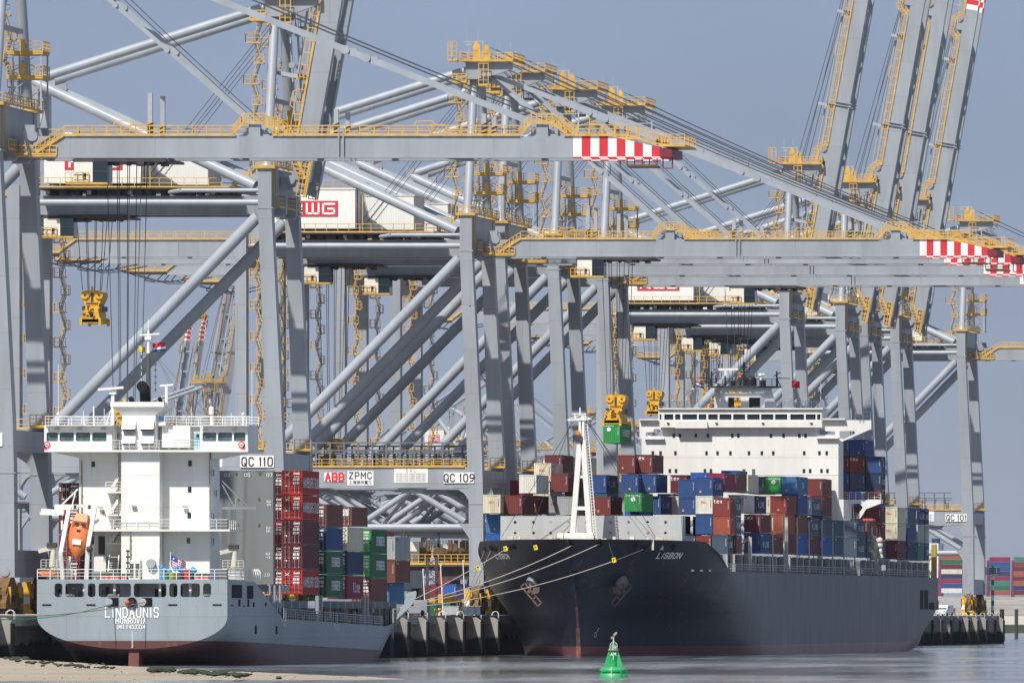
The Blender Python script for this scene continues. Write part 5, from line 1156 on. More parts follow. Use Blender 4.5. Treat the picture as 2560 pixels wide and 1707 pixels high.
for r_, (col, sd) in enumerate((('brown', None), ('dgreen', 'EVERGREEN'), ('dgreen', 'EVERGREEN'))):
    o = lc(0, 1505 - r_ * 61, ZBy[2], col, '%s container in fourth stack from grey bulkhead, %s from bottom' % (CNAME[col], place_label(r_, 0)), H=2.78, door=True, side=(sd, 1.25, 1.45, .55, .75) if sd else None)
    if sd: b = MB(); b.box(.14, 2.13, -.012, .04, .18, 2.63); b.build('door_panel', cmat('lime'), o)
for r_, col in enumerate(('brown', 'grey')):
    lc(0, 1456 - r_ * 58.3, ZBy[3], col, '%s container in the forward-most grey ship stack, %s' % (CNAME[col], ['lower', 'upper'][r_]), H=2.66)
for r_, (yb, col) in enumerate(((1510, 'light'), (1442, 'maroon'), (1383, 'crimson'))):
    lc(0, yb, ZBy[3] + .8, col, '%s container in the gap before the forward-most grey ship stack, %s' % (CNAME[col], ['lowest', 'middle', 'highest'][r_]), X=XR - 2.42 + (1.6 if r_ == 0 else .4), H=2.66)
for r_, col in enumerate(('maroon', 'maroon', 'red', 'maroon')):
    o = container(-226.0, 1211, 14.25 - 2.75 * (r_ + 1), col, H=2.7, door=True, front=('tex', .55, .55, 2.05) if r_ == 0 else None, label='%s container left of the grey ship white house, %s from top' % (CNAME[col], place_label(r_, 0)), group='containers on the grey ship')
# ------------------------------------------------------------------ black container ship (bow towards the camera)
XC2, YB = -209.9, 1489.5; HBm = 16.1
ship2 = empty('container_ship', (XC2, YB, 0), 'large black-hulled container ship with white bridge, moored bow towards the viewer', 'ship')
HB = seams(hull_paint('black_hull_paint', (.005, .012, .028), (.24, .045, .055), -3.95, -.001, YB, .40, .55, spec=.27, dcol=(.035, .034, .04)), 9, 2.6, .35, .03)
t0 = HB.node_tree; nz = [q for q in t0.nodes if q.type == 'TEX_NOISE'][0]
rr = t0.nodes.new('ShaderNodeMapRange'); t0.links.new(nz.outputs[0], rr.inputs[0]); rr.inputs[1].default_value = .35; rr.inputs[2].default_value = .68; rr.inputs[3].default_value = .38; rr.inputs[4].default_value = .46; t0.links.new(rr.outputs[0], t0.nodes['Principled BSDF'].inputs['Roughness'])
def LQ(x, y, Z): return P(x, y, Z) - Vector((XC2, YB, 0))
def interp(t, xs, ys):
    if t <= xs[0]: return ys[0]
    for i in range(len(xs) - 1):
        if t <= xs[i + 1]: f = (t - xs[i]) / (xs[i + 1] - xs[i]); return ys[i] + f * (ys[i + 1] - ys[i])
    return ys[-1]
def hb2(Y, z):
    ys = interp(z, [-9, -5.2, -.4, 3.5, 6, 10.2], [3, 0, -.8, -3.2, -5.5, -10.0])
    yf = interp(z, [-9, -5.2, -.4, 3.5, 6, 10.2], [72, 66, 56, 34, 27, 22.0])
    p_ = interp(z, [-9, -5.2, -.4, 3.5, 6, 10.2], [1.35, 1.5, 1.7, 1.9, 2.0, 2.05])
    if Y <= ys: return 0.0
    tt = min(1, (Y - ys) / (yf - ys)); w_ = HBm * (1 - (1 - tt) ** p_)
    if Y > 205:
        f = (Y - 205) / 78.0; zb = -12 + f ** 1.6 * 11.6
        if z < zb: return 0.0
        lim = HBm * min(1, max(0.0, (z - zb)) / (.5 + 3.2 * f * (1.15 - f))) ** .6; w_ = min(w_, lim)
    return w_
b = MB()
ZL = [-12, -9, -7, -5.2, -4.4, -3.2, -2, -.8, .5, 1.8, 3.2, 4.6, 6.0]
YY = [-10, -9.3, -8.5, -7.5, -6.5, -5.5, -4.5, -3.2, -2, -.8, 0, 1.2, 2.5, 4, 6, 8, 10.5, 13, 16, 19, 22, 25, 28.6, 33, 38, 44, 50, 57, 64, 72, 90, 120, 160, 205, 220, 235, 245, 255, 264, 272, 278, 283]
def bowgrid(zl, yy, cut=None):
    rs = []
    for z in zl:
        st = []
        ys = interp(z, [-9, -5.2, -.4, 3.5, 6, 10.2], [3, 0, -.8, -3.2, -5.5, -10.0])
        for Y in yy:
            Y_ = max(Y, ys); st.append((Y_, hb2(Y_, z)))
        rs.append([(-w_, Y_, z) for Y_, w_ in st[::-1]] + [(w_, Y_, z) for Y_, w_ in st])
    return rs
b.loft(bowgrid(ZL, YY), False, True, False)
yy2 = sorted([q for q in YY if q <= 28.6] + [11.7, 14.5, 17.5])
ZT = [6.0, 7.0, 8.0, 9.0, 10.05]
def cap_(z): return z
rs = bowgrid(ZT, yy2)
for r_ in rs:
    for i, (x, y, z) in enumerate(r_):
        if y > 13: zt = max(6.0, 10.05 - (y - 13) * .26); r_[i] = (x, y, min(z, zt))
        r_[i] = (r_[i][0], r_[i][1], r_[i][2] - (.35 * max(0, y) / 25 if z > 9 else 0))
b.loft(rs, False, True, False)
tz = [(hb2(283, z), z) for z in ZL]; b.add([(-w_, 283, z) for w_, z in tz[::-1]] + [(w_, 283, z) for w_, z in tz], [tuple(range(2 * len(tz)))])
rust(HB, .55, .585, .5, .05, (.13, .075, .055)); hull2 = b.build('hull', HB, ship2)
b = MB(); b.add([(-16, 27, 5.9), (16, 27, 5.9), (15.5, 282, 5.9), (-15.5, 282, 5.9)], [(0, 1, 2, 3)])
fy = [-7, -5, -3, 0, 3, 6, 10, 14.5]; b.add([(-hb2(y, 8) + .15, y, 8.6) for y in fy[::-1]] + [(hb2(y, 8) - .15, y, 8.6) for y in fy], [tuple(range(16))]); b.box(-12, 12, 14.4, 14.5, 5.9, 8.6)
b.build('deck', mat('rust_red_deck', (.16, .07, .05), .8, .3), ship2)
# rust streak, bow marks, name
b = MB(); 
for z0, z1, w_ in ((-5.2, -3.9, .28), (-3.9, -1.5, .26), (-1.5, 1.2, .17), (1.2, 3.0, .06)):
    ya = interp(z0, [-5.2, -.4, 3.5], [0, -.8, -3.2]) - .12; yb = interp(z1, [-5.2, -.4, 3.5], [0, -.8, -3.2]) - .12
    b.m = 0 if z1 < -3 else 1; b.add([(-w_, ya, z0), (w_, ya, z0), (w_, yb, z1), (-w_, yb, z1)], [(0, 1, 2, 3)])
b.build('rust_streak', [mat('stem_rust', (.40, .15, .08), .8, .75, 1.8, dcol=(.12, .04, .03)), mat('stem_rust_dark', (.13, .065, .05), .8, .9, 2.2, dcol=(.02, .02, .03))], hull2)
def on_hull(Y, z, side=1, off=.08):
    w_ = hb2(Y, z); dw = (hb2(Y + .3, z) - hb2(Y - .3, z)) / .6; dz = (hb2(Y, z + .3) - hb2(Y, z - .3)) / .6
    n_ = Vector((1, -dw, -dz)).normalized(); p_ = Vector((w_, Y, z)) + n_ * off; t_ = Vector((dw, 1, 0)).normalized(); u_ = n_.cross(t_)
    if side < 0: p_.x *= -1; n_.x *= -1; t_ = Vector((dw, -1, 0)).normalized(); u_ = Vector((u_.x * -1, u_.y, u_.z))
    return p_, t_, (u_ if u_.z > 0 else -u_), n_
def hull_text(s_, Y, z, size, side=1, sx=1.0, name='ship_name', shear=.25):
    p_, t_, u_, n_ = on_hull(Y, z, side); o = text(name, s_, PWH, size, hull2, (0, 0, 0), sx=sx, shear=shear, bold=.02)
    m = Matrix((t_, u_, t_.cross(u_))).transposed().to_4x4(); m.translation = p_ + t_.cross(u_) * .05; o.matrix_local = m; return o
def findY(px, py, side=1):
    best = None
    lo = 1e9
    for i in range(-40, 400):
        Y = i * .25
        for z in [(VY - py) * (YB + Y) / F]:
            x = VX + (XC2 + side * hb2(Y, z)) * F / (YB + Y)
            e_ = abs(x - px)
            if side < 0 and Y > 0:
                if x > lo + 2: return best[1], best[2]
                lo = min(lo, x)
            if hb2(Y, z) > .1 and (best is None or e_ < best[0]): best = (e_, Y, z)
    return best[1], best[2]
Y_, z_ = findY(1671, 1387); hull_text('LISBON', Y_, z_, 1.1, 1, 1.25)
Y_, z_ = findY(1257, 1389, -1); hull_text('LISBON', Y_, z_, .9, -1, 1.4)
# anchors
anc = mat('anchor_rust', (.17, .10, .085), .8, .5, 3); pod = mat('hawse_steel', (.21, .24, .28), .5, .5, 2)
for px, py, side in ((1333, 1452, -1), (1552, 1452, 1)):
    Y_, z_ = findY(px, py, side); p_, t_, u_, n_ = on_hull(Y_, z_, side, -.3)
    b = MB(); d = (n_ * .8 + Vector((0, -.35, -.25))).normalized(); b.tube(p_ - d * 1.4, p_ + d * 1.0, 1.15, 20, .8); b.build('hawse_pod', pod, ship2)
    b = MB(); q = p_ + d * 1.0; sd = -side
    b.bar(q + Vector((0, 0, .4)), q + Vector((sd * .15 * -1, -.3, -1.1)), .32)
    c = q + Vector((sd * .1, -.3, -1.3)); ax = Vector((.62 if side < 0 else .62, 0, -.72 if side < 0 else .72)).normalized()
    up = Vector((-ax.z, 0, ax.x)); up = up if up.z > 0 else -up
    for o_ in (-.32, .32): b.bar(c - ax * 1.7 + up * o_, c + ax * 1.7 + up * o_, .3, .16)
    for f_ in (-1.7, -.6, .6, 1.7): b.bar(c + ax * f_ - up * .34, c + ax * f_ + up * .34, .3, .18)
    b.prism([(c.x, c.z), (c.x + up.x * .9 - ax.x * .5, c.z + up.z * .9 - ax.z * .5), (c.x + up.x * 1.5, c.z + up.z * 1.5), (c.x + up.x * .9 + ax.x * .5, c.z + up.z * .9 + ax.z * .5)], c.y - .25, c.y + .1)
    b.bar(c - ax * 1.2 + up * -.3, c + ax * 1.2 + up * -.3, .2)
    b.build('anchor', anc, ship2)
b = MB()
for px, py, side in ((1213, 1372, -1), (1229, 1370, -1), (1238, 1371, -1), (1273, 1367, -1), (1286, 1366, -1), (1425, 1362, 1), (1498, 1360, 1), (1606, 1371, 1), (1587, 1364, 1), (1684, 1366, 1)):
    Y_, z_ = findY(px, py, side); p_, t_, u_, n_ = on_hull(Y_, z_, side, 0); b.tube(p_ - n_ * .1, p_ + n_ * .15, .38, 12)
b.split('fairlead', BLK, ship2)
b = MB()
for px, py, side in ((1425, 1362, 1), (1731, 1425, 1), (1752, 1425, 1), (1774, 1425, 1)):
    Y_, z_ = findY(px, py, side); p_, t_, u_, n_ = on_hull(Y_, z_, side, .05); b.bar(p_ - t_ * .35, p_ + t_ * .35, .12, .22)
b.split('hull_mark', PWH, hull2)
Y_, z_ = findY(1487, 1586); p_, t_, u_, n_ = on_hull(Y_, z_, 1, .06); b = MB()
for k in range(10): a0, a1 = k * math.pi / 5, (k + 1) * math.pi / 5; b.bar(p_ + t_ * .3 * math.cos(a0) + u_ * .35 * math.sin(a0), p_ + t_ * .3 * math.cos(a1) + u_ * .35 * math.sin(a1), .07)
b.bar(p_ + t_ * .2 + u_ * .3, p_ + t_ * .5 + u_ * .9, .07); b.bar(p_ + t_ * .5 + u_ * .9, p_ + t_ * .8 + u_ * .8, .07); b.build('bulb_mark', LGR, hull2)
b = MB()
for a, c, t_, bt in ((1675, 1693, 960, 1085), (1702, 1722, 960, 1085), (1731, 1736, 1043, 1085), (1741, 1749, 1043, 1088), (1754, 1764, 1040, 1090)):
    Z0 = 193.8 * F / (VX - 1660 - a * .38265); Z1 = 193.8 * F / (VX - 1660 - c * .38265); z0 = (VY - 1107 - bt * .38265) * Z0 / F; z1 = (VY - 1107 - t_ * .38265) * Z0 / F
    b.box(HBm - .9, hb2(Z0 - YB, 1.0) + .06, Z0 - YB, Z1 - YB, z0, z1)
b.split('side_opening', BLK, ship2)
# breakwater with round holes, forecastle gear
ZW = 1499.5
def LB(x, y, Z=ZW): q = LQ(x, y, Z); return q.x, q.z
ol = [LB(1251, 1352), LB(1706, 1352), LB(1703, 1288.5), LB(1252, 1289.5)]
cir = []
for i, x0 in enumerate((1288, 1334, 1377, 1422, 1467, 1526, 1572, 1619, 1664)):
    for y0 in (1305, 1331.5): a, z_ = LB(x0, y0); cir.append((a, z_, .2))
bwm = rust(mat('breakwater_grey', (.50, .52, .51), .55, .3, .5, 1), .4, .63, .8, .12, (.30, .22, .15))
plate('breakwater', ol, [], ZW - YB, .12, bwm, ship2, cir)
b = MB(); a, z_ = LB(1706, 1289); c, z2 = LB(1706, 1352); b.box(a - .1, a, ZW - YB + .1, ZW - YB + 3, z2, z_); a, _ = LB(1251, 0); b.box(a, a + .1, ZW - YB + .1, ZW - YB + 3, z2, z_)
b.split('breakwater_return', bwm, ship2)
b = MB(); b.m = 0; Zm = 1492.0; ym = Zm - YB
def M2(x, y): q = LQ(x, y, Zm); return q
for (xa, ya, xb, yb, w_) in ((1431, 1345, 1450, 1100, .68), (1450, 1100, 1452, 1045, .42), (1475, 1345, 1458, 1100, .68), (1458, 1100, 1457, 1040, .45)): b.bar(M2(xa, ya), M2(xb, yb), w_, .6)
b.bar(M2(1434, 1270), M2(1470, 1270), .5); b.bar(M2(1427, 1340), M2(1484, 1340), .9); b.bar(M2(1439, 1192), M2(1466, 1192), .3)
b.bar(M2(1438, 1100), M2(1438, 1190), .01)
b.bar(M2(1420, 1050), M2(1476, 1047), .2); b.bar(M2(1440, 1048), M2(1436, 1033), .12); b.bar(M2(1465, 1048), M2(1463, 1032), .12); b.bar(M2(1430, 1034), M2(1466, 1034), .1); b.bar(M2(1450, 1036), M2(1450, 1018), .16); b.bar(M2(1416, 1050), M2(1452, 1036), .08); b.bar(M2(1480, 1048), M2(1452, 1036), .08)
b.box(M2(1436, 0).x, M2(1467, 0).x, ym - .4, ym + .4, M2(0, 1051).z, M2(0, 1045).z)
for k in range(38):
    y0 = 1342 - k * 7.6; f = (1342 - y0) / 290.0; x0 = 1490 - 24 * f; b.bar(M2(x0 - 5, y0), M2(x0 + 2, y0), .09)
    if k % 3 == 0: b.bar(M2(x0 - 5, y0), M2(x0 + 5, y0 + 1), .07)
b.bar(M2(1485, 1345), M2(1461, 1052), .1); b.bar(M2(1492, 1345), M2(1468, 1052), .1); b.bar(M2(1440, 1192), M2(1466, 1192), .1); b.rail([M2(1438, 1192), M2(1468, 1192)], .8, .5, .07, 0, 2)
for x0 in (1436, 1441): b.bar(M2(x0, 1343), M2(x0 + 2, 1302), .08)
b.box(M2(1426, 0).x, M2(1486, 0).x, ym - .8, ym + .8, M2(0, 1347).z - .5, M2(0, 1338).z)
b.tube(M2(1446.5, 1081) - Vector((0, .6, 0)), M2(1446.5, 1081), .3, 14, .1, m=1); b.box(M2(1441, 0).x, M2(1457, 0).x, ym - .5, ym, M2(0, 1105).z, M2(0, 1090).z, 2)
b.build('foremast', [SHIPW, FO, DRK], ship2)
b = MB()
for (xa, ya, xb, yb) in ((1430, 1050, 1330, 1320), (1436, 1050, 1255, 1340), (1465, 1050, 1560, 1180), (1465, 1050, 1640, 1345), (1470, 1050, 1620, 1290)): b.bar(M2(xa, ya), LQ(xb, yb, 1497), .05)
b.build('stay_wire', ROPE, ship2)
b = MB(); random.seed(12); b.m = 0
for k in range(46):
    x0 = random.uniform(1262, 1650); q = LQ(x0, 1347, random.uniform(1491, 1496)); h = random.uniform(-.4, .6); b.box(q.x, q.x + random.uniform(.1, .9), q.y, q.y + .4, 8.7, 10.1 + h * .7, random.choice((0, 0, 1, 2)))
for x0 in (1395, 1412): q = LQ(x0, 1347, 1493); b.tube((q.x, q.y, 10.2), (q.x + .8, q.y, 10.2), .75, 14, m=0)
b.m = 0; b.rail([LQ(1262, 1347, 1495), LQ(1330, 1347, 1495)], 1.0, .9, .06, 0, 2); b.rail([LQ(1640, 1347, 1495), LQ(1686, 1347, 1495)], 1.1, .5, .06, 0, 1)
b.split('forecastle_gear', [mat('cream_paint', (.68, .64, .54)), DRK, SHIPW], ship2)
# port side structure under the containers
b = MB(); b.m = 0
Yk = 29
while Yk < 278:
    b.m = 0; b.prismx([(Yk, 5.9), (Yk + .45, 5.9), (Yk + .45, 8.3), (Yk, 8.3)], 15.15, 15.6); b.m = 4; b.box(15.6, 15.78, Yk - .1, Yk + .5, 5.9, 8.3)
    Yk += 7.6
b.box(11.5, 14.9, 28, 279, 5.95, 8.25, 1)
Yk = 31
while Yk < 278:
    b.box(14.9, 15.1, Yk, Yk + random.uniform(.5, 2), 6.0, random.uniform(6.4, 8.0), random.choice((2, 3, 1, 1))); Yk += 3.2
b.build('hatch_support', [GREY, mat('coaming_grey', (.05, .052, .05), .7, .4, 1), BRN, STEEL, mat('stanchion_edge', (.50, .47, .42), .7, .5, 2)], ship2)
b = MB(); b.rail([(15.95, 28, 6.0), (15.8, 279, 6.0)], 1.05, 1.6, .07, 0, 2); b.build('side_rail', STEEL, ship2)
b = MB(); b.m = 0
for x0, yt in ((1934, 1293), (1962, 1291), (1995, 1293), (2025, 1300), (2057, 1300), (2084, 1303), (2112, 1304)): 
    Z = 193.9 * F / (VX - x0); b.box(15.78, 15.95, Z - YB - .1, Z - YB + .25, 6.0, (VY - yt) * Z / F, 0)
q = LQ(1892, 1342, 1545); b.bar((15.5, 55.0, q.z), (15.5, 55.0, 6), .5, m=0); b.bar((15.5, 55, q.z), (12.5, 54.8, 8.2), .3); b.bar((15.5, 55, 8.2), (12.3, 54.8, 8.2), .35)
q0 = LQ(1963, 1296, 1583); b.box(15.5, 15.98, 93, 93.4, 6, 13.8, 0); b.box(12.4, 15.4, 93.2, 93.8, 10.6, 11.0, 0)
b.split('lashing_tower', [mat('weathered_post', (.55, .52, .45), .6, .4, 2)], ship2)
# bridge house
ZS = 1640.0
def S2(x, y, Z=ZS): q = LQ(x, y, Z); return q.x, q.z
def sb(b, x0, x1, yt, yb, Z=ZS, dep=6.0, m=None):
    a, zt = S2(x0, yt, Z); c, zb_ = S2(x1, yb, Z); b.box(a, c, Z - YB, Z - YB + dep, zb_, zt, m)
b = MB(); b.m = 0; sb(b, 1604, 2096, 1096, 1300); sb(b, 1604, 2096, 1060, 1096.2, ZS + .03, 5.9) if False else None
for yy in (1142, 1186, 1230, 1270): sb(b, 1604, 2096, yy, yy + .6, ZS - .04, .05)
house2 = b.build('bridge_house', SHIPW, ship2)
ol = [S2(1599, 1096), S2(2096, 1096), S2(2104, 1104), S2(2178, 1072), S2(2178, 1050), S2(2112, 1049), S2(2112, 1047), S2(2056, 1047), S2(2056, 1052), S2(1648, 1052), S2(1648, 1049), S2(1598, 1049)]
hs = [[S2(1614, 1090), S2(1657, 1090), S2(1657, 1078), S2(1650, 1072), S2(1634, 1072), S2(1634, 1079), S2(1614, 1080)], [S2(2041, 1087), S2(2088, 1087), S2(2088, 1078), S2(2062, 1077), S2(2060, 1072), S2(2041, 1072)], [S2(2099, 1095), S2(2110, 1097), S2(2138, 1083), S2(2136, 1077), S2(2099, 1077)]]
wg = plate('bridge_wing', ol, hs, ZS - YB + .3, .6, SHIPW, ship2)
b = MB(); sb(b, 1660, 2038, 1052, 1096.5, ZS + .8, 5.2); b.build('wing_back', SHIPW, wg)
b = MB(); sb(b, 1611, 1660, 1094, 1098, ZS - .6, .6); sb(b, 2041, 2096, 1092, 1096, ZS - .6, .6); sb(b, 2056, 2113, 1045.5, 1049, ZS - .7, 5); sb(b, 1598, 1650, 1047, 1050, ZS - .7, 5); b.split('wing_ledge', SHIPW, wg)
# wheelhouse with windows
wins = [(340, 355), (380, 455), (470, 515), (530, 655), (668, 733), (748, 828), (843, 943), (958, 1058), (1075, 1180), (1192, 1295), (1310, 1412), (1437, 1553), (1567, 1650), (1662, 1690)]
ol = [S2(1648, 1053), S2(2056, 1053), S2(2056, 1022), S2(1648, 1022)]; hs = []
for a, c in wins: xa, zt = S2(1550 + a * .2976, 1035.5); xb, zb_ = S2(1550 + c * .2976, 1049); hs.append(rrect(xa, xb, zb_, zt, .06))
wh = plate('wheelhouse', ol, hs, ZS - YB - .9, .12, SHIPW, ship2)
b = MB(); sb(b, 1649, 2055, 1033, 1052, ZS - .75, .05); b.build('window_glass', GLS, wh)
b = MB(); sb(b, 1646, 2057, 1019.5, 1023, ZS - 1.3, 7); sb(b, 1648, 1650, 1023, 1053, ZS - .8, 6); sb(b, 2054, 2056, 1023, 1053, ZS - .8, 6); sb(b, 1649, 2055, 1052.5, 1068, ZS - 1.0, 1.2); sb(b, 1688, 1768, 1053, 1070, ZS - 1.5, 1.2); b.build('wheelhouse_shell', SHIPW, wh)
random.seed(2)
for row, cy in (((452, 503, 637, 739, 943, 994, 1268, 1374, 1506, 1558), 1088.5), ((275, 340, 465, 726, 819, 927, 1083, 1191, 1287, 1547, 1675, 1736), 1132), ((418, 470, 713, 763, 1545, 1597, 1692, 1742), 1176.5)):
    for cx in row:
        b = MB(); x0 = 1550 + cx * .2976; sb(b, x0 - 3.1, x0 + 3.1, cy - 4.8, cy + 4.8, ZS - .06, .1); b.build('window', GLS, house2)
for cx in (1041, 1122): b = MB(); x0 = 1550 + cx * .2976; sb(b, x0 - 4, x0 + 4, 1172, 1187, ZS - .06, .1); b.build('window', GLB, house2)
b = MB()
for cx in (404, 810, 1200, 1607): x0 = 1550 + cx * .2976; sb(b, x0 - 3, x0 + 3, 1056, 1059, ZS - 1.2, .3)
b.split('floodlight', DRK, house2)
# mast house
ol = [S2(1790, 1019.5), S2(1806, 971), S2(1776, 969), S2(1776, 965), S2(1945, 965), S2(1945, 969), S2(1925, 971), S2(1940, 1019.5)]
hs = []
for x0, x1 in ((1818, 1850), (1870, 1912)): hs.append(rrect(S2(x0, 0)[0], S2(x1, 0)[0], S2(0, 1018)[1], S2(0, 993)[1], .1))
for x0, x1 in ((1818, 1835), (1841, 1852), (1868, 1889), (1893, 1908)): hs.append(rrect(S2(x0, 0)[0], S2(x1, 0)[0], S2(0, 983)[1], S2(0, 978)[1], .1))
mhs = plate('mast_house', ol, hs, ZS - YB + 1.2, .5, SHIPW, ship2)
b = MB(); sb(b, 1815, 1835, 993, 1018, ZS + 1.9, .2, 0); sb(b, 1868, 1900, 992, 1018, ZS + 1.9, .2, 0); sb(b, 1786, 1800, 971, 1019, ZS + 3, .3, 1); sb(b, 1775, 1946, 964.5, 968.5, ZS + .4, 4, 0); sb(b, 1912, 1926, 980, 1019, ZS + 1.0, .4, 1)
b.build('mast_house_back', [DRK, SHIPW], mhs)
b = MB(); b.m = 0; ym = ZS - YB + 2
def M3(x, y): q = LQ(x, y, ZS + 2); return q
a = M3(1860, 965); b.bar(a, M3(1860, 905), .22)
for x0, yt in ((1779, 928), (1813, 940), (1942, 928), (1903, 945), (1850, 940), (1874, 950)): b.bar(M3(x0, 966), M3(x0, yt), .22)
for xa, ya, xb, yb in ((1760, 950, 1780, 960), (1780, 950, 1766, 968), (1942, 945, 1975, 946), (1942, 946, 1952, 966), (1745, 944, 1778, 946), (1852, 930, 1872, 930), (1850, 918, 1870, 918), (1776, 940, 1790, 930), (1935, 940, 1952, 930), (1850, 965, 1860, 930), (1870, 965, 1860, 930)): b.bar(M3(xa, ya), M3(xb, yb), .12)
for x0, r_, yt in ((1877, .85, 948), (1832, .35, 953), (1907, .38, 952)): q = M3(x0, 966); b.tube(q, M3(x0, yt), r_, 16); b.ball(M3(x0, yt), r_ * .98, 14, .5)
b.rail([M3(1776, 965), M3(1945, 965)], 1.0, .9, .08, 0, 2); b.box(M3(1857, 0).x, M3(1864, 0).x, ym - .2, ym + .2, M3(0, 925).z, M3(0, 912).z)
for k in range(8): b.box(M3(random.choice((1779, 1942, 1860)), 0).x - .25, M3(0, 0).x * 0 + M3(1942, 0).x + .25 if False else M3(1779, 0).x + .25, ym - .1, ym + .1, 0, 0) if False else None
b.m = 1; b.bar(M3(1783, 924), M3(1846, 922), .35); b.bar(M3(1814, 938), M3(1814, 926), .3); b.bar(M3(1895, 936), M3(1912, 935), .2); b.bar(M3(1902, 950), M3(1902, 937), .25); b.ball(M3(1901, 938), .3, 10)
b.m = 2; b.tube(M3(1796, 963) - Vector((0, .5, 0)), M3(1796, 963), .35, 12)
b.build('mast', [mat('mast_black', (.012, .012, .015), .5, 0), SHIPW, mat('cream_paint', (.68, .64, .54))], ship2)
b = MB(); b.ball(M3(1850, 940.5), .16, 10); em = bpy.data.materials.new('signal_lamp_red'); em.use_nodes = True; em.node_tree.nodes['Principled BSDF'].inputs['Base Color'].default_value = (.8, .03, .02, 1); em.node_tree.nodes['Principled BSDF'].inputs['Emission Color'].default_value = (1, .05, .03, 1); em.node_tree.nodes['Principled BSDF'].inputs['Emission Strength'].default_value = 2.0
b.build('signal_lamp', em, ship2)
b = MB(); 
for dy in (-1.2, 5.5): b.rail([LQ(1648, 1020, ZS + dy), LQ(1790, 1020, ZS + dy)], .95, .8, .06, 0, 2); b.rail([LQ(1920, 1020, ZS + dy), LQ(2056, 1020, ZS + dy)], .95, .8, .06, 0, 2)
b.rail([LQ(2138, 1050, ZS), LQ(2176, 1050, ZS)], 1.2, 1.1, .07, 0, 1)
for x0, h in ((1663, .8), (1700, 1.2), (1716, 2.0), (1778, 2.2), (1980, 1.5), (1985, 2.1), (2014, 1.8), (2052, 3.6), (2020, 2.2), (1950, 1.2), (1935, 1.2)): q = LQ(x0, 1020, ZS + 1); b.bar(q, q + Vector((0, 0, h)), .07)
q = LQ(1732, 1020, ZS); b.bar(q, q + Vector((0, 0, 2.0)), .3); b.rail([q + Vector((-.8, -.3, 1.9)), q + Vector((.85, -.3, 1.9))], .85, .3, .06, .05, 2); b.ball(q + Vector((0, 0, 2.6)), .3, 8)
b.split('roof_railing', WHT, ship2)
flag('flag', 'small red, white and blue courtesy flag left of the bridge mast of the black ship', 1740, 952, ZS, 1.1, .75, [0, 1, 2], droop=.35)
flag('flag', 'plain red house flag right of the bridge mast of the black ship', 1979, 951, ZS, 1.15, 1.0, [0], droop=.1)
# port accommodation side: white platform, davit, lifeboat
b = MB(); a, z_ = S2(2108, 1248, ZS + 6.5); c, z2 = S2(2202, 1258, ZS + 6.5); yv = ZS - YB + 6.5
b.box(a, c, yv, yv + 3, z2, z_); b.prism([S2(2150, 1258, ZS + 6.5), S2(2202, 1258, ZS + 6.5), S2(2165, 1272, ZS + 6.5), S2(2150, 1296, ZS + 6.5), S2(2138, 1296, ZS + 6.5), S2(2157, 1268, ZS + 6.5)], yv, yv + .4)
b.rail([(a, yv, z_), (c, yv, z_)], 1.0, .9, .07, 0, 2); b.rail([(a, yv, z_ - 3), (a + 2, yv, z_ - 3)], 1.0, .5, .06, 0, 2); b.bar((a + 1.4, yv, z_ - .6), (a + 1.6, yv, z_ - 3), .08, .2)
sb(b, 2096, 2109, 1248, 1296, ZS + .2, 10)
b.build('side_platform', SHIPW, ship2)
o = empty('lifeboat', P(2172, 1325, 1697), 'round-ended red-orange lifeboat on the port side of the black ship', 'lifeboat')
b = MB(); b.loft([[(r_ * math.cos(2 * math.pi * k / 16), t_, r_ * 1.25 * math.sin(2 * math.pi * k / 16)) for k in range(16)] for t_, r_ in ((-3.4, .1), (-3.1, .6), (-2.3, 1.05), (0, 1.25), (2.3, 1.05), (3.1, .6), (3.4, .1))], True, True); b.build('hull', mat('faded_lifeboat', (.55, .10, .07), .5, .2), o)
b = MB(); b.box(-.75, .75, -1.6, 1.6, 1.1, 1.75); b.build('canopy', MAT['faded_lifeboat'], o)
b = MB(); b.m = 0
for x0, x1, y0, y1 in ((2178, 2182, 1315, 1430), (2190, 2198, 1345, 1432)): q = LQ(x0, y1, 1690); r_ = LQ(x0, y0, 1690); b.bar(q, r_, .45)
for k in range(26): x0 = random.uniform(2174, 2202); y0 = random.uniform(1335, 1392); q = LQ(x0, y0, 1690); b.ball(q, random.uniform(.2, .5), 8)
q = LQ(2175, 1390, 1689.5); b.box(q.x, q.x + 1.9, q.y, q.y + 1, q.z - .2, q.z); q = LQ(2187, 1425, 1689); b.box(q.x, q.x + 1.6, q.y, q.y + .2, q.z, q.z + .8, 1)
b.build('davit', [mat('cream_paint', (.68, .64, .54)), STEEL], ship2)
b = MB(); b.m = 0; q = LQ(2340, 1360, 1772); b.bar((q.x - .3, 282.5, 4), (q.x - .3, 282.5, q.z), .8, m=0); b.bar((q.x - .3, 282.5, 6), (q.x - 3.3, 282.5, 9.6), .25); b.bar((q.x - .3, 282.5, 9.6), (q.x - 3.3, 282.5, 6), .25); b.bar((q.x + .1, 282.5, 2.5), (q.x + .1, 282.5, -1.0 + 2), .6)
b.build('stern_post', mat('dull_yellow', (.42, .30, .05)), ship2)
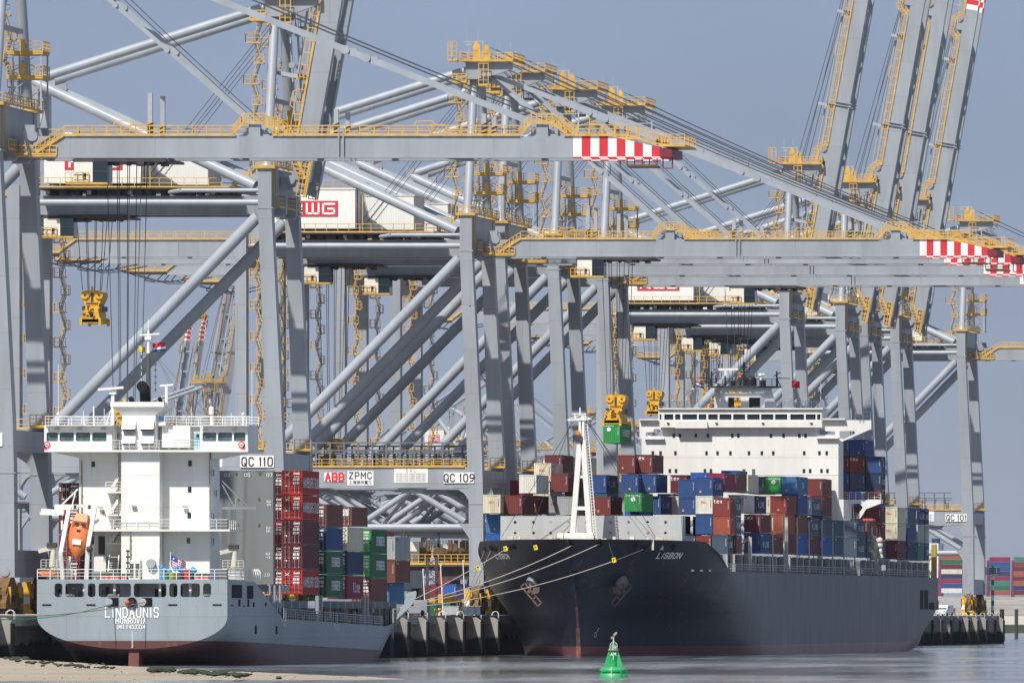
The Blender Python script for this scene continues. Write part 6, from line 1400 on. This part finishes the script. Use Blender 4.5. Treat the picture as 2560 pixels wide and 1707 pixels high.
# ---- containers of the black ship: (x left, y bottom, depth, colour, options)
K = dict
TEX = ('tex', .62, .62, 2.0)
CL = [
 # left end, ahead of the main stacks
 (1208, 1282.5, 1508, 'cream', K(f=('KOLL', .3, 1.1, 1.5), fc=PRED)), (1215, 1331.6, 1510, 'light', K(d=1)), (1215, 1377, 1509, 'royal', {}), (1262.6, 1284, 1511, 'brick', K(d=1)), (1299, 1284, 1524, 'brick', {}), (1253, 1286, 1520, 'cream', {}),
 (1298, 1232.5, 1512, 'white', {}), (1335, 1203, 1524.7, 'cream', K(f=('KOLL', .3, 1.1, 1.5), fc=PRED)), (1362, 1182, 1537, 'maroon', {}), (1333, 1245, 1537, 'cream', {}),
 (1378, 1229, 1524.7, 'brick', {}), (1412, 1241.5, 1550, 'maroon', K(f=TEX)), (1359, 1284, 1537, 'grey', K(f=('KOLL', .3, 1.4, 1.4), fc=PRED)), (1376, 1278, 1553, 'blue', {}), (1393, 1286.5, 1524.7, 'grey', {}), (1447, 1286, 1538, 'maroon', {}),
 (1398, 1228, 1563, 'orange', {}), (1275, 1245, 1560, 'crimson', {}), (1422, 1187, 1580, 'cream', {}) ,
 (1473.5, 1232, 1528, 'blue', K(s='K LINE', d=1)), (1484, 1286.5, 1527, 'brick', K(d=1)), (1476, 1248, 1545, 'teal', {}),
 (1553, 1231, 1521, 'blue', K(d=1)), (1598, 1230, 1524, 'blue', K(d=1)), (1545, 1182.6, 1530, 'brick', K(d=1)), (1588.5, 1181.5, 1532, 'brick', K(f=TEX, d=1)),
 (1561, 1278, 1511, 'green', K(dot=1)), (1562, 1305, 1516, 'royal', {}), (1609, 1285, 1524.7, 'blue', K(d=1, s='K LINE')), (1644, 1279, 1540, 'royal', {}),
 (1655, 1285, 1537.5, 'cream', {}), (1676, 1232.5, 1537.5, 'maroon', K(f=TEX)), (1712, 1232, 1550, 'cream', {}),
 (1696, 1243, 1524.7, 'blue', K(d=1)), (1739, 1238, 1524.7, 'blue', K(d=1, s='K LINE')), (1730, 1226, 1536.7, 'royal', K(c=2)), (1769.5, 1228, 1536.7, 'crimson', K(c=1)), (1800, 1228.5, 1549, 'brown', K(c=1)), (1830, 1231, 1562, 'cream', K(c=1)), (1803, 1219, 1612, 'royal', {}),
 (1656, 1334, 1524.7, 'maroon', {}), (1696, 1285, 1524.7, 'blue', K(d=1)), (1739, 1284, 1524.7, 'white', K(f=('KOLL', .3, 1.1, 1.6), fc=PRED)), (1783, 1290, 1524.7, 'red', K(f=TEX, L=5.6)), (1739, 1334.5, 1524.7, 'blue', {}), (1783, 1335.5, 1524.7, 'orange', K(L=5.6)),
 (1732, 1336, 1536, 'orange', {}), (1737, 1381, 1524.7, 'red', K(h=2.3)), (1777, 1384, 1524.7, 'slate', K(L=5.6, s='K LINE')), (1698, 1381, 1524.7, 'slate', K(h=2.3)), (1684, 1381, 1527, 'maroon', {}),
 (1797.5, 1289.5, 1531, 'slate', K(L=5.6, s='K LINE')), (1797.5, 1335.5, 1531, 'slate', K(L=5.6, s='K LINE')), (1799, 1384, 1531.2, 'brown', K(L=5.6)),
 (1816, 1281, 1557.5, 'white', K(c=1)), (1884, 1282, 1586.3, 'cream', K(c=1)),
 (1873, 1234.5, 1599, 'slate', K(d=1, c=2)), (1914.5, 1233.6, 1599, 'green', K(dot=1, c=1)), (1957, 1234.5, 1599, 'light', K(s='CAI', d=1)), (2019, 1239, 1627.5, 'brick', {}),
 (1846, 1283, 1570.5, 'navy', K(s='K LINE', c=1)), (1925.6, 1283, 1586.3, 'red', K(d=1)), (1954, 1284.5, 1599, 'blue', {}), (1989, 1287, 1615, 'slate', K(s='K LINE', dx=-.02)), (2016, 1290, 1627.5, 'maroon', {}),
 (1860, 1330, 1557.5, 'maroon', K(f=TEX, d=1)), (1860, 1382.6, 1557.5, 'blue', K(s='K LINE')), (1922, 1333, 1586.3, 'orange', {}), (1954, 1335, 1599, 'brown', {}), (1986, 1337, 1613, 'slate', K(s='K LINE')), (2016, 1340, 1627.5, 'slate', {}),
 (1905, 1383.5, 1571.5, 'maroon', {}), (1925, 1384.5, 1586.3, 'maroon', {}), (1955, 1385, 1599, 'royal', {}), (1986, 1387, 1613, 'maroon', {}), (2016, 1388, 1627.5, 'royal', {}),
 (2070, 1340.5, 1642, 'teal', {}), (2070, 1390, 1642, 'teal', {}), (2103, 1341.5, 1672, 'slate', K(s='K LINE', dx=.9)), (2103, 1392, 1672, 'slate', K(s='K LINE', dx=.9)), (2130, 1342, 1684.5, 'brown', {}), (2130, 1393, 1684.5, 'slate', K(s='K LINE')),
 # aft of the house
 (2124.7, 1139.5, 1702, 'blue', K(d=1)), (2085, 1139.5, 1702, 'slate', {}), (2124.7, 1181, 1702, 'red', K(f=TEX)), (2085, 1181, 1702, 'maroon', {}), (2165, 1181.5, 1702, 'blue', K(L=5.6, s='K')), (2085, 1224, 1702, 'blue', {}), (2124.7, 1224, 1702, 'slate', {}), (2165, 1224.5, 1702, 'navy', K(L=5.6, s='K LINE')),
 (2124.7, 1265, 1702, 'royal', {}), (2165, 1265.5, 1702, 'brick', K(L=5.6)), (2085, 1266, 1702, 'brick', {}), (2165, 1307.5, 1702, 'maroon', K(L=5.6)), (2124.7, 1307.5, 1702, 'maroon', {}), (2165, 1350, 1702, 'maroon', K(L=5.6)), (2165, 1395, 1702, 'teal', K(L=5.6)),
 (2206, 1307.5, 1724.4, 'cream', K(f=('KOLL', .3, 1.0, 1.5), fc=PRED)), (2206, 1350.5, 1724.4, 'cream', K(f=('KOLL', .3, 1.0, 1.5), fc=PRED)), (2206, 1396.5, 1724.4, 'maroon', {}),
 (2232, 1308.5, 1738, 'slate', {}), (2232, 1352, 1738, 'blue', {}), (2232, 1398, 1738, 'navy', {}),
 (2258, 1310, 1752, 'navy', K(s='K LINE')), (2258, 1354, 1752, 'grey', {}), (2258, 1400, 1752, 'aqua', {}), (2284, 1401, 1761, 'blue', K(L=5.0, s='TEX')), (2284, 1355, 1761, 'grey', K(L=5.0)), (2284, 1311, 1761, 'navy', K(L=5.0, s='K LINE'))]
rows_y = {}
recs = []
for (x0, yb, Z, col, kw) in CL:
    if kw.get('dup'): continue
    recs.append([x0, yb, Z, col, kw, int(((VY - yb) * Z / F - 7.6) / 2.5)])
TIER = ['bottom', 'second', 'third', 'fourth', 'fifth', 'sixth', 'seventh', 'eighth']
cnt = {}
def wh_(x0, Z): return 4 if Z > 1700 else (0 if x0 < 1400 else (1 if x0 < 1500 else (3 if x0 > 1850 else 2)))
for r_ in sorted(recs, key=lambda q: (q[5], q[3], q[0])):
    x0, yb, Z, col, kw, tier = r_; key = (tier, col, wh_(x0, Z)); cnt[key] = cnt.get(key, 0) + 1
    r_.append(cnt[key])
for x0, yb, Z, col, kw, tier, idx in recs:
    L_ = kw.get('L', 11.34); tot = cnt[(tier, col, wh_(x0, Z))]; tn = TIER[max(0, min(7, tier))] + ' tier'
    where = 'aft of the white bridge' if Z > 1700 else ('left of the foremast' if x0 < 1400 else ('behind the foremast' if x0 < 1500 else ('before the white bridge' if x0 > 1850 else 'right of the foremast')))
    lab = '%s container %s, %s%s' % (CNAME[col], where, tn, (', %s from left in that colour' % place_label(idx - 1, 0)) if tot > 1 else ' on the black ship')
    H_ = kw.get('h', 2.46); q = P(x0, yb, Z); X_ = q.x
    ab = [(yb - r2[1]) * Z / F for r2 in recs if abs(r2[2] - Z) < 2 and abs(r2[0] - x0) < 9 and 38 < yb - r2[1] < 56]
    if ab and 'h' not in kw: H_ = round(min(ab) - .04, 2)
    if 1520 < Z: X_ = min(X_, -194.5 - 2.27 + kw.get('dx', 0))
    if 'c' in kw: X_ = -196.78 - 2.335 * kw['c']
    sd = kw.get('s'); f_ = kw.get('f')
    o = container(X_, Z, q.z, col, L_=L_, H=H_, front=f_, fcol=kw.get('fc', PWH), side=(sd, .95, 1.25, .5, (2.0 if L_ > 8 else 1.2) if len(sd) > 3 else 1.3) if sd else None, label=lab, group='containers on the black ship', dot='num' if (kw.get('d') or f_) else None)
    if kw.get('dot'):
        b = MB(); b.tube((1.15, -.03, 1.62), (1.15, .0, 1.62), .30, 18, m=0); b.box(1.12, 1.18, -.05, -.03, 1.42, 1.82, 1); b.build('emblem', [PWH, cmat('green')], o); text('marking', 'EVERGREEN', PWH, .26, o, (1.13, -.02, 2.08), sx=1.2)
    if kw.get('d') and not f_ and random.random() < .6:
        b = MB(); zz = random.choice((.35, .55)); xx = random.choice((.5, 1.0, 1.2)); b.box(xx, xx + .26, -.02, .03, zz, zz + .28); b.build('placard', YEL, o)
# hanging container under the spreader of the second crane
o = container(-231.7 + 19.0 - 1.135, 1537 + 9.75 - 5.67, 23.45, 'green', H=2.62, label='green container hanging from the yellow spreader beside the white bridge', side=('EVERGREEN', 1.1, 1.4, .5, 1.0))
b = MB(); b.tube((.75, -.03, 1.85), (.75, 0, 1.85), .28, 18); b.build('emblem', PWH, o); text('marking', 'EVERGREEN', PWH, .2, o, (.8, -.02, 2.3))
# ------------------------------------------------------------------ buoy
bg_ = mat('buoy_green', (.035, .42, .14), .45, .3, 2.5, dcol=(.02, .18, .07))
bu = empty('buoy', P(1534, 1540, 973).to_tuple()[:2] + (WL,), 'green conical navigation buoy floating in the foreground, topped by a pale dish', 'buoy')
b = MB(); b.rev([(1.05, -.5), (1.17, -.3), (1.17, .30), (1.09, .34), (1.09, .40), (1.17, .44), (1.17, .70), (1.06, .80), (.45, .88)], n=28)
for a in (40, 130, 220, 310): b.bar((1.17 * math.cos(R(a)), 1.17 * math.sin(R(a)), .05), (1.17 * math.cos(R(a)), 1.17 * math.sin(R(a)), .72), .08)
b.build('float', bg_, bu)
b = MB(); b.rev([(.30, .8), (.27, 2.25), (.32, 2.3)], n=18); b.build('tower', bg_, bu)
for a in (-14, 60, 120, 194):
    b = MB(); c, s_ = math.cos(R(a)), math.sin(R(a)); pts = [(.25, .95), (.82, .95), (.42, 2.3), (.25, 2.3)]
    b.loft([[(c * r_ - s_ * .015, s_ * r_ + c * .015, z_) for r_, z_ in pts], [(c * r_ + s_ * .015, s_ * r_ - c * .015, z_) for r_, z_ in pts]]); b.build('fin', bg_, bu)
b = MB(); b.m = 0; b.rev([(.48, 2.32), (.48, 2.37)], n=18)
for s_ in (-1, 1): b.poly([(.34 * s_, 0, 2.35), (.28 * s_, 0, 2.85), (.12 * s_, 0, 3.0), (0, 0, 3.04)], .05); b.poly([(0, .34 * s_, 2.35), (0, .28 * s_, 2.85), (0, .12 * s_, 3.0), (0, 0, 3.04)], .05)
b.build('top_frame', mat('cream_paint', (.68, .64, .54)), bu)
b = MB(); b.rev([(.22, 2.37), (.28, 2.5), (.2, 2.75), (.1, 2.9)], n=12, m=0); b.box(.05, .3, -.3, -.1, 2.42, 2.7, 1); b.build('lantern', [bg_, STEEL], bu)
b = MB(); b.m = 0; b.bar((0, 0, 3.0), (-.02, 0, 3.4), .09); b.bar((-.02, 0, 3.35), (-.12, 0, 3.42), .08); b.bar((0, 0, 3.38), (.1, 0, 3.68), .04)
b.m = 1; c = Vector((.14, 0, 3.72)); b.loft([[tuple(c + Vector((.22 * math.cos(t) * .8, dy, .22 * math.cos(t) * .5 + .13 * math.sin(t)))) for t in [k * math.pi / 7 for k in range(14)]] for dy in (-.03, .03)])
b.tube((-.12, .02, 3.38), (-.15, -.05, 3.38), .11, 12)
b.build('sensor', [mat('cream_paint', (.68, .64, .54)), mat('grey_green_sensor', (.30, .31, .26), .6, .2, 3)], bu)
text('marking', 'AM', PWH, .36, bu, (.02, -.34, 1.98), bold=.012); text('marking', '1', PWH, .36, bu, (.02, -.34, 1.66), bold=.012)
b = MB(); b.bar((-.02, -1.22, .9), (-.02, -1.2, -.1), .05); b.build('tether', WHT, bu)
# ------------------------------------------------------------------ mooring lines
RP = mat('mooring_line', (.62, .54, .46), .8, .35, 3); RPD = mat('dark_line', (.20, .17, .14), .8, 0)
def line(p_, q_, sag, w_, m_, label, n=14):
    b = MB(); pts = cable([p_, q_], sag, n)
    for i in range(n): b.tube(pts[i], pts[i + 1], w_ / 2, 6, cap=False)
    return tag(b.build('mooring_line', m_), label, 'rope', 'mooring lines')
ends = []
for i, (px, py, side, qx, qy, sag) in enumerate(((1273, 1367, -1, 1006, 1511, .3), (1425, 1357.6 + 4, 1, 1004, 1513, .8), (1498, 1358, 1, 1003, 1515, 1.0), (1606, 1371, 1, 1012, 1518, 1.3))):
    Y_, z_ = findY(px, py, side); p_, t_, u_, n_ = on_hull(Y_, z_, side, .15); p_ += Vector((XC2, YB, 0)); q_ = P(qx, qy, 1458)
    line(p_, q_, sag, .11, RP, 'pale mooring line from the black bow to the quay, %s of four from the top' % place_label(i, 0))
for i, (px, py, qx, qy) in enumerate(((1213, 1374, 1147, 1536), (1229, 1374, 1150, 1537), (1222, 1440, 1152, 1537))):
    Y_, z_ = findY(px, py, -1); p_, t_, u_, n_ = on_hull(Y_, z_, -1, .1); p_ += Vector((XC2, YB, 0)); line(p_, P(qx, qy, 1492), .1, .09, RPD, 'thin dark breast line dropping from the black bow to the quay, %s' % ['leftmost', 'middle', 'rightmost'][i])
line(P(362, 1505, 1198.6), P(-60, 1541, 1168), .5, .10, mat('brown_line', (.30, .20, .10), .8, 0), 'brown mooring line from the grey stern to the quay at the left')
line(P(281, 1509, 1198.6), P(-60, 1544, 1168), .7, .10, mat('green_line', (.04, .28, .20), .8, 0), 'green mooring line from the grey stern to the quay at the left')
for i, (px, py) in enumerate(((1264, 1371), (1339, 1368), (1196, 1419), (1535, 1399.5))):
    Zt = 1478 if i != 2 else 1488; q = P(px, py, Zt)
    b = MB(); b.box(-.24, .24, -.04, .04, -.32, .32, 0); b.bar((-.08, -.06, .15), (-.08, -.06, -.15), .08, m=1); b.bar((-.08, -.06, .12), (.1, -.06, .12), .07)
    o = b.build('rat_guard', [mat('guard_yellow', (.85, .65, .03), .5, .1), INK]); o.location = q; o.rotation_euler = (0, R(-15), 0)
    if i == 3:
        b2 = MB(); b2.bar((0, 0, .3), (-.2, .8, 2.4), .04); b2.build('cord', ROPE, o)
    tag(o, ['yellow tag on the topmost mooring line near the black bow', 'yellow tag on the second mooring line', 'yellow tag on the thin dark lines in front of the crane leg', 'yellow tag hanging on a cord below the bow rail of the black ship'][i], 'tag', 'yellow tags on the mooring lines')
# ------------------------------------------------------------------ quay traffic and yard
def van(x, y, Z, rot, label, col=(.78, .79, .80)):
    q = P(x, 1536, Z); o = empty('van', (q.x, q.y, .12), label, 'van', rot=(0, 0, rot)); m = mat('van_paint', col, .3, .1)
    b = MB(); b.prismx([(-2.5, .3), (2.4, .3), (2.5, .9), (1.7, 1.15), (1.1, 1.95), (-2.5, 2.0)], -.95, .95); b.build('body', m, o)
    b = MB(); b.prismx([(1.6, 1.2), (1.08, 1.85), (1.14, 1.86), (1.68, 1.2)], -.8, .8); b.box(-.97, .97, .2, 1.0, 1.2, 1.75); b.build('windscreen', GLS, o)
    for sx in (-1, 1):
        for yy in (-1.6, 1.55): b = MB(); b.tube((sx * .8, yy, .36), (sx * .98, yy, .36), .36, 14); b.build('wheel', BLK, o)
        b = MB(); b.box(sx * .7 - .15, sx * .7 + .15, 2.42, 2.5, .75, .95); b.build('headlight', STEEL, o)
    return o
van(1022, 1530, 1470, R(150), 'white van parked on the quay behind the bow of the grey ship')
van(2362, 1530, 2120, R(170), 'white van with blue bumper parked near the far end of the quay')
yd = [(1068, 1538, 1760, 'dgreen'), (1108, 1538, 1760, 'dgreen'), (1148, 1538, 1760, 'aqua'), (1105, 1497, 1800, 'royal'), (1075, 1497, 1800, 'crimson'), (1140, 1500, 1800, 'navy'), (1180, 1500, 1800, 'navy'), (1180, 1538, 1800, 'navy'), (1225, 1538, 1800, 'navy'), (1180, 1462, 1800, 'slate'), (1225, 1500, 1800, 'navy'), (1088, 1462, 1800, 'red'), (1060, 1538, 1830, 'navy'), (1010, 1538, 1830, 'slate'), (1010, 1500, 1830, 'navy'), (1055, 1500, 1830, 'maroon')]
for i, (x, y, Z, col) in enumerate(yd):
    q = P(x, y, Z); o = container(q.x, Z, max(.13, q.z), col, L_=11.34, label='%s container in the quay yard behind the mooring lines, %s along' % (CNAME[col], place_label(i, 0)), group='containers in the yard')
# straddle-style yard machine, yellow
ym = empty('yard_machine', P(1112, 1536, 1700).to_tuple()[:2] + (.12,), 'yellow low lifting frame on the quay behind the mooring lines', 'machine')
b = MB(); b.box(-3.2, 3.2, -1, 1, 1.9, 2.5); b.box(-1, 1.6, -1, 1, 2.5, 3.2); b.build('frame', YELD, ym)
b = MB(); [b.box(x, x + .6, -1, 1, 0, 1.9) for x in (-3, -1, 1, 2.4)]; b.split('wheel_unit', DRK, ym)
gt = empty('gangway_tower', P(1066, 1536, 1475).to_tuple()[:2] + (.12,), 'slim dark lattice access tower on the quay under the crane platform', 'tower')
b = MB()
for x in (0, 1.2): b.bar((x, 0, 0), (x, 0, 7.6), .16); b.bar((x, 1.4, 0), (x, 1.4, 7.6), .16)
for k in range(7): b.bar((0, 0, k * 1.05), (1.2, 0, (k + 1) * 1.05), .09); b.bar((1.2, 0, k * 1.05), (0, 0, (k + 1) * 1.05), .09)
b.build('lattice', DRK, gt)
for i, x in enumerate((1064, 1108, 1164)):
    q = P(x, 1536, 1500 + i * 3); b = MB(); b.tube((0, 0, 0), (-.35, 0, 6.0 + i * .6), .07, 8); b.box(-.42, -.2, -.1, .1, 6 + i * .6, 6.12 + i * .6); o = b.build('lamp_post', WHT); o.location = (q.x, q.y, .12)
    tag(o, 'thin white leaning pole behind the mooring lines, %s of three from left' % place_label(i, 0), 'pole', 'thin white poles on the quay')
# small clutter along the quay edge: crates, stairs, reels and people seen between the ships
random.seed(21)
for i, (x, Z, col, nm) in enumerate(((1048, 1495, 'maroon', 'dark red steel skip on the quay right of the white van'), (1182, 1500, 'slate', 'slate blue tool crate on the quay near the yellow crane feet'), (1128, 1520, 'grey', 'pale tool crate on the quay behind the thin white poles'))):
    q = P(x, 1536, Z); o = empty('crate', (q.x, q.y, .12), nm, 'crate'); b = MB(); b.box(-1.1, 1.1, -.7, .7, .1, 1.2)
    for k in range(6): b.box(-1.12 + k * .42, -1.05 + k * .42, -.74, -.7, .1, 1.2)
    b.build('body', cmat(col), o); b = MB(); b.box(-1.15, 1.15, -.75, .75, 1.2, 1.28); b.build('lid', STEEL, o)
eq = empty('site_cabin', P(2378, 1536, 2135).to_tuple()[:2] + (.12,), 'pale grey equipment cabin beside the feet of the farthest crane', 'cabin')
b = MB(); b.box(-1.4, 1.9, -1, 1, 1.6, 3.2); b.bar((-1.4, -1, 0), (-1.4, -1, 1.6), .2); b.bar((1.9, -1, 0), (1.9, -1, 1.6), .2); b.bar((0.3, -1, 0), (.3, -1, 1.6), .2); b.build('shell', STEEL, eq)
b = MB(); b.box(-1.2, .9, -1.05, -1, .2, 1.4); b.build('machinery', BRN, eq)
# ------------------------------------------------------------------ far ship with stacked containers
fs = empty('far_container_ship', (0, 0, 0), 'far magenta container ship seen beyond the sea wall at the right edge', 'ship')
MG = mat('magenta_paint', (.17, .04, .10), .6, .2, .1)
b = MB(); Zf = 6300.0
def fx(x): return (x - VX) * Zf / F
def fz(y): return (VY - y) * Zf / F
b.box(fx(2330), fx(2700), Zf, Zf + 50, -5, fz(1491), 0)
for x0, x1, yt in ((2345, 2355, 1396), (2411, 2418, 1418), (2466, 2473, 1400), (2528, 2535, 1400)): b.prism([(fx(x0), fz(1491)), (fx(x1), fz(1491)), (fx(x1) - .3, fz(yt)), (fx(x0) + .5, fz(yt))], Zf - 2, Zf + 3, 0)
b.build('hull', MG, fs)
b = MB(); b.box(fx(2318), fx(2340), Zf + 12, Zf + 40, fz(1491), fz(1357), 0); b.box(fx(2321), fx(2337), Zf + 11.5, Zf + 12, fz(1380), fz(1373), 1); b.box(fx(2322), fx(2336), Zf + 14, Zf + 30, fz(1357), fz(1345), 1); b.build('bridge_house', [SHIPW, MAT['container_navy_blue']], fs)
FCS = [(2355, 1481.5, ['white', 'blue', 'crimson', 'navy', 'cream', 'maroon', 'dgreen', 'orange']), (2475, 1487, ['orange', 'dgreen', 'aqua', 'crimson', 'navy', 'blue', 'blue', 'crimson']), (2535, 1487, ['maroon', 'navy', 'orange', 'maroon', 'orange', 'maroon', 'red', 'aqua'])]
for si, (x0, y0, cols) in enumerate(FCS):
    for k, col in enumerate(cols):
        me = cont_body(11.34, 2.55); o = bpy.data.objects.new('container', me); C.objects.link(o); o.rotation_euler = (0, 0, R(-90)); o.location = (fx(x0), Zf - 1, fz(y0 - k * 11.9)); o.material_slots[0].link = 'OBJECT'; o.material_slots[0].material = cmat(col)
        tag(o, '%s container broadside on the far ship, %s up in the %s stack' % (CNAME[col], place_label(k, 0), ['left-hand', 'middle', 'right-hand'][si]), 'container', 'containers on the far ship')
# low yard clutter behind the black ship: roofs of far terminal buildings
fb = [(940, 1045, 1500, 3900, 'pale machinery building with a flat roof far behind the portal of the crane numbered 109', CRM)]
# birds
b = MB(); b.add([(-.5, 0, .12), (0, 0, 0), (.1, .1, -.03), (-.05, .05, .08)], [(0, 1, 2, 3)]); b.add([(.5, 0, .15), (0, 0, 0), (-.1, .1, -.03), (.05, .05, .08)], [(0, 1, 2, 3)]); b.bar((-.05, -.2, 0), (.05, .25, -.03), .1)
o = b.build('gull', mat('gull_dark', (.08, .07, .07), .8, 0)); o.location = P(1175, 765, 1500); tag(o, 'small dark gull flying across the front leg of the crane numbered 109', 'bird')
# ------------------------------------------------------------------ haze
HAZE = 0.000014
if HAZE > 0:
    b = MB(); b.box(-3500, 1500, -60, 8200, -8, 520); o = b.build('haze', GREY); o['kind'] = 'stuff'
    hm = bpy.data.materials.new('haze_air'); hm.use_nodes = True; t = hm.node_tree; t.nodes.clear(); ou = t.nodes.new('ShaderNodeOutputMaterial'); pv = t.nodes.new('ShaderNodeVolumePrincipled')
    pv.inputs['Color'].default_value = (.80, .88, 1.0, 1); pv.inputs['Density'].default_value = HAZE; pv.inputs['Anisotropy'].default_value = .2; t.links.new(pv.outputs[0], ou.inputs['Volume'])
    o.data.materials.clear(); o.data.materials.append(hm)

for o in bpy.data.objects:
    if 'label' in o and len(o['label'].replace('-',' ').split()) > 16: print('LONG', o.name, o['label'])
